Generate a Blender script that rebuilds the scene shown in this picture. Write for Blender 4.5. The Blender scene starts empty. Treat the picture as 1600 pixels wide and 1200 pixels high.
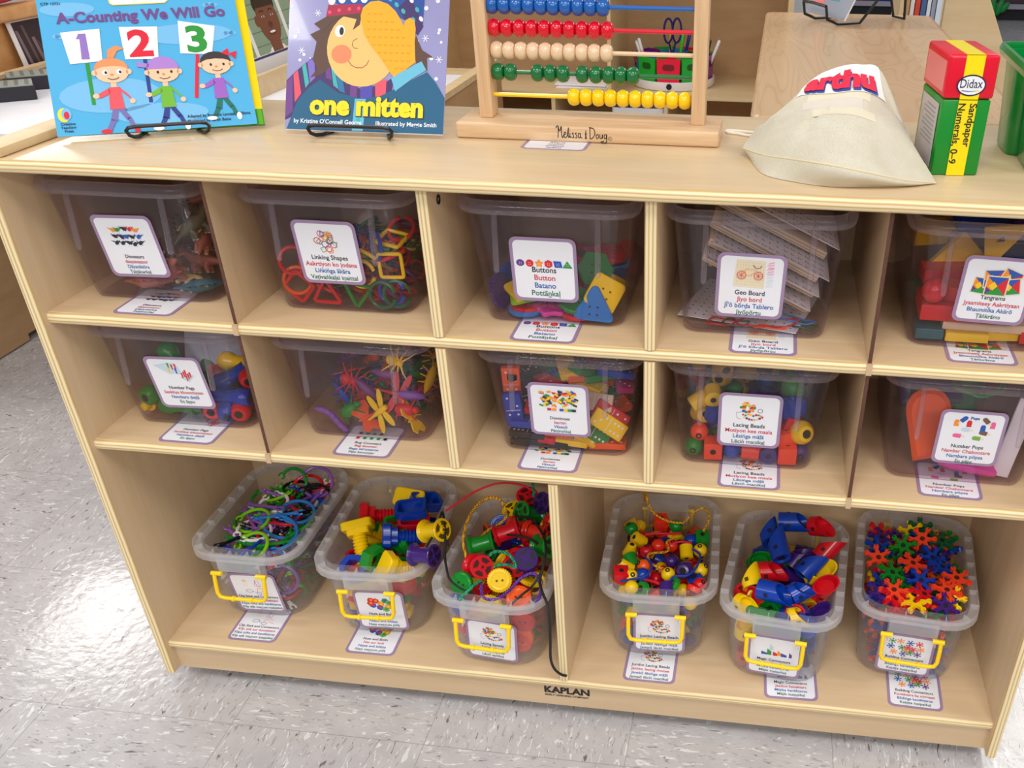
import bpy, bmesh, math, random, unicodedata
from mathutils import Vector, Matrix, Euler
from mathutils.bvhtree import BVHTree
scene = bpy.context.scene
COL = scene.collection
PI = math.pi

# ------------------------------------------------------------------ camera
cam_pos = Vector((0.81990372, -0.90448646, 1.04357398))
yaw, pitch, roll = 0.12369333, -0.58176818, 0.00804828
fwd = Vector((-math.sin(yaw)*math.cos(pitch), math.cos(yaw)*math.cos(pitch), math.sin(pitch)))
r0 = fwd.cross(Vector((0, 0, 1))).normalized(); u0 = r0.cross(fwd)
rgt = math.cos(roll)*r0 + math.sin(roll)*u0
upv = -math.sin(roll)*r0 + math.cos(roll)*u0
cam = bpy.data.cameras.new('camera'); cam_o = bpy.data.objects.new('camera', cam); COL.objects.link(cam_o)
M = Matrix.Identity(4)
for i in range(3):
    M[i][0] = rgt[i]; M[i][1] = upv[i]; M[i][2] = -fwd[i]; M[i][3] = cam_pos[i]
cam_o.matrix_world = M
cam.sensor_fit = 'HORIZONTAL'; cam.sensor_width = 36.0
cam.lens = 1454.948/1600*36
cam.shift_x = -207.796/1600; cam.shift_y = 144.57/1600
cam.clip_start = 0.02; cam.clip_end = 60
scene.camera = cam_o

# ------------------------------------------------------------------ world, ceiling lamps and one added fill lamp, exposure
w = bpy.data.worlds.new('classroom'); scene.world = w; w.use_nodes = True
bg = w.node_tree.nodes['Background']; bg.inputs[0].default_value = (0.95, 0.97, 1.0, 1); bg.inputs[1].default_value = 0.33
scene.view_settings.view_transform = 'Standard'; scene.view_settings.look = 'None'
scene.view_settings.gamma = 1; scene.view_settings.use_curve_mapping = False
scene.view_settings.exposure = 0.07
scene.cycles.transparent_max_bounces = 24
scene.cycles.max_bounces = 8
scene.cycles.use_denoising = True
LAMPS = [(-2.95, 2.95, 1.1, 1.2, 40), (-0.45, 1.25, 1.2, 0.6, 20), (2.45, 2.7, 0.9, 1.2, 30),
         (-1.3, -0.9, 1.2, 0.6, 22), (1.0, -1.3, 1.2, 0.6, 24), (3.0, -0.7, 1.2, 0.6, 22), (-0.4, -3.2, 1.2, 0.6, 48), (2.0, -3.2, 1.2, 0.6, 44), (0.8, -5.2, 1.2, 0.6, 50)]  # last one is an added, unseen fill that reaches deeper into the bins
for x, y, sx, sy, e in LAMPS:
    L = bpy.data.lights.new('ceiling_or_fill_lamp', 'AREA'); L.shape = 'RECTANGLE'; L.size = sx; L.size_y = sy; L.energy = e
    L.color = (1.0, 0.97, 0.93)
    lo = bpy.data.objects.new('ceiling_or_fill_lamp', L); lo.location = (x, y, 2.6); COL.objects.link(lo)

# ------------------------------------------------------------------ mesh helpers
def T(x=0, y=0, z=0): return Matrix.Translation((x, y, z))
def R(a, ax='Z'): return Matrix.Rotation(a, 4, ax)
def S(x, y, z): return Matrix.Diagonal((x, y, z, 1))
def E3(x, y, z): return Euler((x, y, z)).to_matrix().to_4x4()
D = math.radians

class MB:
    def __init__(s): s.v, s.f, s.m = [], [], []
    def add(s, vs, fs, mi=0, M=None):
        b = len(s.v)
        s.v += [tuple(M @ Vector(p)) for p in vs] if M else [tuple(p) for p in vs]
        s.f += [tuple(b+i for i in f) for f in fs]
        s.m += [mi]*len(fs) if isinstance(mi, int) else list(mi)
        return s
    def join(s, o, M=None, mi=None):
        return s.add(o.v, o.f, o.m if mi is None else mi, M)
    def box(s, x0, x1, y0, y1, z0, z1, mi=0, M=None):
        vs = [(x, y, z) for z in (z0, z1) for y in (y0, y1) for x in (x0, x1)]
        return s.add(vs, [(0, 2, 3, 1), (4, 5, 7, 6), (0, 1, 5, 4), (2, 6, 7, 3), (0, 4, 6, 2), (1, 3, 7, 5)], mi, M)
    def rbox(s, sx, sy, sz, r, seg=2, mi=0, M=None):
        bm = bmesh.new(); bmesh.ops.create_cube(bm, size=1)
        for v in bm.verts: v.co = (v.co.x*sx, v.co.y*sy, v.co.z*sz)
        bmesh.ops.bevel(bm, geom=bm.edges[:], offset=r, segments=seg, profile=0.5, affect='EDGES')
        bm.verts.index_update()
        s.add([v.co[:] for v in bm.verts], [[v.index for v in f.verts] for f in bm.faces], mi, M); bm.free(); return s
    def loft(s, loops, mi=0, M=None, c0=True, c1=True, closed=True):
        n = len(loops[0]); vs = [p for l in loops for p in l]; fs = []
        for k in range(len(loops)-1):
            for i in range(n if closed else n-1):
                j = (i+1) % n
                fs.append((k*n+i, k*n+j, (k+1)*n+j, (k+1)*n+i))
        if c0: fs.append(tuple(range(n))[::-1])
        if c1: fs.append(tuple(range((len(loops)-1)*n, len(loops)*n)))
        return s.add(vs, fs, mi, M)
    def lathe(s, prof, n=16, mi=0, M=None, caps=True):
        loops = [[(r*math.cos(2*PI*i/n), r*math.sin(2*PI*i/n), z) for i in range(n)] for r, z in prof]
        return s.loft(loops, mi, M, caps, caps)
    def prism(s, poly, z0, z1, mi=0, M=None, bev=0):
        if bev:
            c = (sum(p[0] for p in poly)/len(poly), sum(p[1] for p in poly)/len(poly))
            sm = inset(poly, bev)
            L = [[(x, y, z0) for x, y in sm], [(x, y, z0+bev) for x, y in poly], [(x, y, z1-bev) for x, y in poly], [(x, y, z1) for x, y in sm]]
        else: L = [[(x, y, z0) for x, y in poly], [(x, y, z1) for x, y in poly]]
        return s.loft(L, mi, M)
    def tube(s, path, r, n=8, closed=False, mi=0, M=None):
        P = [Vector(p) for p in path]; k = len(P)
        rr = r if isinstance(r, (list, tuple)) else [r]*k
        tans = []
        for i in range(k):
            a = P[(i-1) % k] if closed or i > 0 else P[i]; b = P[(i+1) % k] if closed or i < k-1 else P[i]
            t = (b-a); tans.append(t.normalized() if t.length > 1e-9 else Vector((0, 0, 1)))
        u = tans[0].orthogonal().normalized(); loops = []
        for i in range(k):
            t = tans[i]; u = (u - t*u.dot(t)); u = u.normalized() if u.length > 1e-6 else t.orthogonal().normalized(); v = t.cross(u)
            loops.append([tuple(P[i]+(u*math.cos(2*PI*j/n)+v*math.sin(2*PI*j/n))*rr[i]) for j in range(n)])
        if closed:
            # match the twist by simple re-use of the first loop (best offset)
            l0 = loops[0]; best = min(range(n), key=lambda o: sum((Vector(l0[(j+o) % n])-Vector(loops[-1][j])).length for j in range(n)))
            loops.append([l0[(j+best) % n] for j in range(n)])
        return s.loft(loops, mi, M, not closed, not closed)
    def ball(s, r, M=None, mi=0, n=12, m=8, sx=1, sy=1, sz=1):
        pr = [(r*math.sin(PI*k/m), -r*math.cos(PI*k/m)) for k in range(m+1)]; pr[0] = (r*.02, pr[0][1]); pr[-1] = (r*.02, pr[-1][1])
        return s.lathe(pr, n, mi, (M or Matrix()) @ S(sx, sy, sz))
    def flat(s, poly, z, mi=0, M=None):
        return s.add([(x, y, z) for x, y in poly], [tuple(range(len(poly)))], mi, M)

def inset(poly, d):
    n = len(poly); out = []
    A = sum(poly[i][0]*poly[(i+1) % n][1]-poly[(i+1) % n][0]*poly[i][1] for i in range(n))
    sg = 1 if A > 0 else -1
    for i in range(n):
        p, a, b = Vector(poly[i]), Vector(poly[i-1]), Vector(poly[(i+1) % n])
        e1 = (p-a).normalized(); e2 = (b-p).normalized()
        nn = Vector((-e1.y-e2.y, e1.x+e2.x))*sg
        if nn.length < 1e-6: nn = Vector((-e1.y, e1.x))*sg
        nn.normalize(); c = max(.4, nn.dot(Vector((-e1.y, e1.x))*sg))
        out.append(tuple(p+nn*d/c))
    return out
def rrect(w, l, r, n=4, cx=0, cy=0):
    pts = []
    for sx, sy, a0 in ((1, 1, 0), (-1, 1, 90), (-1, -1, 180), (1, -1, 270)):
        for k in range(n+1):
            a = D(a0+90*k/n); pts.append((cx+sx*(w/2-r)+r*math.cos(a), cy+sy*(l/2-r)+r*math.sin(a)))
    return pts
def ell(cx, cy, rx, ry, n=20, rot=0):
    return [(cx+rx*math.cos(a)*math.cos(rot)-ry*math.sin(a)*math.sin(rot), cy+rx*math.cos(a)*math.sin(rot)+ry*math.sin(a)*math.cos(rot)) for a in (2*PI*i/n for i in range(n))]
def star(cx, cy, r, r2, k=5, a0=PI/2):
    return [(cx+(r if i % 2 == 0 else r2)*math.cos(a0+PI*i/k), cy+(r if i % 2 == 0 else r2)*math.sin(a0+PI*i/k)) for i in range(2*k)]
def ngon(cx, cy, r, k, a0=0): return [(cx+r*math.cos(a0+2*PI*i/k), cy+r*math.sin(a0+2*PI*i/k)) for i in range(k)]
def stroke(mb, pts, wd, z, mi=0, closed=False, M=None):
    n = len(pts); L, Rr = [], []
    for i in range(n):
        a = Vector(pts[i-1] if (closed or i > 0) else pts[i]); b = Vector(pts[(i+1) % n] if (closed or i < n-1) else pts[i])
        t = (b-a); t = t.normalized() if t.length else Vector((1, 0)); p = Vector(pts[i]); q = Vector((-t.y, t.x))*wd/2
        L.append((p+q)[:]); Rr.append((p-q)[:])
    vs = [(x, y, z) for x, y in L+Rr]; fs = []
    for i in range(n if closed else n-1):
        j = (i+1) % n; fs.append((i, n+i, n+j, j))
    mb.add(vs, fs, mi, M)

def mesh(name, mb, mats, ang=38):
    me = bpy.data.meshes.new(name); me.from_pydata(mb.v, [], mb.f)
    for m in (mats if isinstance(mats, (list, tuple)) else [mats]): me.materials.append(m)
    me.polygons.foreach_set('material_index', mb.m); me.validate()
    bm = bmesh.new(); bm.from_mesh(me); bmesh.ops.recalc_face_normals(bm, faces=bm.faces[:]) if ang else None; bm.to_mesh(me); bm.free()
    if ang:
        me.polygons.foreach_set('use_smooth', [True]*len(me.polygons)); me.set_sharp_from_angle(angle=D(ang))
    me.update(); return me
def link(name, me, parent=None, M=None):
    o = bpy.data.objects.new(name, me); COL.objects.link(o)
    if parent is not None: o.parent = parent
    if M is not None: o.matrix_local = M
    return o
def obj(name, mb, mats, parent=None, M=None, ang=38): return link(name, mesh(name, mb, mats, ang), parent, M)
def tag(o, label=None, cat=None, group=None, kind=None):
    for k, v in (('label', label), ('category', cat), ('group', group), ('kind', kind)):
        if v: o[k] = v
    return o
def thing(name, label, cat, M=None, group=None):
    o = bpy.data.objects.new(name, None); COL.objects.link(o); o.empty_display_size = .02
    if M is not None: o.matrix_world = M
    return tag(o, label, cat, group)

_TC = {}
def glyphs(body, size, bold, space, res):
    c = bpy.data.curves.new('t', 'FONT'); c.body = body; c.size = size; c.offset = bold*size; c.resolution_u = res; c.space_character = space
    o = bpy.data.objects.new('t', c); COL.objects.link(o)
    ev = o.evaluated_get(bpy.context.evaluated_depsgraph_get()); me = ev.to_mesh()
    out = ([(v.co.x, v.co.y) for v in me.vertices], [tuple(p.vertices) for p in me.polygons])
    ev.to_mesh_clear(); bpy.data.objects.remove(o); bpy.data.curves.remove(c); return out
def text2d(body, size, bold=0.0, sx=1.0, space=1.0, res=3):
    k = (body, size, bold, sx, space)
    if k not in _TC:
        base, marks = '', []
        for ch in body:
            d = unicodedata.normalize('NFD', ch)
            if len(d) > 1 and ord(d[1]) in (0x304, 0x307, 0x323, 0x331): marks.append((len(base), ord(d[1]))); base += d[0]
            else: base += ch
        vs, fs = glyphs(base, size, bold, space, res); vs, fs = list(vs), list(fs)
        for i, mk in marks:      # bars and dots over and under the letters
            g, _ = glyphs(base[i], size, bold, space, res); wd = max(p[0] for p in g)-min(p[0] for p in g)
            pre, _ = glyphs(base[:i+1], size, bold, space, res); cx = max(p[0] for p in pre)-wd/2
            top = max(p[1] for p in g)/size; w_, y0, y1 = {0x304: (.19, top+.08, top+.17), 0x307: (.065, top+.08, top+.21), 0x323: (.065, -.21, -.09), 0x331: (.19, -.19, -.10)}[mk]
            n = len(vs); vs += [(cx-w_*size, y0*size), (cx+w_*size, y0*size), (cx+w_*size, y1*size), (cx-w_*size, y1*size)]; fs.append((n, n+1, n+2, n+3))
        _TC[k] = ([(x*sx, y) for x, y in vs], fs)
    return _TC[k]
def put_text(mb, body, size, x, y, z, mi=0, bold=0.0, sx=1.0, rot=0, maxw=None, align='c', space=1.0):
    vs, fs = text2d(body, size, bold, sx, space)
    if not vs: return
    x0 = min(p[0] for p in vs); x1 = max(p[0] for p in vs); k = 1.0
    if maxw and x1-x0 > maxw: k = maxw/(x1-x0)
    off = {'c': -(x0+x1)/2, 'l': -x0, 'r': -x1}[align]
    cr, sr = math.cos(rot), math.sin(rot)
    mb.add([(x+(px+off)*k*cr-py*sr, y+(px+off)*k*sr+py*cr, z) for px, py in vs], fs, mi)

# ------------------------------------------------------------------ materials
def nodes(name):
    m = bpy.data.materials.new(name); m.use_nodes = True; nt = m.node_tree
    return m, nt, nt.nodes['Principled BSDF'], nt.nodes, nt.links
def lin(c):
    return tuple((x/12.92 if x <= .04045 else ((x+.055)/1.055)**2.4) for x in (v/255 for v in c))+(1,)
_MC = {}
def mat(name, rgb, rough=.4, spec=.5, metal=0, coat=0, trans=0, sss=0):
    if name in _MC: return _MC[name]
    m, nt, b, N, K = nodes(name)
    b.inputs['Base Color'].default_value = lin(rgb); b.inputs['Roughness'].default_value = rough
    b.inputs['Specular IOR Level'].default_value = spec; b.inputs['Metallic'].default_value = metal
    b.inputs['Coat Weight'].default_value = coat
    _MC[name] = m; return m
def mapped(N, K, coord, scale, rot=(0, 0, 0)):
    tc = N.new('ShaderNodeTexCoord'); mp = N.new('ShaderNodeMapping')
    mp.inputs['Scale'].default_value = scale; mp.inputs['Rotation'].default_value = rot
    K.new(tc.outputs[coord], mp.inputs[0]); return mp.outputs[0]
def ramp(N, K, src, stops):
    r = N.new('ShaderNodeValToRGB'); e = r.color_ramp.elements
    while len(e) < len(stops): e.new(.5)
    for i, (p, c) in enumerate(stops): e[i].position = p; e[i].color = c
    K.new(src, r.inputs[0]); return r.outputs[0]
def noise(N, K, vec, scale, detail=3, rough=.5, dist=0):
    n = N.new('ShaderNodeTexNoise'); n.inputs['Scale'].default_value = scale; n.inputs['Detail'].default_value = detail
    n.inputs['Roughness'].default_value = rough; n.inputs['Distortion'].default_value = dist; K.new(vec, n.inputs[0]); return n.outputs[0]
def wood(name, c1, c2, rough=.3, scale=(3, 60, 60), nscale=1.0, spec=.5, bump=0, coat=0, rot=(0, 0, 0), swirl=0):
    m, nt, b, N, K = nodes(name)
    v = mapped(N, K, 'Object', scale, rot)
    n1 = noise(N, K, v, nscale, 5, .55, swirl)
    col = ramp(N, K, n1, [(.3, lin(c2)), (.7, lin(c1))])
    K.new(col, b.inputs['Base Color']); b.inputs['Roughness'].default_value = rough; b.inputs['Specular IOR Level'].default_value = spec
    b.inputs['Coat Weight'].default_value = coat; b.inputs['Coat Roughness'].default_value = .12
    if bump:
        bp = N.new('ShaderNodeBump'); bp.inputs['Strength'].default_value = bump; bp.inputs['Distance'].default_value = .001
        K.new(n1, bp.inputs['Height']); K.new(bp.outputs[0], b.inputs['Normal'])
    return m
def ply_edge(name, axis):
    m, nt, b, N, K = nodes(name)
    tc = N.new('ShaderNodeTexCoord'); sp = N.new('ShaderNodeSeparateXYZ'); K.new(tc.outputs['Object'], sp.inputs[0])
    sc = {'X': (1, 14, 14), 'Z': (14, 14, 1)}[axis]
    mp = N.new('ShaderNodeMapping'); mp.inputs['Scale'].default_value = sc; K.new(tc.outputs['Object'], mp.inputs[0])
    wob = noise(N, K, mp.outputs[0], 1.2, 3)
    a = N.new('ShaderNodeMath'); a.operation = 'MULTIPLY_ADD'; a.inputs[1].default_value = .0016; K.new(wob, a.inputs[0])
    K.new(sp.outputs[axis], a.inputs[2])
    s_ = N.new('ShaderNodeMath'); s_.operation = 'MULTIPLY'; s_.inputs[1].default_value = 2*PI/.0042; K.new(a.outputs[0], s_.inputs[0])
    si = N.new('ShaderNodeMath'); si.operation = 'SINE'; K.new(s_.outputs[0], si.inputs[0])
    ad = N.new('ShaderNodeMath'); ad.operation = 'MULTIPLY_ADD'; ad.inputs[1].default_value = .5; ad.inputs[2].default_value = .5; K.new(si.outputs[0], ad.inputs[0])
    fine = noise(N, K, mapped(N, K, 'Object', {'X': (900, 900, 8), 'Z': (8, 900, 900)}[axis]), 1, 2)
    mx = N.new('ShaderNodeMath'); mx.operation = 'MULTIPLY_ADD'; mx.inputs[1].default_value = .45; K.new(fine, mx.inputs[0]); K.new(ad.outputs[0], mx.inputs[2])
    col = ramp(N, K, mx.outputs[0], [(.25, lin((206, 172, 116))), (.5, lin((230, 203, 150))), (.95, lin((243, 225, 182)))])
    K.new(col, b.inputs['Base Color']); b.inputs['Roughness'].default_value = .42
    return m
BIRCH = wood('birch_ply', (216, 189, 153), (206, 177, 139), .33, (4, 55, 55), 1.0, swirl=.4)
BIRCH_V = wood('birch_ply_upright', (216, 189, 153), (206, 177, 139), .36, (55, 55, 4), 1.0, swirl=.4)
BIRCH_TOP = wood('birch_top', (221, 195, 157), (212, 184, 144), .27, (3, 40, 40), 1.0, coat=.15, swirl=.4)
EDGE_Z = ply_edge('ply_edge_flat', 'Z'); EDGE_X = ply_edge('ply_edge_upright', 'X')
HARDBOARD = wood('hardboard_edge', (104, 66, 48), (78, 46, 34), .7, (500, 500, 500), 1.0)
BEECH = wood('beech', (232, 199, 158), (212, 172, 130), .38, (9, 160, 160), 1.0, swirl=.6)
BEECH_V = wood('beech_upright', (232, 199, 158), (212, 172, 130), .38, (160, 160, 9), 1.0, swirl=.6)
OAKY = wood('honey_wood', (220, 170, 112), (205, 150, 92), .45, (4, 30, 30), 1.0)
TAN = wood('tan_laminate', (196, 160, 118), (184, 146, 104), .5, (8, 8, 30), 1.0)
PALE = wood('pale_wood', (226, 200, 158), (214, 186, 140), .45, (5, 40, 40), 1.0)

def plank_top():
    m, nt, b, N, K = nodes('maple_planks')
    tc = N.new('ShaderNodeTexCoord'); sp = N.new('ShaderNodeSeparateXYZ'); K.new(tc.outputs['Object'], sp.inputs[0])
    fl = N.new('ShaderNodeMath'); fl.operation = 'MULTIPLY'; fl.inputs[1].default_value = 1/.083; K.new(sp.outputs['X'], fl.inputs[0])
    ff = N.new('ShaderNodeMath'); ff.operation = 'FLOOR'; K.new(fl.outputs[0], ff.inputs[0])
    wn = N.new('ShaderNodeTexWhiteNoise'); wn.noise_dimensions = '1D'; K.new(ff.outputs[0], wn.inputs['W'])
    mp = N.new('ShaderNodeMapping'); mp.inputs['Scale'].default_value = (16, 3.2, 1); K.new(tc.outputs['Object'], mp.inputs[0])
    ofs = N.new('ShaderNodeVectorMath'); ofs.operation = 'SCALE'; ofs.inputs['Scale'].default_value = 7; K.new(wn.outputs['Color'], ofs.inputs[0])
    av = N.new('ShaderNodeVectorMath'); K.new(mp.outputs[0], av.inputs[0]); K.new(ofs.outputs[0], av.inputs[1])
    n1 = noise(N, K, av.outputs[0], .55, 1.5, .45, .9)
    mu = N.new('ShaderNodeMath'); mu.operation = 'MULTIPLY'; mu.inputs[1].default_value = 15; K.new(n1, mu.inputs[0])
    fr = N.new('ShaderNodeMath'); fr.operation = 'PINGPONG'; fr.inputs[1].default_value = .5; K.new(mu.outputs[0], fr.inputs[0])
    c1 = ramp(N, K, fr.outputs[0], [(0, lin((208, 175, 140))), (.10, lin((217, 187, 153))), (1, lin((223, 195, 163)))])
    c2 = ramp(N, K, wn.outputs['Value'], [(0, lin((255, 246, 232))), (.55, lin((246, 232, 214))), (1, lin((232, 196, 164)))])
    mx = N.new('ShaderNodeMix'); mx.data_type = 'RGBA'; mx.blend_type = 'MULTIPLY'; mx.inputs[0].default_value = 1
    K.new(c1, mx.inputs[6]); K.new(c2, mx.inputs[7]); K.new(mx.outputs[2], b.inputs['Base Color'])
    b.inputs['Roughness'].default_value = .25; return m
MAPLE = plank_top()

def floor_mat():
    m, nt, b, N, K = nodes('vinyl_tile')
    ts = .287
    tc = N.new('ShaderNodeTexCoord'); mp = N.new('ShaderNodeMapping'); mp.inputs['Location'].default_value = (.172/ts+20, .058/ts+20, 0)
    mp.inputs['Scale'].default_value = (1/ts, 1/ts, 1); K.new(tc.outputs['Object'], mp.inputs[0])
    fr = N.new('ShaderNodeVectorMath'); fr.operation = 'FRACTION'; K.new(mp.outputs[0], fr.inputs[0])
    fl = N.new('ShaderNodeVectorMath'); fl.operation = 'FLOOR'; K.new(mp.outputs[0], fl.inputs[0])
    wn = N.new('ShaderNodeTexWhiteNoise'); wn.noise_dimensions = '2D'; K.new(fl.outputs[0], wn.inputs['Vector'])
    # streak direction turns with the tile
    dt = N.new('ShaderNodeVectorMath'); dt.operation = 'DOT_PRODUCT'; dt.inputs[1].default_value = (1, 1, 0); K.new(fl.outputs[0], dt.inputs[0])
    md = N.new('ShaderNodeMath'); md.operation = 'MODULO'; md.inputs[1].default_value = 2; K.new(dt.outputs['Value'], md.inputs[0])
    def fleck(sc, lo, hi, off):
        outs = []
        for s3 in ((sc, sc*.3, 1), (sc*.3, sc, 1)):
            m2 = N.new('ShaderNodeMapping'); m2.inputs['Scale'].default_value = s3; m2.inputs['Location'].default_value = (off, off*.7, off)
            m2.inputs['Rotation'].default_value = (0, 0, .25)
            K.new(tc.outputs['Object'], m2.inputs[0]); outs.append(noise(N, K, m2.outputs[0], 1, 2, .6, .8))
        mx = N.new('ShaderNodeMix'); mx.data_type = 'FLOAT'; K.new(md.outputs[0], mx.inputs[0]); K.new(outs[0], mx.inputs[2]); K.new(outs[1], mx.inputs[3])
        mr = N.new('ShaderNodeMapRange'); mr.inputs[1].default_value = lo; mr.inputs[2].default_value = hi; K.new(mx.outputs[0], mr.inputs[0]); return mr.outputs[0]
    base = ramp(N, K, noise(N, K, tc.outputs['Object'], 22, 4), [(.3, lin((184, 181, 183))), (.7, lin((198, 195, 197)))])
    def over(col, fac, c):
        mx = N.new('ShaderNodeMix'); mx.data_type = 'RGBA'; K.new(fac, mx.inputs[0]); K.new(col, mx.inputs[6]); mx.inputs[7].default_value = lin(c); return mx.outputs[2]
    col = over(base, fleck(170, .585, .70, 3), (164, 158, 160))
    col = over(col, fleck(150, .60, .66, 11), (222, 222, 224))
    col = over(col, fleck(135, .655, .71, 23), (118, 110, 114))
    # seams
    sp = N.new('ShaderNodeSeparateXYZ'); K.new(fr.outputs[0], sp.inputs[0]); ms = []
    for ax in 'XY':
        pp = N.new('ShaderNodeMath'); pp.operation = 'PINGPONG'; pp.inputs[1].default_value = .5; K.new(sp.outputs[ax], pp.inputs[0])
        lt = N.new('ShaderNodeMath'); lt.operation = 'LESS_THAN'; lt.inputs[1].default_value = .0024; K.new(pp.outputs[0], lt.inputs[0]); ms.append(lt.outputs[0])
    mm = N.new('ShaderNodeMath'); mm.operation = 'MAXIMUM'; K.new(ms[0], mm.inputs[0]); K.new(ms[1], mm.inputs[1])
    hs = N.new('ShaderNodeMath'); hs.operation = 'MULTIPLY'; hs.inputs[1].default_value = .5; K.new(mm.outputs[0], hs.inputs[0])
    col = over(col, hs.outputs[0], (130, 126, 124))
    K.new(col, b.inputs['Base Color']); b.inputs['Roughness'].default_value = .14
    bp = N.new('ShaderNodeBump'); bp.inputs['Strength'].default_value = .35; bp.inputs['Distance'].default_value = .002
    K.new(noise(N, K, tc.outputs['Object'], 55, 3), bp.inputs['Height']); K.new(bp.outputs[0], b.inputs['Normal'])
    return m
FLOOR = floor_mat()

def clear_plastic(name, tint, edge, haze, haze_edge, haze_col, gloss=1.0, rough=.06):
    # thin see-through plastic: seen on edge it is deeper in colour, cloudier and shinier
    m, nt, b, N, K = nodes(name); N.remove(b); out = N['Material Output']
    lw = N.new('ShaderNodeLayerWeight'); lw.inputs[0].default_value = .5
    def pw(p, mul, add):
        q = N.new('ShaderNodeMath'); q.operation = 'POWER'; q.inputs[1].default_value = p; K.new(lw.outputs['Facing'], q.inputs[0])
        r_ = N.new('ShaderNodeMath'); r_.operation = 'MULTIPLY_ADD'; r_.inputs[1].default_value = mul; r_.inputs[2].default_value = add; K.new(q.outputs[0], r_.inputs[0]); return r_.outputs[0]
    tc_ = N.new('ShaderNodeMix'); tc_.data_type = 'RGBA'; K.new(pw(2.5, 1, 0), tc_.inputs[0]); tc_.inputs[6].default_value = tint+(1,); tc_.inputs[7].default_value = edge+(1,)
    tr = N.new('ShaderNodeBsdfTransparent'); K.new(tc_.outputs[2], tr.inputs[0])
    df = N.new('ShaderNodeBsdfDiffuse'); df.inputs[0].default_value = haze_col+(1,)
    tl = N.new('ShaderNodeBsdfTranslucent'); tl.inputs[0].default_value = haze_col+(1,)
    m1 = N.new('ShaderNodeMixShader'); m1.inputs[0].default_value = .5; K.new(df.outputs[0], m1.inputs[1]); K.new(tl.outputs[0], m1.inputs[2])
    m2 = N.new('ShaderNodeMixShader'); K.new(pw(2.5, haze_edge-haze, haze), m2.inputs[0]); K.new(tr.outputs[0], m2.inputs[1]); K.new(m1.outputs[0], m2.inputs[2])
    gl = N.new('ShaderNodeBsdfGlossy'); gl.inputs['Roughness'].default_value = rough; gl.inputs[0].default_value = (1, 1, 1, 1)
    m3 = N.new('ShaderNodeMixShader'); K.new(pw(4, gloss, .02), m3.inputs[0]); K.new(m2.outputs[0], m3.inputs[1]); K.new(gl.outputs[0], m3.inputs[2])
    K.new(m3.outputs[0], out.inputs[0]); return m
CLEAR = clear_plastic('smoky_clear_plastic', (.955, .935, .955), (.62, .54, .60), .008, .10, (.72, .62, .70), .5)
CLEAR_RIM = clear_plastic('smoky_clear_rim', (.95, .925, .95), (.62, .55, .62), .09, .30, (.76, .70, .79), .8, .1)
MILKY = clear_plastic('milky_clear_plastic', (.98, .98, .985), (.85, .85, .87), .06, .40, (.94, .95, .97), .45, .12)
MILKY_RIM = clear_plastic('milky_clear_rim', (.97, .97, .98), (.85, .85, .88), .26, .60, (.96, .97, .99), .5, .15)

PAL = {'red': (214, 16, 34), 'scarlet': (238, 50, 30), 'orange': (252, 96, 28), 'yellow': (252, 208, 10), 'green': (12, 136, 40), 'lime': (130, 200, 20),
       'blue': (10, 62, 172), 'sky blue': (42, 128, 206), 'purple': (62, 30, 118), 'violet': (138, 84, 176), 'black': (20, 20, 22), 'white': (236, 234, 230),
       'pink': (236, 66, 168), 'salmon': (180, 104, 84), 'tan': (208, 182, 108), 'olive': (92, 90, 62), 'brown': (96, 60, 48), 'teal': (48, 104, 116), 'natural': (232, 206, 170),
       'coral': (252, 72, 40), 'dark green': (10, 100, 60), 'magenta': (206, 30, 130), 'peach': (244, 160, 110), 'mauve': (130, 60, 128)}
def plastic(c, rough=.22): return mat('plastic_'+c.replace(' ', '_')+('' if rough == .22 else str(int(rough*100))), PAL[c], rough, .5)
DARK = mat('hole_dark', (18, 14, 14), .8)  # painted dark in place of shade inside holes; plain dark on feet
PAPER = mat('white_paper', (240, 240, 246), .45)
BORDER = mat('lavender_laminate', (160, 134, 168), .3)
INK = {'k': mat('ink_black', (32, 28, 36), .5), 'r': mat('ink_red', (208, 52, 70), .5), 'b': mat('ink_blue', (30, 98, 172), .5), 'g': mat('ink_green', (22, 108, 84), .5)}
YEL = mat('yellow_handle', (255, 214, 0), .25)
WIRE = mat('black_wire', (22, 20, 24), .35, .5)
def cm(rgb, rough=.45):  # a printed or painted colour
    return mat('colour_%d_%d_%d_%d' % (rgb+(int(rough*100),)), rgb, rough)
# ------------------------------------------------------------------ floor
fl = MB(); fl.box(-3.2, 4.6, -1.6, 9.2, -.05, 0); f_o = obj('floor', fl, FLOOR, ang=0); tag(f_o, kind='structure')
f_o['label'] = 'speckled light grey vinyl tile floor'
WALLP = mat('wall_paint', (226, 224, 218), .7)
for nm_, b_ in (('wall_back', (-3.2, 4.6, 9.2, 9.3, 0, 2.8)), ('wall_left', (-3.3, -3.2, -1.6, 9.2, 0, 2.8)), ('wall_right', (4.6, 4.7, -1.6, 9.2, 0, 2.8))):
    mb = MB(); mb.box(*b_); o = tag(obj(nm_, mb, WALLP, ang=0), kind='structure')

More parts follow.
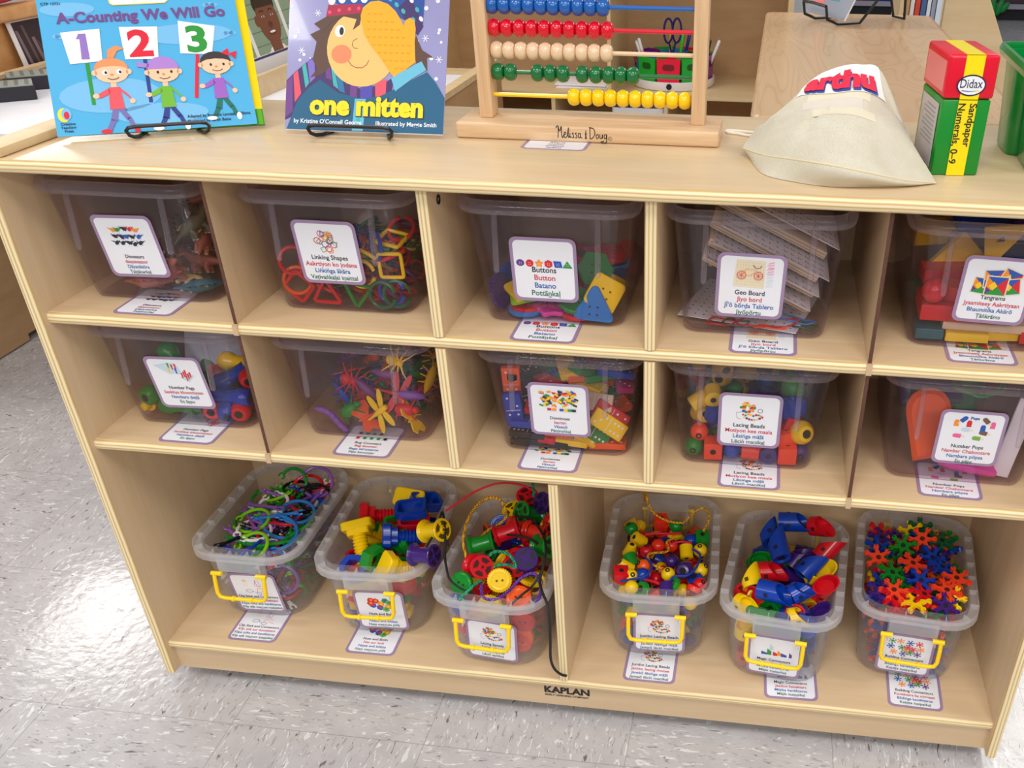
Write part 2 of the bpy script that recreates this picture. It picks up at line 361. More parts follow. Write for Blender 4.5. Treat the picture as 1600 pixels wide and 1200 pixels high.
# ------------------------------------------------------------------ the storage shelf
XR, t = 1.18, .0138
Z1, Z2, Z3, ZT = .6015, .4279, .0819, .7804
shelf = thing('storage_shelf', 'birch plywood classroom storage shelf with ten cubbies over two wide bays', 'storage shelf', T(.59, .16, 0))
def sp(name, mb, mats, cx, cy, cz, ang=38, label=None, parent=None):
    o = obj(name, mb, mats, parent or shelf, T(cx-.59, cy-.16, cz), ang)
    if label: o['label'] = label
    return o
def bull(y0, y1, th, r, n=5):
    pts = [(y1, -th/2), (y1, th/2)]
    for k in range(n+1):
        a = PI/2+PI*k/n; pts.append((y0+r+r*math.cos(a), th/2*math.sin(a)))
    return pts
def slab(x0, x1, y0, y1, th, r):          # lying board, rounded front edge, origin at its middle
    pr = bull(y0, y1, th, r); mb = MB(); n = len(pr); hx = (x1-x0)/2; cy = (y0+y1)/2
    mb.loft([[(-hx, y-cy, z) for y, z in pr], [(hx, y-cy, z) for y, z in pr]])
    for i in range(n): mb.m[i] = 1 if 2 <= i < n-1 else 0
    return mb
def upright(z0, z1, y0, y1, th, r):
    pr = bull(y0, y1, th, r); mb = MB(); n = len(pr); hz = (z1-z0)/2; cy = (y0+y1)/2
    mb.loft([[(x, y-cy, -hz) for y, x in pr], [(x, y-cy, hz) for y, x in pr]])
    for i in range(n): mb.m[i] = 1 if 2 <= i < n-1 else 0
    return mb
YB = .325
for x in (-t/2, XR+t/2):
    sp('side_panel', upright(.027, .7663, 0, .329, t, .005), [BIRCH_V, EDGE_X], x, .1645, (.027+.7663)/2)
sp('top_board', slab(-t, XR+t, -.004, .322, .0141, .0055), [BIRCH_TOP, EDGE_Z], XR/2, .159, ZT-.00705)
es = MB(); es.rbox(.034, .318, .0105, .003, 2, 0); sp('edge_strip', es, PALE, .0055, .162, ZT+.00535)
for z in (Z1, Z2): sp('shelf_board', slab(0, XR, .0101, YB, .0147, .0055), [BIRCH, EDGE_Z], XR/2, (.0101+YB)/2, z-.00735)
sp('bottom_board', slab(0, XR, .0101, YB, .0121, .004), [BIRCH, EDGE_Z], XR/2, (.0101+YB)/2, Z3-.00605)
bp = MB(); bp.box(-XR/2, XR/2, -.002, .002, -.35, .35); sp('back_panel', bp, BIRCH, XR/2, YB+.002, .4163)
br = MB(); br.box(-XR/2, XR/2, -.007, .007, -.0224, .0224); rail = sp('base_rail', br, BIRCH, XR/2, .0256, .0474)
for x, a, b in ((.4726, Z1, .7663), (.7099, Z1, .7663), (.4726, Z2, Z1-.0147), (.7099, Z2, Z1-.0147)):
    sp('divider', upright(a, b, .0101, YB, t, .005), [BIRCH_V, EDGE_X], x, (.0101+YB)/2, (a+b)/2)
sp('divider', upright(Z3, Z2-.0147, .0101, YB, t, .005), [BIRCH_V, EDGE_X], .5931, (.0101+YB)/2, (Z3+Z2-.0147)/2)
for x, a, b in ((.2331, Z1, .7663), (.9458, Z1, .7663), (.2331, Z2, Z1-.0147), (.9458, Z2, Z1-.0147)):
    mb = MB(); hy = (YB-.013)/2; hz = (b-a)/2
    mb.box(-.0021, .0021, -hy, hy, -hz, hz); mb.m[2] = 1
    sp('thin_divider', mb, [BIRCH_V, HARDBOARD], x, .013+hy, (a+b)/2, 0, 'thin hardboard divider with a dark brown edge')
    sl = MB(); sl.box(-.003, .003, -.0012, .004, -.0062, .0062); sp('divider_slot', sl, cm((206, 176, 140), .6), x, .0098, a-.0066, 0)
cf = MB(); cf.lathe([(.0, 0), (.0052, 0), (.0052, .0012), (.003, .0012), (.0026, -.001), (0, -.001)], 14, 0, R(PI/2, 'Y')); sp('cam_fastener', cf, cm((40, 34, 32), .3), .4726+t/2, .042, .7463)
for x in (.06, 1.12):
    for y in (.07, .27):
        mb = MB(); mb.lathe([(.006, -.012), (.022, -.012), (.025, -.008), (.025, .008), (.022, .012), (.006, .012)], 18, 0, R(PI/2, 'Y')); mb.box(-.017, .017, -.014, .014, .027, .0449, 0)
        mb.box(-.016, -.0135, -.006, .006, -.004, .03); mb.box(.0135, .016, -.006, .006, -.004, .03)
        sp('caster', mb, cm((48, 46, 48), .5), x, y, .025)
lt = MB(); put_text(lt, 'KAPLAN', .0165, 0, 0, 0, 0, .045, 1.1, 0, .066); put_text(lt, 'EARLY LEARNING COMPANY', .0052, 0, -.0066, 0, 0, .03, 1, 0, .064)
for sx in (-.0305, -.0275, -.0185, -.0095): lt.box(sx-.002, sx+.002, -.0002, .0012, 0, .0001)
lg = obj('brand_lettering', lt, INK['k'], shelf, T(.5951-.59, .0186-.16-.0003, .0492) @ R(PI/2, 'X'), 0); lg['label'] = 'black brand lettering on the base rail'

# ------------------------------------------------------------------ wire easels and books on the top
def book_frame(P, th, lean):     # local x along the cover, y up the cover, z out of the cover
    m = Vector((math.sin(th), -math.cos(th), 0)); ph = D(lean)
    e1 = Vector((math.cos(th), math.sin(th), 0)); e2 = Vector((0, 0, math.cos(ph)))-m*math.sin(ph); n = e1.cross(e2)
    Mx = Matrix.Identity(4)
    for i in range(3): Mx[i][0], Mx[i][1], Mx[i][2], Mx[i][3] = e1[i], e2[i], n[i], P[i]
    return Mx
def easel(MF, x0, x1, label, h=.11, lean=30):
    g = thing('wire_easel', label, 'easel', MF)
    up = D(lean); dn = Vector((0, -math.cos(up), -math.sin(up)))   # world down in the frame
    fwd_ = Vector((0, -math.sin(up), math.cos(up)))                # world forward (toward the viewer)
    base = .0061                                                  # distance from cover bottom down to the table
    def p(x, f, z): return Vector((x, 0, 0))+fwd_*f-dn*(z-base)    # f forward, z above table
    r = .0021; a, b = x0+.006, x1-.006
    fr = MB(); fr.tube([p(a+.010, -.012, r), p(a+.004, .004, r), p(a, .012, r+.001), p(a-.004, .016, .006), p(a-.006, .0175, .0115), p(a-.003, .0185, .0145), p(a+.004, .0185, .0155),
                        p((a+b)/2, .0185, .0155), p(b-.004, .0185, .0155), p(b+.003, .0185, .0145), p(b+.006, .0175, .0115), p(b+.004, .016, .006), p(b, .012, r+.001), p(b-.004, .004, r), p(b-.010, -.012, r)], r, 8)
    obj('front_lip', fr, WIRE, g)
    for x in (a+.010, b-.010):
        w1 = MB(); w1.tube([p(x, -.012, r), p(x, -.02, r+.001)]+[Vector((x, 0, 0))+Vector((0, k*h/4, -.0135)) for k in range(1, 5)], r, 8); obj('back_wire', w1, WIRE, g)
    tb = MB(); tb.tube([Vector((a+.01, h, -.0135)), Vector(((a+b)/2, h+.006, -.0135)), Vector((b-.01, h, -.0135))], r, 8); obj('cross_wire', tb, WIRE, g)
    lg = MB(); lx = (a+b)/2; lg.tube([Vector((lx-.012, h*.99, -.014)), p(lx-.03, -.105, r), p(lx+.03, -.105, r), Vector((lx+.012, h*.99, -.014))], r, 8); obj('rear_leg', lg, WIRE, g)
    return g
def kid(mb, cx, cy, s, skin, hair, shirt, pants, shoe, cap=None, tail=None, bow=None, face=1):
    # a small walking child, drawn flat: cx, cy = middle of the head
    def q(pts, z, c): mb.flat([(cx+x*s, cy+y*s) for x, y in pts], z*1.0, c)
    L = 1.4e-4
    q([(-5, -46), (1, -46), (-2, -62), (-9, -60)], L*4, pants); q([(-8, -58), (-3, -60), (-9, -72), (-14, -70)], L*4, pants)
    q([(0, -46), (6, -46), (13, -58), (8, -61)], L*4, pants); q([(8, -57), (13, -58), (17, -70), (12, -71)], L*4, pants)
    q(ell(-15, -73, 6, 2.6), L*5, shoe); q(ell(17, -72, 3, 5), L*5, shoe)
    q([(-6, -20), (6, -20), (8, -47), (-8, -47)], L*5, shirt)
    q([(-6, -21), (-4, -27), (-16, -33), (-20, -29)], L*5, shirt); q([(5, -20), (7, -26), (18, -38), (14, -30)], L*5, shirt)
    q(ell(-20, -30, 3.4, 3), L*6, skin); q(ell(17, -38, 3, 3.2), L*6, skin)
    q(ell(0, 0, 18.5, 15), L*5, hair); q([(-3, -14), (3, -14), (3, -22), (-3, -22)], L*4, skin)
    q(ell(0, -2.5, 17.5, 12.5), L*6, skin); q(ell(-18, -2, 3, 3.4), L*6, skin); q(ell(18, -2, 3, 3.4), L*6, skin)
    if tail: q([(-3, 13), (3, 13), (9, 24), (18, 27), (8, 31), (-1, 26)], L*4, hair); q(ell(0, 14, 4, 2), L*6, shirt)
    if bow: q([(8, 13), (17, 19), (18, 8)], L*8, bow); q([(18, 12), (27, 15), (24, 4)], L*8, bow)
    if cap is not None:
        q([(-17, 2)]+ell(0, 2, 18, 16, 20)[0:11][::-1]+[(18, 2)], L*7, cap); q([(-16, 4), (-28, 6), (-27, 12), (-14, 9)], L*7, cap)
    else: q([(-17, 2)]+[(18*math.cos(D(180-k*18)), 2+13.5*math.sin(D(180-k*18))) for k in range(11)]+[(10, 5), (0, 6), (-10, 5)], L*7, hair)
    for ex in (-7, 8):
        if face: q(ell(ex, -2, 2.9, 3.2), L*8, 9)
        q(ell(ex+1, -2.2, 1.4, 1.8), L*9, 8)
    stroke(mb, [(cx+x*s, cy+y*s) for x, y in ((-5, -9), (-1, -11), (4, -10.5), (7, -8.5))], .5e-3*2*s/.001*.9, L*8, 8)
    q(ell(0, -5, 1.8, 1.4), L*8, 10)

P1 = Vector((.0408, .0710, .787)); th1 = D(26.6); MF1 = book_frame(P1, th1, 40)
bk = thing('picture_book', 'sky blue counting picture book with three children carrying number signs, on a wire easel', 'book', MF1)
W1, H1 = .2085, .176
mb = MB(); mb.box(0, W1, 0, H1, -.0006, 0); obj('cover', mb, mat('cover_sky_blue', (88, 182, 232), .12, .5, 0, .6), bk, T(0, 0, 0), 0)
mb = MB(); mb.box(.001, W1-.001, .001, H1-.001, -.0022, -.0006); obj('pages', mb, PAPER, bk, None, 0)
C1 = [cm(c) for c in ((255, 252, 248), (150, 118, 196), (226, 22, 52), (36, 150, 50), (250, 202, 164), (232, 150, 96), (52, 44, 50), (236, 84, 96), (30, 24, 30), (255, 255, 255), (226, 140, 110),
      (118, 112, 176), (178, 130, 210), (112, 184, 48), (40, 56, 140), (160, 96, 196), (20, 110, 96), (120, 190, 236), (214, 242, 252), (250, 224, 60))]
art = MB(); L = 1.4e-4
for x, y, a, b in ((.06, .045, .075, .03), (.15, .115, .07, .018), (.03, .15, .04, .012), (.11, .02, .07, .018)): art.flat(ell(x, y, a*.7, b*.7), L*.4, 17)
for x, y in ((.195, .114), (.019, .118), (.18, .15)):
    for dx, rr in ((-.006, .004), (0, .0055), (.006, .004)): art.flat(ell(x+dx*.7, y, rr, rr*.6), L*.7, 17)
signs = [([(.0193, .1222), (.0595, .1252), (.0573, .0862), (.0243, .0841)], '1', 1, (.0413, .0856, .0415, .0345), 3), ([(.0797, .1265), (.1196, .1252), (.1154, .0859), (.0809, .0871)], '2', 2, (.1011, .0866, .1, .0338), 14),
         ([(.1425, .1314), (.1812, .1232), (.173, .0884), (.1393, .0913)], '3', 3, (.1573, .0891, .1483, .0361), 2)]
for q, ch, ci, st, sc in signs:
    stroke(art, [st[:2], st[2:]], .004, L*2, sc); art.flat(q, L*3, 0)
    cx = sum(p[0] for p in q)/4; cy = sum(p[1] for p in q)/4
    if ch == '1': art.flat([(cx+a*.001, cy+b*.001) for a, b in ((-6, 9), (-3, 15.5), (4.5, 15.5), (5, -15.5), (-3.5, -15.5), (-2.5, 9))], L*4, ci)
    else: put_text(art, ch, .044, cx, cy-.0155, L*4, ci, .035, 1.15)
kid(art, .0647, .0738, .00098, 4, 5, 7, 11, 2, tail=1)
kid(art, .1180, .0712, .00095, 4, 6, 13, 14, 9, cap=12, face=0)
kid(art, .1752, .0772, .00092, 4, 6, 15, 16, 9, bow=2, face=0)
art.flat([(.0725, H1), (.0745, .1555), (.0775, .1535), (.132, .1545), (.135, .157), (.1355, H1)], L*2, 0); stroke(art, [(.0725, H1), (.0745, .1555), (.0775, .1535), (.132, .1545), (.135, .157), (.1355, H1)], .0012, L*3, 19)
art.flat(ell(.0095, .0245, .006, .0085), L*2, 19); art.flat(ell(.0125, .0255, .005, .0072), L*3, 17); art.flat(ell(.0125, .024, .0028, .0045), L*4, 2)
obj('cover_art', art, C1, bk, T(0, 0, .0002), 0)
tx = MB(); put_text(tx, 'A-Counting We Will Go', .0178, .106, .1345, L*4, 0, .035, 1.0, D(.8), .178)
o = obj('title', tx, cm((116, 70, 140)), bk, T(0, 0, .0002), 0); o['label'] = 'purple printed title'
SP_ = cm((30, 40, 70))
for args in (('Adapted by Rozanne Lanczak Williams', .0048, .203, .0125, .068, 'r'), ('Illustrated by Sarah Beise', .0048, .181, .0065, .046, 'r'), ('CTP 13731', .0045, .014, .1555, None, 'c')):
    tx = MB(); put_text(tx, args[0], args[1], args[2], args[3], L*4, 0, .02, 1, 0, args[4], args[5]); obj('small_print', tx, SP_, bk, T(0, 0, .0002), 0)
tx = MB()
for k, s_ in enumerate(('Creative', 'Teaching', 'Press')): put_text(tx, s_, .0042, .0125, .0125-.0042*k, L*4, 0, .02)
obj('publisher_mark', tx, SP_, bk, T(0, 0, .0002), 0)
easel(MF1, .072, .158, 'black wire easel holding up the sky blue counting book', .1, 40)
# the second book that peeks out behind it
b2 = thing('picture_book', 'yellow and green book peeking out from behind the sky blue counting book', 'book', MF1 @ T(.008, .003, -.0063) @ R(D(-.7)))
mb = MB(); mb.box(0, W1, .0195, H1, 0, .003); obj('cover', mb, cm((252, 220, 10), .2), b2, None, 0)
mb = MB(); mb.box(0, W1, 0, .0195, 0, .003)
for k in range(22):
    if k % 2: mb.box(.0048+k*.0094, .0095+k*.0094, .0004, .019, .003, .0031, 1)
obj('grass_band', mb, [cm((66, 150, 24), .25), cm((96, 176, 40), .25)], b2, None, 0)
mb = MB(); mb.box(.001, W1-.001, .001, H1-.001, -.0022, 0); obj('pages', mb, PAPER, b2, None, 0)

P2 = Vector((.26924, .14656, .787)); th2 = D(.62); MF2 = book_frame(P2, th2, 30)
bk = thing('picture_book', 'lavender picture book of a child in an orange mitten, propped on a wire easel', 'book', MF2)
W2, H2 = .1868, .19
mb = MB(); mb.box(0, W2, 0, H2, -.0006, 0); obj('cover', mb, mat('cover_lavender', (160, 158, 206), .12, .5, 0, .6), bk, None, 0)
mb = MB(); mb.box(.001, W2-.0005, -.0008, H2-.001, -.0022, -.0006); obj('pages', mb, PAPER, bk, None, 0)
C2 = [cm(c) for c in ((238, 240, 252), (246, 196, 116), (92, 62, 48), (34, 78, 160), (176, 30, 70), (66, 40, 104), (250, 176, 18), (214, 134, 6), (104, 190, 220), (10, 92, 132), (26, 120, 168),
      (112, 60, 140), (236, 84, 104), (60, 180, 180), (80, 70, 176), (236, 140, 96), (40, 26, 24), (255, 255, 255), (250, 222, 20), (128, 110, 200))]
art = MB(); rnd = random.Random(5)
for k in range(70):
    x, y = rnd.uniform(.003, W2-.003), rnd.uniform(.03, H2-.003); art.flat(ell(x, y, *(rnd.uniform(.0006, .0026),)*2, 10), L*.6, 0)
for x, y in ((.0125, .108), (.0165, .088), (.161, .105), (.178, .082), (.034, .13)):
    for k in range(3): stroke(art, [(x-.004*math.cos(k*PI/3), y-.004*math.sin(k*PI/3)), (x+.004*math.cos(k*PI/3), y+.004*math.sin(k*PI/3))], .0007, L*.8, 17)
mm = lambda pts: [(x/1000, y/1000) for x, y in pts]
# scarf
sc_ = mm([(-0.0, 54), (10, 64), (29, 80), (43, 81), (60, 60), (91, 46), (118, 56), (127, 62), (124, 40), (91, 28), (40, 30), (0, 10)])
art.flat(sc_, L*1.5, 5)
for k, (a, b, c, d, ci) in enumerate((((0, 52), (7, 60), (9, 20), (0, 12), 11), ((8, 61), (13, 66), (18, 40), (11, 30), 12), ((18, 70), (22, 74), (27, 52), (23, 46), 13), ((24, 76), (32, 80), (34, 58), (28, 52), 19),
       ((44, 80), (50, 74), (54, 56), (47, 58), 11), ((52, 72), (57, 66), (62, 46), (56, 50), 13), ((58, 64), (66, 59), (70, 42), (63, 44), 10), ((76, 53), (84, 50), (84, 34), (76, 36), 11), ((88, 50), (102, 52), (102, 32), (88, 32), 14), ((105, 54), (118, 59), (118, 40), (106, 36), 12))):
    art.flat(mm((a, b, c, d)), L*2, ci)
art.flat(mm([(44, 126), (30, 118), (38, 112), (26, 106), (34, 98), (30, 78), (36, 68), (28, 58), (42, 62), (52, 72), (50, 96), (60, 120), (84, 132), (60, 132)]), L*2.4, 2)
art.flat(mm([(150, 108), (158, 92), (172, 84), (164, 84), (165, 69), (152, 76), (148, 96)]), L*2.4, 2)
art.flat(ell(.088, .092, .0415, .0425, 32), L*2.8, 1); art.flat(ell(.064, .085, .012, .0105), L*3.2, 15)
art.flat(mm([(46, 127), (66, 130), (86, 132), (84, 118), (76, 112), (80, 124), (64, 127), (52, 122), (40, 108)]), L*3.4, 2)
art.flat(ell(.061, .1105, .0058, .0068, 16, -.3), L*3.6, 17); art.flat(ell(.063, .1105, .0026, .0045), L*3.9, 16)
stroke(art, mm([(82, 103), (77, 100), (76, 95), (79, 92), (83, 92)]), .0006, L*3.6, 2); stroke(art, mm([(72.5, 78), (76, 73), (82, 70.5), (89, 70.5), (94, 74), (96.5, 79)]), .0008, L*3.6, 4)
stroke(art, mm([(56, 124), (62, 127), (68, 127)]), .001, L*3.7, 2)
art.flat(mm([(2.5, 0), (14, 32), (26, 46), (40, 56), (62, 42), (91, 36), (112, 40), (128, 48), (150, 60), (165, 68), (176, 56), (186.5, 40), (186.5, 0)]), L*3, 9)
art.flat(mm([(82, 36), (95, 36), (93, 0), (80, 0)]), L*3.4, 8); art.flat(ell(.088, .031, .0028, .0028), L*3.8, 13); art.flat(ell(.087, .012, .0028, .0028), L*3.8, 13)
art.flat(mm([(46, 144), (86, 131), (128, 128), (157, 116), (158, 150), (150, 192), (50, 192), (44, 150)]), L*3, 3)
art.flat(mm([(44, 126), (46, 139), (86, 141), (86, 131)]), L*3.6, 4); art.flat(mm([(128, 138), (140, 118), (152, 108), (158, 118), (150, 136), (140, 150)]), L*3.2, 5)
for x, y in ((48, 131), (59, 133.5), (71, 135), (82, 136)): art.flat(ell(x/1000, y/1000, .002, .002), L*4, 12)
for x, y in ((50, 144), (62, 146), (76, 147), (88, 147)): art.flat(ell(x/1000, y/1000, .0042, .005), L*4, 17)
for x, y in ((118, 147), (126, 141), (134, 134), (143, 146), (150, 136), (155, 126), (146, 125)): art.flat(ell(x/1000, y/1000, .0022, .0032, 10, .6), L*4.2, 0 if x % 2 else 13)
mit = mm([(86, 120), (84.5, 128), (87, 137), (95, 143.5), (105, 145), (116, 141.5), (125, 134), (132, 124), (135.5, 118), (137, 124), (142, 127), (147.5, 124), (149.5, 115), (149, 100), (151, 78), (140, 70), (126, 61.5), (119, 70), (110, 82), (98, 95), (90, 107)])
art.flat(mit, L*5, 6); 
for i in range(9):
    for j in range(9):
        x, y = .088+i*.0068, .07+j*.0085
        from_in = (x-.086)/.064
        if .085+.004 < x < .146 and abs(y-(.142-max(0, .117-x)*.9)) > .0 and y > .064+max(0, (.128-x))*1.05 and y < .138-max(0, x-.105)*.95: stroke(art, [(x-.0018, y+.0016), (x, y), (x+.0018, y+.0016)], .0007, L*5.6, 7)
art.flat(mm([(123.5, 60), (142, 71), (158, 79.5), (164, 70), (148, 60), (129, 45.5)]), L*5.2, 8)
obj('cover_art', art, C2, bk, T(0, 0, .0002), 0)
tx = MB(); put_text(tx, 'one mitten', .030, .0963, .0177, L*5.4, 0, .075, 1.0, 0, .173); obj('title_outline', tx, cm((24, 40, 60)), bk, T(0, 0, .0002), 0)
tx = MB(); put_text(tx, 'one mitten', .030, .0958, .0182, L*6, 0, .05, 1.0, 0, .169); o = obj('title', tx, cm((252, 226, 10)), bk, T(0, 0, .0002), 0); o['label'] = 'fat yellow title lettering'
tx = MB(); put_text(tx, "by Kristine O'Connell George", .0066, .0109, .0072, L*6, 0, .02, 1, 0, .086, 'l'); put_text(tx, 'Illustrated by Maggie Smith', .0066, .179, .0072, L*6, 0, .02, 1, 0, .073, 'r')
obj('small_print', tx, cm((240, 244, 248)), bk, T(0, 0, .0002), 0)
easel(MF2, .036, .134, 'black wire easel holding up the lavender mitten book', .11, 30)

# ------------------------------------------------------------------ abacus
ab = thing('abacus', 'beech wood bead abacus with coloured rows standing on the shelf top', 'abacus', T(.617, .2, ZT+.0003))
mb = MB(); mb.rbox(.3, .068, .0175, .003, 3); obj('base', mb, BEECH, ab, T(0, -.005, .00875))
for x in (-.12025, .1236):
    mb = MB(); mb.rbox(.0157, .0265, .27, .0016, 2); obj('post', mb, BEECH_V, ab, T(x, 0, .0175+.135))
mb = MB(); mb.rbox(.27, .0265, .014, .002, 2); obj('top_bar', mb, BEECH, ab, T(.0017, 0, .2945))
rows = [('yellow', .0408, [.5977+.01407*k for k in range(10)]), ('green', .0651, [.5112, .5254, .5566, .5713, .586, .608, .6234, .6379, .6517, .6654]), ('natural', .0876, [.5115+.01384*k for k in range(10)]),
        ('red', .1106, [.5106+.01406*k for k in range(10)]), ('blue', .1333, [.5096+.01367*k for k in range(10)]),
        ('yellow', .1563, [.5096+.0139*k for k in range(10)]), ('green', .1793, [.5096+.0139*k for k in range(10)]), ('natural', .2023, [.5096+.0139*k for k in range(10)]), ('red', .2253, [.5096+.0139*k for k in range(10)]), ('blue', .2483, [.5096+.0139*k for k in range(10)])]
bead_pr = [(.0022, -.0066), (.0052, -.0068), (.0078, -.0052), (.0091, -.0024), (.0095, 0), (.0091, .0024), (.0078, .0052), (.0052, .0068), (.0022, .0066)]
beadmesh = {}
for c, z, xs in rows:
    col = mat('bead_'+c, {'natural': (236, 206, 170), 'blue': (20, 96, 182), 'red': (222, 6, 40), 'green': (8, 112, 56), 'yellow': (252, 212, 0)}[c], .22, .5, 0, .3)
    mb = MB(); mb.tube([(-.113, 0, 0), (.116, 0, 0)], .0023, 8); obj('rod', mb, col, ab, T(0, 0, z))
    if c not in beadmesh:
        mb = MB(); mb.lathe(bead_pr, 18, 0, R(PI/2, 'Y')); beadmesh[c] = mesh('bead', mb, col, 60)
    for x in xs: link('bead', beadmesh[c], ab, T(x-.617, 0, z))
def hand(mb, strokes, x0, y0, s, wd, z):
    for st in strokes:
        pts = [(x0+x*s, y0+y*s) for x, y in st]
        sm = []
        for i in range(len(pts)-1):
            for k in range(4):
                u = k/4; p0, p1, p2, p3 = pts[max(i-1, 0)], pts[i], pts[i+1], pts[min(i+2, len(pts)-1)]
                sm.append(tuple(.5*((2*p1[a])+(-p0[a]+p2[a])*u+(2*p0[a]-5*p1[a]+4*p2[a]-p3[a])*u*u+(-p0[a]+3*p1[a]-3*p2[a]+p3[a])*u**3) for a in (0, 1)))
        stroke(mb, sm+[pts[-1]], wd, z)
lt = MB(); H = [[(0, 8), (.6, 9.5), (2, 10), (2, 5), (1.6, 0)], [(2, 10), (3.4, 5.5), (5, 10), (5, 4), (5.6, 0), (6.6, 1.5), (7.6, 3)], [(7.2, 2.4), (9, 3.6), (8.6, 5), (7.4, 4), (7.4, 1), (8.6, 0), (10.4, 2)], [(10.4, 2), (11.6, 9), (11.2, 3), (11.4, .4), (12.8, 2)],
     [(12.8, 4.4), (12.8, .4), (14, 1.4)], [(12.8, 6.2), (12.9, 6.6)], [(16.4, 4.4), (14.8, 4), (16.2, 2), (15.8, .2), (14.4, .6)], [(19.2, 4.4), (17.6, 4), (19, 2), (18.6, .2), (17.2, .6)], [(22.4, 4), (20.6, 4), (20.4, .6), (22.2, 1), (22.5, 4.2), (22.6, .8), (24, .4)],
     [(27.6, 7), (27, 3), (28, .4), (26.8, 0), (27.8, 4.6)], [(31.2, 9.6), (31.2, 0)], [(30.4, 9.6), (34.6, 8.6), (35.6, 4), (33, .2), (30.8, 0)], [(38.6, 4), (36.8, 3), (37.4, .2), (39, 1.6), (38.6, 4)], [(40.2, 4.2), (40.4, .6), (42, 1), (42.6, 4.2), (42.6, .4)],
     [(46.2, 4), (44.2, 3.4), (44.6, .4), (46, 1.2), (46.4, 4.2), (46.4, -1), (45, -3.6), (41, -2.6), (44, -1.8)]]
hand(lt, H, -.0322, -.0046, .00124, .0009, 0); stroke(lt, ell(.0292, -.004, .0021, .0021, 12), .0004, 0, 0, True); put_text(lt, 'R', .0026, .0292, -.005, 0)
o = obj('brand_lettering', lt, INK['k'], ab, T(.6158-.617, -.0392, .0095) @ R(PI/2, 'X'), 0); o['label'] = 'black handwritten style brand lettering'

# ------------------------------------------------------------------ flash card box
MB_ = T(.9870, .0868, ZT+.0003) @ R(D(6)) @ R(D(0))
bx = thing('card_box', 'tall red and green flash card box with a yellow stripe', 'box', MB_)
bw, bd_, bh, lid = .0478, .086, .0727, .1135
G_, R_, Y_, RP, GP = cm((20, 140, 44), .28), cm((226, 6, 44), .28), cm((250, 226, 6), .28), cm((238, 128, 128), .3), cm((196, 186, 184), .35)
mb = MB(); mb.rbox(bw-.001, bd_-.001, bh, .002, 2); obj('box_body', mb, G_, bx, T(bw/2, bd_/2, bh/2))
mb = MB(); mb.rbox(bw+.001, bd_+.001, lid-bh-.0006, .0032, 3); obj('lid', mb, R_, bx, T(bw/2, bd_/2, (lid+bh+.0006)/2))
st = MB(); st.box(.0155, .0335, -.0008, -.0004, .0003, bh-.0002); st.box(.0155, .0335, -.0012, -.0004, bh+.0006, lid-.0005); st.box(.0155, .0335, 0, bd_, lid-.0001, lid+.0003)
obj('yellow_stripe', st, Y_, bx, None, 0)
mb = MB(); mb.box(bw+.0002, bw+.0009, .012, .07, .004, bh+.012); obj('side_stripe', mb, Y_, bx, None, 0)
mb = MB(); mb.box(-.0008, -.0004, .006, bd_-.006, bh+.006, lid-.007); obj('lid_panel', mb, RP, bx, None, 0)
mb = MB(); mb.box(-.0006, -.0002, .01, bd_-.01, .006, bh-.006)
obj('side_label', mb, GP, bx, None, 0)
mb = MB()
for k in range(9): mb.box(-.0009, -.0006, .018, .018+.05*(.9 if k % 3 else .7), .060-k*.0042, .0612-k*.0042)
obj('side_print', mb, cm((150, 146, 150)), bx, None, 0)
lm = MB(); lm.flat(ell(0, 0, .0142, .0098, 28), 0, 0); lm.flat(ell(0, 0, .0128, .0085, 28), L, 1); put_text(lm, 'Didax', .0115, 0, -.0022, L*2, 0, .004, .82, 0, .0215)
for k in range(8): lm.box(-.0085+k*.0021, -.0085+(k+1)*.0021, -.0052-.0006*math.sin(k*.5), -.0044-.0006*math.sin(k*.5), L*2, L*2.2, 2+k)
o = obj('oval_badge', lm, [cm((28, 32, 70)), PAPER]+[cm(c) for c in ((170, 30, 110), (130, 50, 160), (50, 60, 180), (20, 120, 200), (30, 170, 190), (90, 190, 120), (190, 210, 60), (240, 220, 40))], bx, T(.0243, -.0016, .0862) @ R(PI/2, 'X'), 0)
tx = MB(); put_text(tx, 'Sandpaper', .0098, 0, .0022, 0, 0, .015, 1, 0, None, 'l'); put_text(tx, 'Numerals, 0–9', .0098, 0, -.0088, 0, 0, .015, 1, 0, None, 'l')
obj('stripe_lettering', tx, INK['k'], bx, T(.0247, -.0011, .0695) @ R(PI/2, 'X') @ R(-PI/2), 0)

# ------------------------------------------------------------------ canvas bag
canv, nt, b, N, K = nodes('cream_canvas')
v = mapped(N, K, 'Object', (1, 1, 1)); wv = []
for ax in ('X', 'Z'):
    sp_ = N.new('ShaderNodeSeparateXYZ'); K.new(v, sp_.inputs[0]); m_ = N.new('ShaderNodeMath'); m_.operation = 'MULTIPLY'; m_.inputs[1].default_value = 2*PI/.0014; K.new(sp_.outputs[ax], m_.inputs[0])
    s_ = N.new('ShaderNodeMath'); s_.operation = 'SINE'; K.new(m_.outputs[0], s_.inputs[0]); wv.append(s_.outputs[0])
ml = N.new('ShaderNodeMath'); ml.operation = 'MULTIPLY'; K.new(wv[0], ml.inputs[0]); K.new(wv[1], ml.inputs[1])
col = ramp(N, K, noise(N, K, v, 40, 3), [(.3, lin((220, 212, 190))), (.7, lin((229, 222, 203)))]); K.new(col, b.inputs['Base Color']); b.inputs['Roughness'].default_value = .9
bmp = N.new('ShaderNodeBump'); bmp.inputs['Strength'].default_value = .5; bmp.inputs['Distance'].default_value = .0008; K.new(ml.outputs[0], bmp.inputs['Height']); K.new(bmp.outputs[0], b.inputs['Normal'])
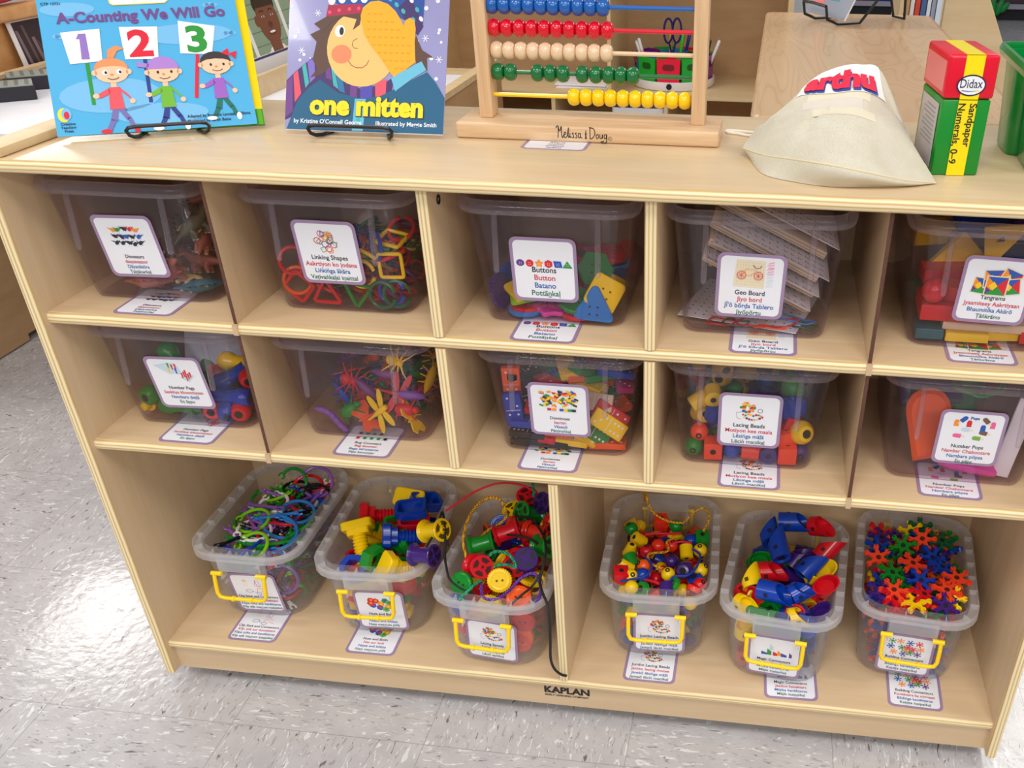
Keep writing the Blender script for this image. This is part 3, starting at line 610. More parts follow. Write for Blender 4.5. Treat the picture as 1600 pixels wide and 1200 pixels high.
def cat(pts, u):
    n = len(pts)-1; x = u*n; i = min(int(x), n-1); f = x-i
    p0, p1, p2, p3 = (Vector(pts[max(0, min(n, k))]) for k in (i-1, i, i+1, i+2))
    return .5*((2*p1)+(-p0+p2)*f+(2*p0-5*p1+4*p2-p3)*f*f+(-p0+3*p1-3*p2+p3)*f**3)
zt = ZT+.0006
cont = [(.800, .135, zt), (.817, .066, zt), (.850, .040, zt), (.886, .028, zt), (.925, .033, zt), (.961, .042, zt), (.986, .055, zt)]
ridge = [(.7945, .130, .7897), (.818, .085, .7945), (.850, .048, .8005), (.883, .022, .8033), (.920, .022, .7975), (.955, .034, .789), (.9884, .055, .7818)]
up1 = [(.800, .145, .797), (.822, .115, .812), (.850, .095, .821), (.884, .085, .8265), (.917, .080, .8235), (.950, .074, .810), (.984, .066, .7875)]
up2 = [(.808, .155, .806), (.830, .150, .822), (.853, .145, .832), (.884, .140, .839), (.916, .135, .839), (.950, .115, .824), (.977, .080, .796)]
sh = [(.813, .165, .806), (.835, .170, .824), (.860, .185, .8445), (.888, .192, .851), (.918, .188, .853), (.943, .160, .837), (.971, .100, .801)]
top = [(.815, .185, .799), (.842, .195, .823), (.868, .205, .846), (.892, .212, .857), (.914, .210, .8606), (.938, .198, .8555), (.972, .120, .797)]
back = [(.820, .20, .786), (.850, .225, .795), (.872, .235, .80), (.895, .24, .804), (.918, .238, .805), (.945, .22, .80), (.976, .14, .785)]
bb = [(.822, .20, zt), (.85, .22, zt), (.872, .23, zt), (.895, .234, zt), (.918, .232, zt), (.945, .215, zt), (.975, .135, zt)]
rowsB = [cont, ridge, up1, up2, sh, top, back, bb]; NU, NV = 96, 90; rnd = random.Random(3)
wr = [(rnd.uniform(0, 1), rnd.uniform(.1, .7), rnd.uniform(-1.2, 1.2), rnd.uniform(.05, .12), rnd.uniform(-.0036, .0032)) for _ in range(40)]
def bag_pt(u, vv, lift=0):
    c = cat([cat(r_, u) for r_ in rowsB], vv)
    if .16 < vv < .72:
        d = 0
        for a, b_, an, sg, am in wr:
            du, dv = u-a, vv-b_; s_ = du*math.cos(an)+dv*math.sin(an); q_ = -du*math.sin(an)+dv*math.cos(an)
            d += am*math.exp(-(q_/.024)**2-(s_/(sg*1.6))**2)
        d *= min(1, (vv-.16)/.08, (.72-vv)/.08)
        c = c+Vector((0, -.7, .7))*(d+lift)
    elif lift: c = c+Vector((0, -.7, .7))*lift
    return c
cb = T(.89, .12, ZT)
bag = thing('drawstring_bag', 'cream canvas drawstring bag bulging with a boxy item, standing by the red-lidded box', 'bag', cb)
mb = MB(); vs = [tuple(bag_pt(i/NU, j/NV)-Vector((.89, .12, ZT))) for j in range(NV+1) for i in range(NU+1)]
fs = [(j*(NU+1)+i, j*(NU+1)+i+1, (j+1)*(NU+1)+i+1, (j+1)*(NU+1)+i) for j in range(NV) for i in range(NU)]
fs.append(tuple(range(NU+1))[::-1]+tuple()) if 0 else None
mb.add(vs, fs); nb = NV*(NU+1)
for i in range(NU): mb.f.append((i+1, i, nb+i, nb+i+1)); mb.m.append(0)
obj('bag_body', mb, canv, bag, None, 75)
mb = MB(); mb.tube([tuple(bag_pt(i/40, 1/7.)-Vector((.89, .12, ZT))+Vector((0, -.0003, 0))) for i in range(41)], .0009, 6); obj('seam', mb, cm((228, 214, 178), .9), bag)
# the white printed patch folded over the top
def patch(u0, u1, v0, v1, lift, nu=16, nv=8, curve=0):
    m_ = MB(); vs = []
    for j in range(nv+1):
        for i in range(nu+1):
            u = u0+(u1-u0)*i/nu; k = (i/nu-.5)*2; vv = v0+(v1-v0)*j/nv+curve*(1-k*k)*(1-j/nv)
            vs.append(tuple(bag_pt(u, vv, lift)-Vector((.89, .12, ZT))))
    m_.add(vs, [(j*(nu+1)+i, j*(nu+1)+i+1, (j+1)*(nu+1)+i+1, (j+1)*(nu+1)+i) for j in range(nv) for i in range(nu)]); return m_
obj('white_patch', patch(.27, .80, .515, .70, .0010, 24, 12, curve=-.05), cm((246, 244, 240), .6), bag, None, 75)
tm = MB(); vs, fs = text2d('arthu', 1, .06, 1.1); x0 = min(p[0] for p in vs); x1 = max(p[0] for p in vs)
for (dx, dy, lf, mi) in ((.012, -.014, .0018, 1), (0, 0, .0028, 0)):
    q = []
    for px, py in vs:
        k = (px-x0)/(x1-x0); arch = (k-.5)*2
        u = .31+.43*k+dx*.6; vv = .525+dy+.12*py/.75-.055*(1-arch*arch)*.55-.03*arch*arch*0
        q.append(tuple(bag_pt(u, vv, lf)-Vector((.89, .12, ZT))))
    tm.add(q, fs, mi)
o = obj('printed_lettering', tm, [cm((226, 26, 66), .6), cm((40, 70, 160), .6)], bag, None, 75); o['label'] = 'red lettering with a blue drop shadow'
stn = MB()
for u0_, u1_, v0_, v1_, mi in ((.36, .70, .44, .53, 0), (.34, .66, .385, .44, 1), (.40, .72, .34, .385, 0)):
    stn.join(patch(u0_, u1_, v0_, v1_, .0003, 10, 5), None, mi)
obj('faded_print', stn, [cm((226, 217, 192), .9), cm((219, 210, 197), .9)], bag, None, 75)
mb = MB(); mb.tube([cat([(.812, .19, ZT+.012), (.800, .215, ZT+.0025), (.786, .224, ZT+.0022), (.774, .228, ZT+.0022), (.772, .236, ZT+.0022), (.784, .236, ZT+.0022), (.800, .228, ZT+.0032), (.818, .20, ZT+.008)], k/32)-Vector((.89, .12, ZT)) for k in range(33)], .0016, 8)
obj('drawstring', mb, cm((240, 234, 220), .8), bag)

# ------------------------------------------------------------------ green caddy bin at the shelf end
gc = MB(); GRN = mat('bin_green', (8, 140, 60), .18, .5, 0, .3)
gb = thing('caddy_bin', 'bright green plastic caddy bin standing beside the flash card box', 'bin', T(1.07, .10, ZT+.0003))
def hollow(w0, l0, w1, l1, h, r, th=.0025):
    m_ = MB(); lp = lambda w_, l_, z, r_: [(x, y, z) for x, y in rrect(w_, l_, r_, 4)]
    m_.loft([lp(w0-.004, l0-.004, 0, r-.002), lp(w0, l0, .003, r), lp(w1, l1, h, r), lp(w1-2*th, l1-2*th, h, r-th*.6), lp(w0-2*th, l0-2*th, .006, r-th*.6)]); return m_
obj('front_well', hollow(.15, .066, .165, .074, .098, .012), GRN, gb, T(.092, .037, 0))
obj('rear_well', hollow(.155, .060, .17, .068, .098, .012), GRN, gb, T(.085, .108, 0))
rm = MB(); lp = lambda w_, l_, z, r_: [(x, y, z) for x, y in rrect(w_, l_, r_, 5)]
rm.loft([lp(.176, .158, .094, .012), lp(.184, .166, .092, .016), lp(.188, .170, .098, .018), lp(.184, .166, .103, .016), lp(.176, .158, .103, .012), lp(.174, .156, .097, .011), lp(.176, .158, .094, .012)], c0=False, c1=False)
obj('rim', rm, GRN, gb, T(.086, .073, 0) @ R(D(-1)))
# ------------------------------------------------------------------ furniture behind the storage shelf
wt = thing('low_shelf_unit', 'low shelf unit with a maple plank top running back behind the drawstring bag', 'shelf unit', T(.97, .8355, 0))
mb = MB(); mb.prism(rrect(.348, 1.008, .022, 5), ZT-.018, ZT-.001, 0, None, .003); obj('plank_top', mb, MAPLE, wt)
for x in (-.16, .16):
    mb = MB(); mb.box(x-.008, x+.008, -.48, .48, .03, ZT-.018); obj('side_panel', mb, PALE, wt, None, 0)
mb = MB(); mb.box(-.152, .152, -.47, -.456, .03, ZT-.018); obj('end_panel', mb, PALE, wt, None, 0)
mb = MB(); mb.box(-.152, .152, -.456, .47, .03, .045); obj('bottom_board', mb, PALE, wt, None, 0)
for x in (-.14, .14):
    for y in (-.42, .42):
        mb = MB(); mb.lathe([(.012, 0), (.014, .004), (.014, .03), (.008, .032)], 12); obj('foot', mb, DARK, wt, T(x, y, 0))
# magazine on an easel, at the far end of the plank top
MM = T(.945, 1.20, ZT) @ R(D(-62))
ez = thing('wire_easel', 'black wire easel at the far end of the maple plank top', 'easel', MM)
r = .0028
mb = MB(); mb.tube([(-.045, -.06, .035), (-.045, -.055, .012), (-.045, -.03, r), (-.045, .02, r), (-.045, .07, .06), (-.045, .10, .16)], r, 8); obj('side_wire', mb, WIRE, ez)
mb = MB(); mb.tube([(.045, -.06, .035), (.045, -.055, .012), (.045, -.03, r), (.045, .02, r), (.045, .07, .06), (.045, .10, .16)], r, 8); obj('side_wire', mb, WIRE, ez)
mb = MB(); mb.tube([(-.045, -.06, .035), (0, -.063, .037), (.045, -.06, .035)], r, 8); obj('front_bar', mb, WIRE, ez)
mb = MB(); mb.tube([(-.03, .102, .16), (-.028, .13, .05), (-.02, .14, r), (.02, .14, r), (.028, .13, .05), (.03, .102, .16)], r, 8); obj('rear_leg', mb, WIRE, ez)
mg = thing('magazine', 'glossy grey and teal magazine leaning in the far wire easel', 'magazine', MM @ T(0, -.036, .013) @ R(D(-27), 'X'))
mb = MB(); mb.box(-.075, .075, 0, .004, 0, .2); obj('pages', mb, PAPER, mg, None, 0)
mb = MB(); mb.box(-.076, .076, -.001, 0, 0, .201)
for k, (a, b_, c, d, ci) in enumerate(((-.06, .03, .03, .10, 1), (-.03, .06, .08, .15, 2), (-.06, -.02, .02, .06, 3), (.0, .05, .12, .18, 4))): mb.box(a, b_, -.0013-k*.0001, -.001, c, d, ci)
obj('cover', mb, [cm((150, 156, 172), .15), cm((40, 150, 140), .2), cm((110, 110, 130), .2), cm((230, 120, 120), .2), cm((220, 226, 236), .2)], mg, None, 0)

# open shelf unit seen behind the abacus
ub = thing('open_shelf_unit', 'tan open shelf unit behind the abacus with a marker caddy on its shelf', 'shelf unit', T(.34, 2.03, 0))
def bx_(name, x0, x1, y0, y1, z0, z1, m_, par, ox=.34, oy=2.03, ang=0):
    mb = MB(); mb.box(x0-ox, x1-ox, y0-oy, y1-oy, z0, z1); return obj(name, mb, m_, par, None, ang)
bx_('back_panel', -.185, .862, 2.2, 2.21, .02, 1.05, TAN, ub)
bx_('side_panel', -.187, -.172, 1.857, 2.2, .0, 1.05, PALE, ub); bx_('side_panel', .848, .863, 1.857, 2.2, .0, 1.05, PALE, ub)
bx_('shelf_board', -.172, .848, 1.857, 2.2, .490, .4995, PALE, ub); bx_('bottom_board', -.172, .848, 1.857, 2.2, .05, .065, PALE, ub); bx_('top_board', -.19, .866, 1.85, 2.21, 1.05, 1.066, PALE, ub)
bx_('divider', .361, .371, 1.862, 2.2, .4995, 1.05, PALE, ub)
for x in (.202, .527): bx_('divider', x-.0055, x+.0055, 1.862, 2.2, .065, .490, PALE, ub)
for k, (y, dx) in enumerate(((1.92, 0), (1.925, .006), (1.918, -.004))):
    mb = MB(); mb.box(-.075, .075, 0, .12, 0, .0035); tag(obj('paper_stack', mb, [PAPER], None, T(.275+dx, y, .4997+k*.0036) @ R(D(2-2*k)), 0), ('bottom', 'middle', 'top')[k]+' white paper pad of the small pile behind the abacus beads', 'paper pad', 'white paper pads behind the abacus')
ws = thing('paper_bin', 'white box standing in the lower cubby behind the yellow abacus beads', 'box', T(.445, 1.95, .0655))
obj('tray', hollow(.145, .15, .15, .155, .395, .008), cm((232, 234, 240), .5), ws)
# marker caddy
cdx, cdy = .53, 2.03
cd = thing('marker_caddy', 'round white turntable caddy with green, red and purple cups of pens behind the abacus', 'caddy', T(cdx, cdy, .4998))
mb = MB(); mb.lathe([(.10, 0), (.118, .001), (.121, .006), (.121, .024), (.116, .024), (.114, .012), (.001, .012)], 40); mb.lathe([(.008, .001), (.008, .004)], 14, 1, T(0, -.1195, .0135) @ R(PI/2, 'X')); obj('turntable', mb, [cm((236, 234, 238), .4), DARK], cd)
cups = []
for k, (c, a) in enumerate((('green', -128), ('red', -92), ('green', -56), ('violet', -12), ('green', 30), ('red', 68), ('green', 110), ('violet', 152), ('blue', -165))):
    a = D(a); cc = {'green': (20, 178, 54), 'red': (238, 30, 66), 'violet': (140, 40, 150), 'blue': (30, 120, 190)}[c]
    mb = MB(); pr = [(x, y) for x, y in ((-.034, -.030), (.034, -.030), (.026, .026), (-.026, .026))]
    mb.loft([[(x*.9, y*.9, 0) for x, y in pr], [(x, y, .072) for x, y in pr], [(x*.92, y*.92, .072) for x, y in pr], [(x*.84, y*.84, .003) for x, y in pr]])
    mb.prism(rrect(.034, .017, .0084, 4), 0, .0006, 1, T(0, -.0292, .05) @ R(PI/2, 'X'))
    Mc = T(.083*math.cos(a), .083*math.sin(a), .0125) @ R(a+PI/2)
    obj('cup', mb, [cm(cc, .3), cm(tuple(int(v*.5) for v in cc), .5)], cd, Mc); cups.append(Mc)
mb = MB(); mb.lathe([(.036, 0), (.04, .078), (.037, .078), (.033, .004), (0, .004)], 20); obj('centre_cup', mb, cm((60, 150, 200), .3), cd, T(0, 0, .0125))
def pen(x, y, h, lean, az, c, capc, label, kind='marker', rr=.0045):
    g = thing(kind, label, 'pen', T(cdx+x, cdy+y, .5165) @ R(az) @ R(lean, 'Y'))
    mb = MB(); mb.lathe([(rr*.7, 0), (rr, .004), (rr, h*.72)], 10); obj('barrel', mb, cm(c, .3), g)
    mb = MB(); mb.lathe([(rr*1.05, h*.72), (rr*1.05, h*.97), (rr*.6, h)], 10); obj('cap', mb, cm(capc, .3), g)
for a in ((-.066, -.05, .112, -.35, 0, (40, 70, 190), (240, 240, 240), 'blue marker with a white cap leaning out of the first green cup'), (-.062, -.052, .118, -.30, .1, (240, 180, 190), (244, 240, 240), 'pale pink marker leaning out of the first green cup'),
          (-.074, -.05, .088, -.5, 0, (190, 40, 60), (150, 30, 40), 'dark red crayon in the first green cup'), (-.012, .02, .12, 0, 0, (246, 190, 20), (246, 190, 20), 'yellow pencil standing in the centre cup'),
          (.012, -.008, .125, .12, 0, (60, 200, 40), (60, 200, 40), 'lime green marker in the centre cup'), (.02, .012, .125, .2, 0, (24, 50, 140), (24, 50, 140), 'navy pen in the centre cup leaning beside the lime marker'),
          (.084, -.02, .11, .2, 0, (200, 60, 80), (40, 30, 50), 'red pencil with a dark tip in the purple cup'), (.09, -.014, .115, .38, 0, (236, 236, 240), (236, 236, 240), 'white crayon leaning out of the purple cup'), (.078, -.012, .10, .1, 0, (230, 180, 190), (220, 80, 100), 'pink pencil in the purple cup')):
    pen(*a)
sc = thing('scissors', 'navy handled looped scissors standing in the centre cup', 'scissors', T(cdx-.004, cdy-.012, .5165))
for s_ in (-1, 1):
    mb = MB(); mb.tube([(s_*.012+.018*math.cos(a)*.7, s_*.004, .128+.032*math.sin(a)) for a in (2*PI*i/16 for i in range(16))], .0032, 6, True); mb.tube([(s_*.009, s_*.003, .097), (s_*.002, s_*.002, .07), (0, s_*.002, .0)], .003, 6)
    obj('blade_handle', mb, cm((28, 36, 110), .35), sc)

# end bookcase with a slanted front and its books
eb = thing('slant_bookcase', 'pale bookcase with a slanted front edge standing beyond the plank top', 'bookcase', T(1.45, 1.78, 0))
for y in (1.75, 2.2):
    mb = MB(); mb.prism([(1.23-1.45, 0), (1.72-1.45, 0), (1.72-1.45, .04), (1.302-1.45, .84), (1.23-1.45, .84)], -.008, .008, 0, T(0, y-1.78, 0) @ R(PI/2, 'X'), .002); obj('side_panel', mb, PALE, eb)
for z, d in ((.06, .44), (.36, .30), (.62, .18)): bx_('shelf_board', 1.232, 1.232+d, 1.76, 2.19, z, z+.014, PALE, eb, 1.45, 1.78)
bs = thing('book_stand', 'narrow stand full of upright books beyond the plank top', 'stand', T(1.17, 1.80, 0))
bx_('base', 1.12, 1.226, 1.72, 1.9, 0, .48, PALE, bs, 1.17, 1.80); bx_('end_board', 1.12, 1.13, 1.72, 1.9, .48, .86, PALE, bs, 1.17, 1.80)
for k, (x, w_, c, nm) in enumerate(((1.133, .012, (206, 160, 110), 'tan'), (1.147, .010, (232, 226, 220), 'cream'), (1.159, .012, (214, 70, 50), 'red'), (1.173, .013, (70, 100, 150), 'blue'), (1.188, .009, (226, 228, 234), 'pale grey'), (1.199, .010, (150, 156, 176), 'slate'), (1.211, .013, (214, 226, 240), 'ice blue'))):
    mb = MB(); mb.rbox(w_, .13, .34-.01*(k % 3), .0015, 1); tag(obj('book', mb, cm(c, .4), None, T(x+w_/2, 1.80, .4805+.17-.005*(k % 3))), nm+' upright book spine in the narrow book stand', 'book', 'books in the narrow stand')
pbx = thing('storage_box', 'pale blue storage box beyond the tan open shelf unit', 'box', T(.945, 2.42, 0)); bx_('box_body', .872, 1.02, 2.40, 2.6, 0, .95, cm((206, 222, 236), .5), pbx, .945, 2.42); bx_('lid', .869, 1.023, 2.397, 2.603, .95, .97, cm((190, 206, 226), .5), pbx, .945, 2.42)
dc = thing('far_cabinet', 'long dark low cabinet with a grey tray rail against the far side', 'cabinet', T(2.2, 7.95, 0))
bx_('plinth', .7, 4.2, 7.8, 8.4, 0, .082, cm((22, 22, 30), .6), dc, 2.2, 7.95); bx_('tray_rail', .68, 4.22, 7.76, 7.8, .084, .118, cm((166, 164, 184), .5), dc, 2.2, 7.95)
bx_('back_panel', .7, 4.2, 8.36, 8.4, .082, .75, cm((80, 76, 84), .6), dc, 2.2, 7.95); bx_('tray', .7, 4.2, 7.8, 8.36, .082, .09, cm((120, 116, 130), .5), dc, 2.2, 7.95)
for k, (x, c, nm) in enumerate(((1.75, (30, 50, 150), 'blue'), (1.45, (150, 60, 60), 'dark red'), (2.72, (90, 70, 80), 'brown'), (2.95, (170, 140, 130), 'beige'))):
    mb = MB(); mb.rbox(.22, .2, .16, .02, 2); tag(obj('tub', mb, cm(c, .5), None, T(x, 8.0, .171)), nm+' tub on the far cabinet tray', 'tub')
lf = thing('trailing_plant', 'green trailing leaves hanging over the far grey tray rail', 'plant', T(2.55, 7.74, .12))
for k, (x, a, b_) in enumerate(((-.05, .12, .07), (-.01, .16, .06), (.04, .13, .06), (.08, .10, .05))):
    mb = MB(); mb.ball(.5, T(x, -.02, -.02) @ R(D(-30+22*k), 'Y'), 0, 10, 8, b_*.9, .03, a*.95); obj('leaf', mb, cm((10, 140, 60), .4), lf)

# low cabinet, white table and display rack on the other side
l1 = thing('display_cabinet', 'honey wood display cabinet with a front lip, holding a leaning picture card', 'cabinet', T(-1.25, 1.2, 0))
bx_('front_panel', -1.055, -1.035, .3, 1.085, .004, .60, TAN, l1, -1.25, 1.2); bx_('front_panel', -1.055, -1.035, 1.085, 2.2, .02, .60, TAN, l1, -1.25, 1.2); bx_('lip', -1.055, -1.03, .3, 2.2, .598, .607, PALE, l1, -1.25, 1.2)
bx_('back_panel', -1.115, -1.10, .3, 2.2, .56, .70, OAKY, l1, -1.25, 1.2); bx_('carcass', -1.45, -1.06, .3, 2.2, .004, .555, TAN, l1, -1.25, 1.2)
mb = MB(); mb.rbox(.05, 1.9, .036, .008, 3); obj('top_rail', mb, OAKY, l1, T(-1.095+1.25, 1.25-1.2, .722))
pc = thing('picture_card', 'dark photo card with pale streaks leaning on the honey wood back', 'card', T(-1.07, 1.495, .561) @ R(D(-8), 'Y'))
mb = MB(); mb.box(-.002, 0, -.06, .2, 0, .142); obj('card', mb, PAPER, pc, None, 0)
mb = MB(); mb.box(0, .0004, -.044, .2, 0, .139, 0)
for k, (a, b_, c, d, ci) in enumerate(((-.03, -.02, .01, .12, 1), (-.004, .006, .0, .13, 2), (.018, .03, .0, .10, 1), (.034, .038, .04, .09, 2), (.002, .012, .0, .012, 3))): mb.flat([(a, c), (b_, c), (b_-.012, d), (a-.012, d)], .0006+k*1e-4, ci, R(PI/2, 'Z') @ R(PI/2, 'X'))
obj('photo', mb, [cm((60, 46, 50), .35), cm((132, 110, 120), .35), cm((104, 84, 84), .35), cm((224, 190, 60), .35)], pc, None, 0)
rb = thing('fabric_pouch', 'crimson pouch lying on the honey wood top rail', 'pouch', T(-1.095, 1.33, .741)); mb = MB(); mb.ball(.5, T(0, 0, .03), 0, 16, 10, .08, .5, .062); obj('pouch_body', mb, cm((196, 30, 60), .5), rb)
mb = MB(); mb.tube([(.03, -.2, .045), (.045, -.1, .06), (.045, 0, .064)], .004, 6); obj('strap', mb, cm((220, 170, 190), .5), rb)
tb = thing('work_table', 'low white topped table beside the honey wood display cabinet', 'table', T(-.63, 1.6, 0))
mb = MB(); mb.rbox(.78, 1.5, .022, .006, 2); obj('tabletop', mb, cm((232, 232, 238), .45), tb, T(.03, .02, .569))
for x in (-.16, .22):
    for y in (-.5, .60):
        mb = MB(); mb.lathe([(.018, 0), (.018, .557)], 12); obj('leg', mb, cm((120, 120, 126), .4), tb, T(x, y, 0))
for k, (x, y, rz, nm) in enumerate(((-.925, 1.17, 38, 'dark foam block with a marbled top, set cornerwise on the white table'), (-.955, 1.30, 40, 'dark foam block by the cabinet lip, partly behind the cornerwise block'), (-.86, 1.37, 22, 'dark foam block beside the counting book on the white table'))):
    g = thing('foam_block', nm, 'block', T(x, y, .5805) @ R(D(rz)), 'dark foam blocks on the white table')
    mb = MB(); mb.rbox(.11, .08, .030, .002, 1); obj('core', mb, cm((44, 44, 52), .8), g, T(0, 0, .015)); mb = MB(); mb.box(-.054, .054, -.039, .039, .0301, .033)
    for q in range(5): mb.box(-.045+q*.021, -.037+q*.021, -.035, .035, .033, .0333, 1)
    obj('top_sheet', mb, [cm((150, 156, 146), .6), cm((112, 116, 108), .6)], g, None, 0)
rk = thing('book_rack', 'pale wood book rack with a low lip between the two picture books', 'rack', T(-.45, 1.5, 0))
bx_('front_panel', -.372, -.36, 1.12, 1.9, .5805, .627, PALE, rk, -.45, 1.5); bx_('base', -.52, -.372, 1.12, 1.9, .5805, .592, PALE, rk, -.45, 1.5); bx_('back_panel', -.52, -.50, 1.12, 1.9, .592, .95, OAKY, rk, -.45, 1.5)
bx_('ledge', -.50, -.415, 1.12, 1.9, .592, .650, PALE, rk, -.45, 1.5)
for k, c in enumerate(((232, 232, 238), (90, 92, 160))):
    mb = MB(); mb.box(-.004, .004, -.12, .12, -.03, .024+.004*k); tag(obj('booklet', mb, cm(c, .4), None, T(-.392-.011*k, 1.4, .623) @ R(D(-6), 'Y'), 0), ('white' if k == 0 else 'blue')+' edged booklet tucked behind the rack lip', 'booklet')
ph = thing('photo_book', 'photo book showing a smiling boy against green tiles, leaning in the rack', 'book', T(-.395, 1.30, .6525) @ R(D(-12), 'Y') @ R(PI/2) @ R(PI/2, 'X'))
mb = MB(); mb.box(0, .3, 0, .28, -.006, 0); obj('cover', mb, cm((240, 240, 244), .3), ph, None, 0)
art = MB(); art.flat([(.012, .002), (.3, .002), (.3, .28), (.012, .28)], L, 0)
for k in range(4):
    art.flat([(.05+k*.09, 0), (.066+k*.09, 0), (.066+k*.09, .28), (.05+k*.09, .28)], L*2, 1)
for k in range(9): stroke(art, [(.012, .02+k*.03), (.3, .02+k*.03)], .002, L*1.5, 2)
n0 = len(art.v)
art.flat([(.05, 0), (.075, .05), (.095, .07), (.16, .07), (.19, .04), (.2, 0)], L*3, 1); art.flat([(.078, 0), (.08, .045), (.1, .062), (.15, .062), (.18, .03), (.18, 0)], L*3.5, 3)
art.flat(ell(.083, .056, .012, .012), L*4, 4); art.flat(ell(.125, .068, .032, .014), L*4, 1); art.flat([(.105, .06), (.145, .06), (.145, .1), (.105, .1)], L*4.4, 5)
art.flat(ell(.126, .135, .04, .052, 24), L*5, 5); art.flat(ell(.084, .138, .008, .012), L*4.6, 5); art.flat(ell(.126, .172, .041, .03, 24), L*4.8, 6); art.flat([(.088, .165), (.164, .165), (.156, .2), (.096, .2)], L*5.2, 6)
for x in (.11, .145): art.flat(ell(x, .145, .0055, .0026), L*6, 1); art.flat(ell(x, .145, .003, .0028), L*6.3, 6); stroke(art, [(x-.009, .155), (x, .158), (x+.009, .155)], .003, L*6, 6)
art.flat(ell(.128, .125, .009, .007), L*6, 7); art.flat(ell(.127, .108, .015, .0062), L*6, 7); art.flat(ell(.127, .1095, .0115, .0026), L*6.3, 1)
for x, y, ci in ((.1, .03, 4), (.13, .04, 8), (.15, .02, 4), (.12, .015, 8)): art.flat(ell(x, y, .007, .007), L*4.2, ci)
art.v = [((x if i < n0 else (x-.126)*1.3+.165), max(.001, y-(.0 if i < n0 else .066)), z) for i, (x, y, z) in enumerate(art.v)]
obj('photo', art, [cm((140, 166, 142), .3), cm((240, 240, 242), .3), cm((96, 118, 100), .3), cm((150, 132, 120), .3), cm((216, 30, 50), .3), cm((122, 72, 56), .3), cm((44, 28, 26), .3), cm((96, 48, 42), .3), cm((150, 140, 30), .3)], ph, T(0, 0, .0003), 0)
t2 = thing('side_cabinet', 'low tan cabinet with a pale raised edge beside the abacus', 'cabinet', T(-.05, 1.5, 0))
bx_('side_panel', .057, .071, .85, 1.80, 0, .588, TAN, t2, -.05, 1.5); bx_('edge_rail', .055, .083, .85, 1.80, .588, .602, PALE, t2, -.05, 1.5); bx_('top_board', -.19, .057, .85, 1.80, .55, .565, PALE, t2, -.05, 1.5)
bx_('side_panel', -.204, -.19, .85, 1.80, 0, .588, TAN, t2, -.05, 1.5); bx_('end_panel', -.19, .057, .85, .865, 0, .55, TAN, t2, -.05, 1.5)
mb = MB(); mb.box(-.09, .05, -.14, .14, 0, .002); tag(obj('paper_sheet', mb, PAPER, None, T(-.01, 1.55, .5655) @ R(D(0)), 0), 'white paper sheet lying on the low tan cabinet', 'paper')
# ------------------------------------------------------------------ printed label cards
CARDS = {
 'dino': ('Dinosaurs', 'daayanaasor', 'Ḍāyanāsōra', 'Ṭaiṉācarkaḷ'), 'link': ('Linking Shapes', 'Aakrtiyon ko jodana', 'Liṅkiṅga ākāra', 'Vaṭivaṅkaḷai iṇaittal'),
 'butt': ('Buttons', 'Button', 'Batano', 'Pottāṉkaḷ'), 'geo': ('Geo Board', 'Jiyo bord', "Jī'ō bōrḍa Tablero", 'Jiyōpōrṭu'),
 'tang': ('Tangrams', 'Jyaamiteey Aakrtiyaan', 'Bhaumitīka Akārō', 'Ṭāṅkrāms'), 'pegs': ('Number Pegs', 'Sankhya khoontiyaan', 'Nambara ḍaṭṭā', 'Eṇ āppu'),
 'bug': ('Bug Counters', 'Bag kauntar', "Baga kā'uṇṭarsa", 'Pijai kavuṇṭar'), 'dom': ('Dominoes', 'bartan', 'Vāsaṇō', 'Pāttiraṅkaḷ'),
 'bead': ('Lacing Beads', 'Motiyon kee maala', 'Lēsiṅga māḷā', 'Lēciṅ maṇikaḷ'), 'pops': ('Number Pops', 'Nambar Chabootare', 'Nambara pōpsa', 'Eṇ pāps'),
 'clip': ('Clip Stick and Connectors', 'Klip stik aur konektars', 'Klipa stika anē kanēkṭarsa', 'Klip sṭik maṟṟum iṇaippikaḷ'), 'nuts': ('Nuts and Bolts', 'Nat aur bolt', 'Naṭsa anē bōlṭsa', 'Naṭs maṟṟum pōlṭ'),
 'spool': ('Lacing Spools', 'Lesing spool', 'Lēsiṅga spūlsa', 'Lēciṅ spūlkaḷ'), 'jumbo': ('Jumbo Lacing Beads', 'Jambo lesing motee', 'Jambō lēsiṅga māḷā', 'Jampō lēciṅ maṇikaḷ'),
 'magic': ('Magic Connectors', 'Jaadoo kanektars', 'Mējika kanēkṭarsa', 'Mējik iṇaippikaḷ'), 'bld': ('Building Connectors', 'Konektars ka nirmaan', 'Bildiṅga kanēkṭarsa', 'Kaṭṭiṭa iṇaippikaḷ'),
 'abac': ('Abacus', 'abaikas', 'Abēkasa', 'Apākas')}
PC = [cm(c) for c in ((220, 40, 50), (250, 150, 40), (252, 206, 30), (40, 150, 70), (40, 90, 180), (100, 60, 140), (40, 44, 60), (236, 222, 190), (200, 222, 232), (250, 250, 250), (120, 90, 70), (240, 100, 160), (120, 180, 60))]
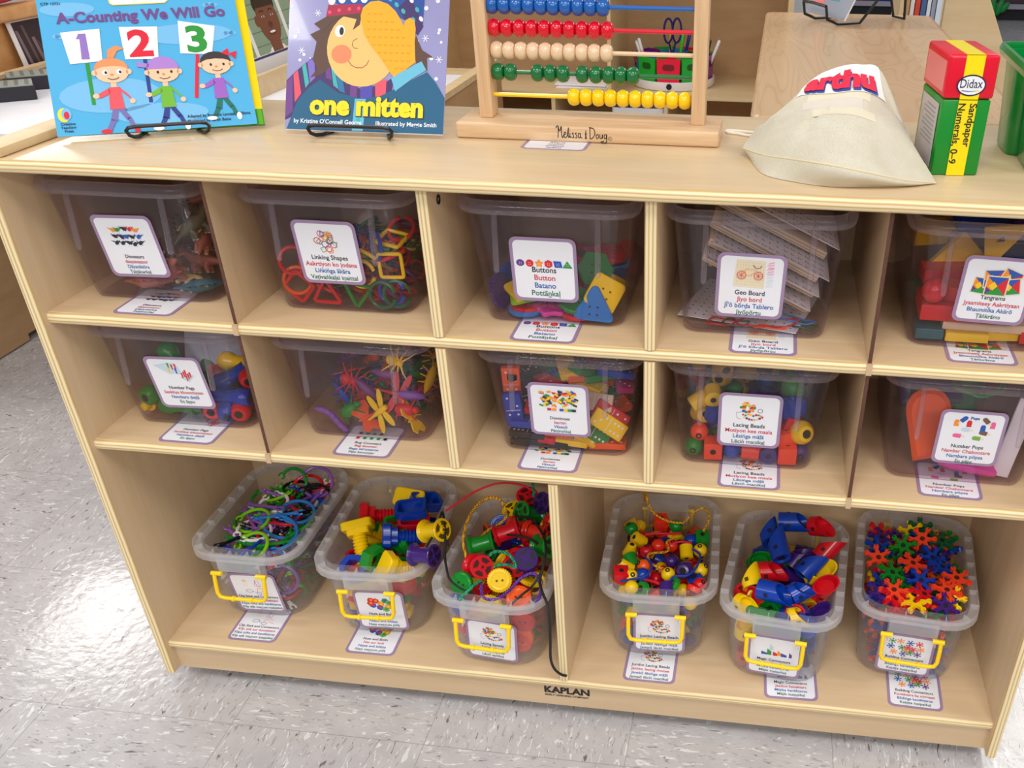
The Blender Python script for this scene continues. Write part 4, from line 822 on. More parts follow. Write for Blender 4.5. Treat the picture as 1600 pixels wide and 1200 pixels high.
def pic(k):
    mb = MB(); rn = random.Random(sum(map(ord, k))); z = [0.0]
    def nz(): z[0] += 1e-5; return z[0]
    def fl(p, c): mb.flat(p, nz(), c)
    if k == 'dino':
        for i in range(15):
            x, y = -.014+(i % 5)*.0072+rn.uniform(-.001, .001), .0045+(i//5)*.0085+rn.uniform(-.001, .001); c = rn.choice((0, 1, 3, 4, 6, 6, 10, 3)); a = rn.uniform(-.9, .9); d = rn.choice((-1, 1))
            fl(ell(x, y, .0034, .0021, 10, a*d), c); fl([(x+d*.002, y-.0006), (x+d*.007, y+.003), (x+d*.002, y+.0018)], c); fl([(x-d*.002, y+.001), (x-d*.0048, y+.0035), (x-d*.0035, y-.0002)], c); fl([(x-.001, y), (x-.0016, y-.0036), (x, y-.0008), (x+.0016, y-.0036), (x+.001, y)], c)
    elif k == 'link':
        for i in range(24):
            a = rn.uniform(0, 6.3); d = .0115*math.sqrt(rn.random()); x, y = d*math.cos(a)*1.0, .013+d*math.sin(a)*1.05
            stroke(mb, ngon(x, y, .0036, rn.choice((3, 4, 14, 14)), rn.random()*3), .0009, nz(), rn.choice((0, 0, 1, 2, 3, 4, 5)), True)
    elif k == 'butt':
        y = .008
        for i, (p, c) in enumerate(((ell(0, 0, .0046, .004), 5), (ell(0, 0, .0044, .0044), 0), (star(0, 0, .0054, .003), 1), (ngon(0, 0, .005, 6, PI/6), 0), ([(-.005, .0038), (.0036, .0038), (.005, -.0038), (-.0036, -.0038)], 4), ([(-.0056, -.004), (0, .0046), (.0056, -.004)], 3))):
            X = -.0262+i*.0105; fl([(X+a, y+b) for a, b in p], c)
            for dx in (-.001, .001):
                for dy in (-.001, .001): fl(ell(X+dx, y+dy-.0004, .0004, .0004, 6), 9)
    elif k == 'geo':
        fl([(-.019, -.0005), (.0145, -.0015), (.0145, .0305), (-.0165, .031)], 7)
        for i in range(10):
            for j in range(9): fl(ell(-.0155+i*.0031, .0025+j*.0032, .0003, .0003, 5), 10)
        for cx in (-.0105, .0075):
            stroke(mb, ell(cx, .0135, .0048, .0048, 12), .0006, nz(), 0, True)
            for a in range(4): stroke(mb, [(cx-.0045*math.cos(a*.785), .0135-.0045*math.sin(a*.785)), (cx+.0045*math.cos(a*.785), .0135+.0045*math.sin(a*.785))], .0004, nz(), 0)
        stroke(mb, [(-.0105, .0135), (-.006, .021), (.006, .0205), (-.001, .0135), (-.0105, .0135)], .0006, nz(), 1); stroke(mb, [(.001, .026), (.004, .0225), (.008, .0225), (.0105, .0255)], .0006, nz(), 6)
        for j in range(12): stroke(mb, [(.016+.001*(j % 2), .002+j*.0024), (.0235, .0025+j*.0024+.0008*(j % 3))], .0006, nz(), 11 if j > 5 else 8)
    elif k == 'tang':
        for ox, oy, s_, a in ((-.015, .005, .9, -.12), (-.004, .014, 1, .1), (.012, .015, 1, -.35), (.015, .006, .9, .2), (0, .006, 1.1, 0)):
            q = lambda pts: [(ox+s_*(x*math.cos(a)-y*math.sin(a)), oy+s_*(x*math.sin(a)+y*math.cos(a))) for x, y in pts]
            w_ = .0105; fl(q([(-w_, -w_), (w_, -w_), (w_, w_), (-w_, w_)]), 7); w_ = .0093
            fl(q([(-w_, w_), (w_, w_), (0, 0)]), 4); fl(q([(w_, w_), (w_, -w_), (0, 0)]), 0); fl(q([(w_, -w_), (-w_, -w_), (0, 0)]), 3); fl(q([(-w_, w_), (-w_, -w_), (0, 0)]), 1); fl(q([(-w_*.75, 0), (-w_*.3, w_*.5), (w_*.1, 0), (-w_*.3, -w_*.5)]), 2); fl(q([(-w_, -w_), (-w_, -.001), (-w_*.45, -w_*.5)]), 5)
    elif k == 'pegs':
        fl([(-.026, .026), (-.008, .013), (.008, .016), (-.006, .030)], 8); fl([(-.012, .029), (.002, .013), (.01, .014), (.004, .030)], 8); fl([(.004, .008), (.014, .002), (.024, .012), (.012, .018)], 8)
        for x, y, c in ((-.006, .022, 3), (-.0015, .02, 0), (.003, .021, 0), (-.007, .016, 2), (.002, .0145, 4), (.008, .008, 0), (.011, .010, 0), (.0135, .0125, 0), (.013, .0045, 0), (.016, .007, 0), (.019, .0095, 0)):
            fl([(x-.0009, y), (x+.0009, y), (x+.0011, y+.006), (x-.0011, y+.006)], c); fl(ell(x, y+.0065, .0015, .0012, 8), c)
    elif k == 'bug':
        for i in range(9):
            x, y = -.018+(i % 5)*.009, .004+(i//5)*.011; c = rn.choice((0, 6, 6, 3)); fl(ell(x, y, .0022, .0032, 10), c)
            for d in (-1, 1):
                for e in (-1, 0, 1): stroke(mb, [(x, y), (x+d*.004, y+e*.003)], .0005, nz(), c)
    elif k == 'dom':
        for i in range(90):
            x, y = rn.uniform(-.022, .022), rn.uniform(.006, .028); a = rn.uniform(-.8, .8)
            fl([(x+u*math.cos(a)-v*math.sin(a), y+u*math.sin(a)+v*math.cos(a)) for u, v in ((-.0026, -.0013), (.0026, -.0013), (.0026, .0013), (-.0026, .0013))], rn.choice((0, 1, 1, 2, 3, 4, 6, 2)))
        for x, c in ((-.012, 0), (-.006, 1), (.003, 4), (.008, 2), (.013, 3), (.018, 6)): fl([(x-.0025, -.0005), (x+.0025, -.0005), (x+.0025, .003), (x-.0025, .003)], c)
    elif k in ('bead', 'jumbo', 'spool'):
        stroke(mb, [(-.008, .013), (-.016, .011), (-.015, .004), (-.010, .002)], .0004, nz(), 6); stroke(mb, ell(.0115, .0155, .0028, .0028, 12), .0006, nz(), 6, True)
        for i in range(34):
            a = rn.uniform(0, 6.3); d = .0078*math.sqrt(rn.random()); fl(ngon(-.003+d*math.cos(a)*1.2, .019+d*math.sin(a)*.9, .0018, rn.choice((4, 10, 10)), rn.random()), rn.choice((0, 2, 3, 4, 0, 1)))
        for i in range(16):
            x = -.010+i*.0015; y = .0065-.0042*math.sin(i/15*PI) if i % 2 else .009-.001*math.sin(i); fl(ngon(x+.002, y, .0016, rn.choice((4, 10)), .4), (0, 2, 3, 4, 1)[i % 5])
    elif k == 'pops':
        for x, y, a, c, st in ((-.018, .02, 0, 1, 0), (-.011, .026, -.7, 4, 1), (-.004, .020, 0, 0, 0), (.022, .02, 0, 11, 0), (-.006, .012, 1.5, 8, 1), (.014, .009, 1.4, 10, 1), (-.014, .003, 1.5, 11, 1), (.008, .001, 1.5, 12, 1), (.014, .026, .8, 10, 1), (.012, .015, 0, 4, 0)):
            q = lambda pts: [(x+u*math.cos(a)-v*math.sin(a), y+u*math.sin(a)+v*math.cos(a)) for u, v in pts]
            if st: fl(q([(-.001, -.008), (.001, -.008), (.001, -.003), (-.001, -.003)]), 7)
            fl(q([(-.0028, -.004), (.0028, -.004), (.0028, .003), (.0016, .0052), (-.0016, .0052), (-.0028, .003)]), c)
        put_text(mb, 'Pops', .005, .001, .027, nz(), 4, .04)
    elif k == 'clip':
        stroke(mb, ell(-.013, .0245, .003, .0015, 10), .0005, nz(), 0, True); stroke(mb, [(-.0145, .024), (-.0145, .014), (-.010, .014), (-.0105, .024)], .0005, nz(), 2); stroke(mb, [(.001, .014), (.004, .026), (.009, .024), (.010, .013), (.001, .014)], .0005, nz(), 0); stroke(mb, [(.004, .026), (.005, .015), (.010, .013)], .0005, nz(), 5)
        stroke(mb, ell(-.010, .004, .0055, .0028, 14), .0006, nz(), 6, True); stroke(mb, ell(.004, -.0005, .004, .0025, 14), .0006, nz(), 6, True); stroke(mb, [(-.005, .003), (0, .001)], .0005, nz(), 4); stroke(mb, [(.002, .002), (.004, .010), (.016, .008), (.008, .004), (.018, .001)], .0006, nz(), 0); stroke(mb, [(-.001, .007), (.01, .006)], .0005, nz(), 2)
    elif k == 'nuts':
        for x, y, c in ((-.012, .020, 0), (-.005, .019, 0), (.009, .020, 3), (.014, .016, 12), (-.010, .010, 4), (.002, .013, 1), (.012, .008, 1), (.0, .006, 4), (.008, .003, 12), (-.013, .014, 0)): fl(ngon(x, y, .0055, 6, rn.random()), c); fl(ell(x+.0005, y+.0005, .0022, .0022, 10), (c+1) % 5)
    elif k == 'magic':
        for x, y, w_, h_, c in ((-.018, .002, .008, .006, 4), (-.010, .002, .006, .012, 3), (-.007, .012, .005, .012, 8), (-.002, .002, .006, .008, 0), (.004, .003, .005, .010, 1), (.009, .002, .008, .007, 4), (.020, .002, .004, .010, 5)): fl([(x, y), (x+w_, y), (x+w_, y+h_*.6), (x, y+h_)], c)
    elif k == 'bld':
        for x, y, c in ((-.020, .024, 3), (-.009, .025, 1), (.004, .024, 4), (.016, .024, 0), (-.021, .014, 4), (.019, .014, 1), (-.016, .004, 1), (.016, .004, 5), (-.006, .014, 3), (.002, .016, 0), (.009, .013, 0), (0, .009, 1), (.006, .006, 3), (-.003, .003, 4)):
            a0 = rn.random()
            for i in range(6):
                a = a0+i*PI/3; stroke(mb, [(x, y), (x+.0042*math.cos(a), y+.0042*math.sin(a))], .0012, nz(), c); fl(ell(x+.0044*math.cos(a), y+.0044*math.sin(a), .0011, .0011, 8), c)
    return mb
_CM = {}
def card_meshes(k):
    if k not in _CM:
        w_, h_ = .074, .0765
        b = MB(); b.prism(rrect(w_, h_, .008, 5), 0, .0004); p = MB(); p.prism(rrect(w_-.0075, h_-.0075, .006, 5), .0004, .0006)
        out = [('border', mesh('label_card', b, BORDER)), ('paper', mesh('paper', p, PAPER))]
        if k != 'abac': out.append(('picture', mesh('picture', pic(k), PC, 0)))
        yt, dy, sz = {'link': (-.0065, .0082, .0070), 'butt': (-.001, .0095, .0084), 'geo': (-.0085, .0080, .0070), 'pegs': (-.0075, .0070, .006), 'bead': (-.0075, .0080, .0070), 'pops': (-.0125, .0072, .0062), 'dino': (-.0125, .0064, .0055), 'tang': (-.0085, .0074, .0062),
                      'dom': (-.0125, .0064, .0056), 'jumbo': (-.0075, .0080, .0066)}.get(k, (-.008, .0074, .006))
        for i, (s_, c) in enumerate(zip(CARDS[k], 'krbg')):
            tm = MB(); put_text(tm, s_, sz*1.1, 0, yt-i*dy-.0015, 0, 0, .014, .95, 0, .0625); out.append(('printed_text', mesh('printed_text', tm, INK[c], 0)))
        _CM[k] = out
    return _CM[k]
def card(k, M, parent=None, label=None):
    ms = card_meshes(k); o = link('label_card', ms[0][1], parent, M)
    if label: tag(o, label, 'label card', 'label cards taped on the boards')
    for n, m in ms[1:]:
        c = link(n, m, o, T(0, 0, {'paper': 0, 'picture': .00075, 'printed_text': .00085}[n]))
        if n == 'printed_text': c['label'] = {0: 'black', 1: 'red', 2: 'blue', 3: 'green'}[[id(x[1]) for x in ms].index(id(m))-len(ms)+4]+' printed line'
    return o
NAMES = {'dino': 'dinosaur', 'link': 'linking shapes', 'butt': 'buttons', 'geo': 'geoboard', 'tang': 'tangram', 'pegs': 'number pegs', 'bug': 'bug counters', 'dom': 'dominoes', 'bead': 'big bead', 'pops': 'ice pop',
         'clip': 'clip connector', 'nuts': 'nuts and bolts', 'spool': 'spools', 'jumbo': 'small bead', 'magic': 'tube connector', 'bld': 'star connector'}
SC = [('dino', .1115, .059, Z1, 0), ('butt', .5885, .053, Z1, 0), ('geo', .832, .0565, Z1, 0), ('tang', 1.0665, .066, Z1, -1), ('pegs', .1165, .0585, Z2, 0), ('bug', .348, .058, Z2, 0), ('dom', .584, .0575, Z2, 0), ('bead', .8285, .0535, Z2, 0), ('pops', 1.065, .066, Z2, -2),
      ('clip', .118, .066, Z3, 1), ('nuts', .301, .063, Z3, 1), ('jumbo', .711, .063, Z3, 0), ('magic', .9095, .057, Z3, 2), ('bld', 1.081, .063, Z3, -2)]
for k, x, y, z, a in SC: card(k, T(x, y, z+.0003) @ R(D(a)), None, 'lavender edged card taped to the board under the %s bin' % NAMES[k])
card('abac', T(.586, .165, ZT+.0001) @ R(D(-1)), None, 'lavender edged card lying under the abacus base').scale = (1, 1, .3)

# ------------------------------------------------------------------ the bins
def lp3(w_, l_, z, r_, n=5): return [(x, y, z) for x, y in rrect(w_, l_, r_, n)]
ABW, ABL, AH = .160, .212, .134
def small_bin(k, x, z, rz, label):
    g = thing('storage_bin', label, 'bin', T(x, .061+ABL/2, z+.0004) @ R(D(rz)))
    if 'tub' not in _BM:
        m_ = MB(); W_, L_ = ABW, ABL; tw, tl = .184, .240
        m_.loft([lp3(W_-.014, L_-.014, 0, .014), lp3(W_-.004, L_-.004, .0015, .018), lp3(W_, L_, .007, .02), lp3(tw, tl, AH, .024), lp3(tw-.0036, tl-.0036, AH, .0225), lp3(W_-.004, L_-.004, .009, .0185), lp3(W_-.012, L_-.012, .003, .015)])
        _BM['tub'] = mesh('tub', m_, CLEAR, 50)
        m_ = MB(); m_.loft([lp3(tw-.004, tl-.004, AH-.001, .022), lp3(tw+.012, tl+.018, AH-.002, .03), lp3(tw+.0155, tl+.0215, AH+.001, .032), lp3(tw+.0165, tl+.0225, AH+.006, .0325), lp3(tw+.012, tl+.018, AH+.0105, .03), lp3(tw+.002, tl+.004, AH+.0115, .026), lp3(tw-.004, tl-.004, AH+.010, .0225), lp3(tw-.004, tl-.004, AH-.001, .022)], c0=False, c1=False)
        _BM['rim'] = mesh('rim', m_, CLEAR_RIM, 60)
        m_ = MB(); m_.lathe([(.0005, -.066), (.0028, -.064), (.0032, -.06), (.0032, 0)], 10); _BM['rib'] = mesh('rib', m_, CLEAR_RIM, 60)
    link('tub', _BM['tub'], g); link('rim', _BM['rim'], g)
    sl = math.atan2((.240-ABL)/2, AH-.007)
    for sx in (-.056, .056):
        link('rib', _BM['rib'], g, T(sx, -.1195-.001, AH-.001) @ R(-sl, 'X')); link('rib', _BM['rib'], g, T(sx, .1195+.001, AH-.001) @ R(sl, 'X'))
    return g, sl
_BM = {}
BINS = {}
SB = [('dino', .1035, Z1, 0, 'smoky clear bin of rubber dinosaurs beside the upright end panel'), ('link', .3445, Z1, 0, 'smoky clear bin of plastic linking shapes'), ('butt', .5935, Z1, 0, 'smoky clear bin of large plastic buttons'),
      ('geo', .8195, Z1, 0, 'smoky clear bin of wooden geoboards stacked aslant'), ('tang', 1.071, Z1, -1, 'smoky clear bin of painted tangram blocks'), ('pegs', .1085, Z2, 0, 'smoky clear bin of chunky number pegs'),
      ('bug', .3425, Z2, 0, 'smoky clear bin of rubber bug counters, without a front card'), ('dom', .5985, Z2, 0, 'smoky clear bin of coloured wooden dominoes'), ('bead', .822, Z2, 0, 'smoky clear bin of large wooden lacing beads'), ('pops', 1.0735, Z2, -1.5, 'smoky clear bin of plastic ice pops')]
LBL = {'dino': (-.0015, .0695), 'link': (-.003, .075), 'butt': (-.006, .068), 'geo': (-.006, .062), 'tang': (-.002, .072), 'pegs': (.0035, .0675), 'dom': (-.002, .0665), 'bead': (.002, .07), 'pops': (.005, .067)}
for k, x, z, rz, lab in SB:
    g, sl = small_bin(k, x, z, rz, lab); BINS[k] = g.matrix_world.copy()
    if k in LBL:
        lx, lz = LBL[k]; yy = -ABL/2-(lz-.007)*math.tan(sl)
        card(k, T(lx, yy-.0008, lz) @ R(sl, 'X') @ R(PI/2, 'X') @ R(D({'geo': -1, 'tang': -1.5, 'pegs': 2, 'dino': 1.5}.get(k, 0))), g)
BW, BL, BH = .130, .204, .135
def handle_mb():
    m_ = MB(); r_ = .0029
    m_.tube([(-.0375, 0, .002), (-.0375, -.003, -.012), (-.0372, -.006, -.030), (-.034, -.0068, -.0372), (-.026, -.007, -.039), (0, -.007, -.039), (.026, -.007, -.039), (.034, -.0068, -.0372), (.0372, -.006, -.030), (.0375, -.003, -.012), (.0375, 0, .002)], r_, 10)
    for s_ in (-1, 1):
        m_.tube([(s_*.0415, .0, .001), (s_*.026, .0, .001)], .0034, 10); m_.tube([(s_*.012, -.007, -.039), (s_*.0155, -.007, -.039)], .0043, 10)
    return m_
def milky_bin(k, x, y, rz, label):
    g = thing('handled_bin', label, 'bin', T(x, y, Z3+.0004) @ R(D(rz)))
    if 'mtub' not in _BM:
        m_ = MB(); tw, tl = .144, .222
        m_.loft([lp3(BW-.02, BL-.02, 0, .026), lp3(BW-.006, BL-.006, .002, .034), lp3(BW, BL, .010, .036), lp3(tw, tl, BH-.002, .034), lp3(tw-.0015, tl-.0015, BH, .0335), lp3(tw-.0045, tl-.0045, BH-.001, .0325), lp3(BW-.005, BL-.005, .012, .034), lp3(BW-.018, BL-.018, .0035, .026)])
        _BM['mtub'] = mesh('tub', m_, MILKY, 50)
        m_ = MB(); m_.loft([lp3(tw-.001, tl-.001, BH-.012, .034), lp3(tw+.020, tl+.022, BH-.013, .043), lp3(tw+.022, tl+.024, BH-.016, .044), lp3(tw+.0235, tl+.0255, BH-.016, .0445), lp3(tw+.0225, tl+.0245, BH-.003, .044), lp3(tw+.0205, tl+.0225, BH-.003, .043), lp3(tw+.019, tl+.021, BH-.0105, .0425), lp3(tw-.001, tl-.001, BH-.0105, .034)], c0=False, c1=False)
        w_, l_ = tw/2, tl/2
        def gus(cx, cy, a): m_.join(MB().box(-.0006, .0006, 0, .0108, BH-.0106, BH-.0028), T(cx, cy, 0) @ R(a))
        for i in range(6): 
            q = -.0775+i*.031; gus(w_, q, -PI/2); gus(-w_, q, PI/2)
        for i in range(4): q = -.039+i*.026; gus(q, l_, 0); gus(q, -l_, PI)
        for sx, sy in ((1, 1), (-1, 1), (-1, -1), (1, -1)):
            c = .034*(1-.7071); a = math.atan2(sy, sx); gus(sx*(w_-c), sy*(l_-c), a-PI/2)
        for sy in (-1, 1):
            yy = sy*(l_+.0118); m_.box(-.031, .031, min(yy, yy-sy*.0016), max(yy, yy-sy*.0016), BH-.034, BH-.012)
            for sx in (-.031, .031): m_.box(sx-.001, sx+.001, min(yy, sy*(l_-.004)), max(yy, sy*(l_-.004)), BH-.050, BH-.012)
        _BM['mrim'] = mesh('rim', m_, MILKY_RIM, 50); _BM['handle'] = mesh('handle', handle_mb(), YEL, 60)
    link('tub', _BM['mtub'], g); link('rim', _BM['mrim'], g)
    link('handle', _BM['handle'], g, T(0, -.1268, BH-.036)); link('handle', _BM['handle'], g, T(0, .1268, BH-.036) @ R(PI))
    return g
MBN = [('clip', .110, .184, .3, 'milky handled bin of purple, blue and lime clip connectors'), ('nuts', .2985, .171, 3.7, 'milky handled bin of chunky nuts and bolts'), ('spool', .4925, .1315, -3, 'milky handled bin of lacing spools with trailing laces'),
       ('jumbo', .7125, .178, 2.2, 'milky handled bin of small bright lacing beads and cords'), ('magic', .8935, .153, -5.8, 'milky handled bin of angled tube connectors'), ('bld', 1.0745, .181, -5.5, 'milky handled bin heaped with star connectors')]
for k, x, y, rz, lab in MBN:
    g = milky_bin(k, x, y, rz, lab); BINS[k] = g.matrix_world.copy(); sl = math.atan2(.009, .125)
    lx, lz = {'clip': (.006, .05), 'nuts': (.008, .05), 'spool': (.003, .05), 'jumbo': (.004, .050), 'magic': (0, .050), 'bld': (-.002, .050)}[k]
    card(k, T(lx, -BL/2-(lz-.010)*math.tan(sl)-.0009, lz) @ R(sl, 'X') @ R(PI/2, 'X') @ R(D({'clip': 3, 'spool': -3}.get(k, 0))), g)
# ------------------------------------------------------------------ what is in the bins
ITEMS = []          # every loose toy, for the check on what can be seen
_KM = {}
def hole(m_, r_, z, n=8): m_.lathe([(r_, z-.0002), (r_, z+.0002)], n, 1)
def limb(m_, pts, rr, n=7, mi=0, M=None): m_.tube(pts, rr, n, False, mi, M)
def k_dino(v):
    m_ = MB()
    if v == 0:   # long neck
        limb(m_, [(-.034, 0, .006), (-.022, 0, .011), (-.010, 0, .014), (.004, 0, .0145), (.014, 0, .017), (.022, 0, .024), (.028, 0, .028), (.034, 0, .027)], [.0008, .003, .0072, .008, .0055, .0034, .0036, .0012], 10)
        L_ = [(-.008, .0055), (-.008, -.0055), (.009, .0055), (.009, -.0055)]
    elif v == 1:  # two legged
        limb(m_, [(-.034, 0, .014), (-.02, 0, .013), (-.006, 0, .014), (.006, 0, .02), (.013, 0, .027), (.02, 0, .028), (.028, 0, .026)], [.0008, .003, .0075, .0072, .0046, .0052, .0018], 10)
        limb(m_, [(.008, .006, .018), (.014, .007, .015)], [.0018, .0008]); limb(m_, [(.008, -.006, .018), (.014, -.007, .015)], [.0018, .0008]); L_ = [(-.004, .006), (-.004, -.006)]
    else:         # plated back
        limb(m_, [(-.032, 0, .005), (-.02, 0, .009), (-.006, 0, .015), (.008, 0, .013), (.018, 0, .008), (.027, 0, .006)], [.0008, .003, .0085, .007, .004, .0016], 10)
        for x in (-.014, -.007, 0, .007, .013): m_.prism([(x-.004, .016), (x+.004, .016), (x, .029-abs(x)*.4)], -.0007, .0007, 0, R(PI/2, 'X'))
        L_ = [(-.009, .006), (-.009, -.006), (.009, .005), (.009, -.005)]
    for x, y in L_:
        limb(m_, [(x, y*.7, .011), (x+.002, y, .006), (x, y, .0)], [.0042, .003, .0026]); m_.ball(.0027, T(x+.0005, y, -.0006), 1, 8, 4, 1, 1, .5)
    return m_
def k_ring(v, s_=.0155, r_=.0022):
    if v == 0: p = [(s_*math.cos(a), s_*math.sin(a), 0) for a in (2*PI*i/24 for i in range(24))]
    elif v == 1: p = [(x, y, 0) for x, y in rrect(s_*1.75, s_*1.75, .002, 2)]
    elif v == 2:
        q = [(math.cos(D(a))*s_*1.25, math.sin(D(a))*s_*1.25) for a in (90, 210, 330)]; p = []
        for i in range(3):
            a, b_ = Vector(q[i]), Vector(q[(i+1) % 3]); p += [tuple(a.lerp(b_, f))+(0,) for f in (.06, .5, .94)]
    else: p = [(x, y, 0) for x, y in ngon(0, 0, s_*1.1, 6)]
    m_ = MB(); n = len(p); k0 = 1 if v != 0 else 1
    if v == 0: m_.tube(p[1:], r_, 8)            # the little gap that lets it link
    else: m_.tube(p, r_, 8, True)
    return m_
def k_button(v):
    m_ = MB(); S_ = .021
    poly = {0: ngon(0, 0, S_, 28), 1: rrect(S_*1.8, S_*1.8, .005, 4), 2: None, 3: [((S_*(.9+.12*math.cos(6*a)))*math.cos(a), (S_*(.9+.12*math.cos(6*a)))*math.sin(a)) for a in (2*PI*i/48 for i in range(48))],
            4: [(S_*(.97+.03*math.cos(28*a))*math.cos(a), S_*(.97+.03*math.cos(28*a))*math.sin(a)) for a in (2*PI*i/112 for i in range(112))], 5: ngon(0, 0, S_*1.05, 6)}[v]
    if v == 2:
        poly = []
        for a0 in (90, 210, 330):
            cx, cy = .0205*math.cos(D(a0)), .0205*math.sin(D(a0)); poly += [(cx+.005*math.cos(D(a0-60+30*k)), cy+.005*math.sin(D(a0-60+30*k))) for k in range(5)]
    m_.prism(poly, -.0028, .0028, 0, None, .0008)
    for dx in (-.0045, .0045):
        for dy in (-.0045, .0045):
            for z in (-.0028, .0028): hole(m_, .0013, z); m_.v[-16:] = [(x+dx, y+dy-(.003 if v == 2 else 0), zz) for x, y, zz in m_.v[-16:]]
    return m_
def k_peg():
    m_ = MB(); m_.lathe([(.0055, -.026), (.0095, -.0262), (.0125, -.022), (.0132, -.0165), (.012, -.011), (.0092, -.006), (.0085, .004), (.0092, .018), (.0098, .022), (.0098, .0235), (.006, .0238), (.0056, .032), (.0045, .0335)], 18)
    m_.lathe([(.0054, -.0263), (.0054, -.0262), (.005, -.022)], 14, 1); return m_
def legs(m_, n, L_, z=.003, r_=.0009, x0=-.006, dx=.006):
    for i in range(n):
        for sd in (-1, 1):
            x = x0+dx*i; a = (i-(n-1)/2)*.45
            limb(m_, [(x, sd*.003, z), (x+a*L_*.5, sd*L_*.55, z+.004), (x+a*L_, sd*L_, z-.003)], [r_*1.3, r_, r_*.7], 6)
def wing(m_, pts, z=.003, th=.0012, M=None): m_.prism(pts, z, z+th, 0, M)
def k_bug(v):
    m_ = MB()
    if v == 0: m_.ball(.0072, T(-.005, 0, .004), 0, 12, 8, 1.1, 1, .7); m_.ball(.0048, T(.005, 0, .0035)); legs(m_, 4, .019, .004, .0011, -.001, .003)
    elif v == 1:   # dragonfly
        limb(m_, [(-.030, 0, .002), (-.012, 0, .003), (0, 0, .0045), (.008, 0, .005), (.014, 0, .005)], [.0012, .0018, .0042, .0044, .003], 10)
        for sd in (-1, 1):
            for a in (18, -14): wing(m_, ell(0, .0145, .0042, .0135, 14), .003, .0013, T(.004 if a > 0 else -.001, 0, 0) @ R(D(-a*sd)) @ S(1, sd, 1))
    elif v == 2:   # butterfly
        limb(m_, [(-.012, 0, .002), (0, 0, .003), (.010, 0, .003)], [.0012, .0026, .002], 8)
        for sd in (-1, 1):
            wing(m_, [(.002, 0), (.012, sd*.012), (.013, sd*.022), (.006, sd*.024), (-.002, sd*.016), (-.010, sd*.019), (-.015, sd*.012), (-.008, sd*.002)], .001, .0016)
            limb(m_, [(.010, sd*.001, .003), (.017, sd*.005, .005)], [.0007, .0006], 5)
    elif v == 3:   # caterpillar
        n = 26; limb(m_, [(-.026+.052*i/n, .004*math.sin(i/n*5), .004) for i in range(n+1)], [.0012+.0034*min(1, min(i, n-i)/3+.2)*(.85+.15*math.cos(i*PI/2)) for i in range(n+1)], 9)
    elif v == 4:   # long beetle / hopper
        limb(m_, [(-.022, 0, .003), (-.012, 0, .006), (0, 0, .007), (.010, 0, .0065), (.016, 0, .005)], [.001, .0048, .0062, .005, .0025], 10); legs(m_, 3, .013, .004, .0009, -.004, .005); limb(m_, [(.015, .002, .006), (.026, .006, .009)], [.0007, .0005], 5); limb(m_, [(.015, -.002, .006), (.026, -.006, .009)], [.0007, .0005], 5)
    else:          # round beetle with ridges
        m_.ball(.010, T(-.002, 0, .004), 0, 14, 8, 1.25, .85, .65); m_.ball(.0045, T(.012, 0, .004)); legs(m_, 3, .014, .003, .0011, -.008, .007)
    return m_
def k_domino(v):
    m_ = MB(); m_.rbox(.046, .0225, .0085, .0009, 1); m_.box(-.0003, .0003, -.009, .009, .0042, .0044, 1)
    for s_, n in ((-1, (3, 2, 6, 1)[v]), (1, (6, 4, 5, 3)[v])):
        sp_ = {1: [(0, 0)], 2: [(-1, -1), (1, 1)], 3: [(-1, -1), (0, 0), (1, 1)], 4: [(-1, -1), (1, 1), (-1, 1), (1, -1)], 5: [(-1, -1), (1, 1), (-1, 1), (1, -1), (0, 0)], 6: [(-1, -1), (0, -1), (1, -1), (-1, 1), (0, 1), (1, 1)]}[n]
        for a, b_ in sp_: m_.lathe([(.0016, .0042), (.0012, .00455)], 8, 1, T(s_*.0115+a*.0055, b_*.0055, 0))
    return m_
def k_bead(v, s_=.0205):
    m_ = MB(); h = s_/2
    if v == 0: m_.ball(h, None, 0, 18, 12); q = h*.965
    elif v == 1: m_.rbox(s_, s_, s_, s_*.06, 2); q = h
    elif v == 2: m_.lathe([(h*.8, -h), (h*.95, -h*.92), (h*.95, h*.92), (h*.8, h)], 18); q = h
    elif v == 3: m_.lathe([(h*.55, -h*1.15), (h*.85, -h*1.1), (h*1.25, -h*.45), (h*1.33, 0), (h*1.25, h*.45), (h*.85, h*1.1), (h*.55, h*1.15)], 20); q = h*1.15
    elif v == 4: m_.lathe([(h*.95, -h), (h*1.02, -h*.9), (h*.66, h*.95), (h*.58, h)], 18); q = h
    else: m_.lathe([(h*.6, -h*.42), (h*1.02, -h*.36), (h*1.12, 0), (h*1.02, h*.36), (h*.6, h*.42)], 18); q = h*.42
    hr = h*(.5 if v in (3, 5) else .34)
    hole(m_, hr, q, 10); hole(m_, hr, -q, 10); return m_
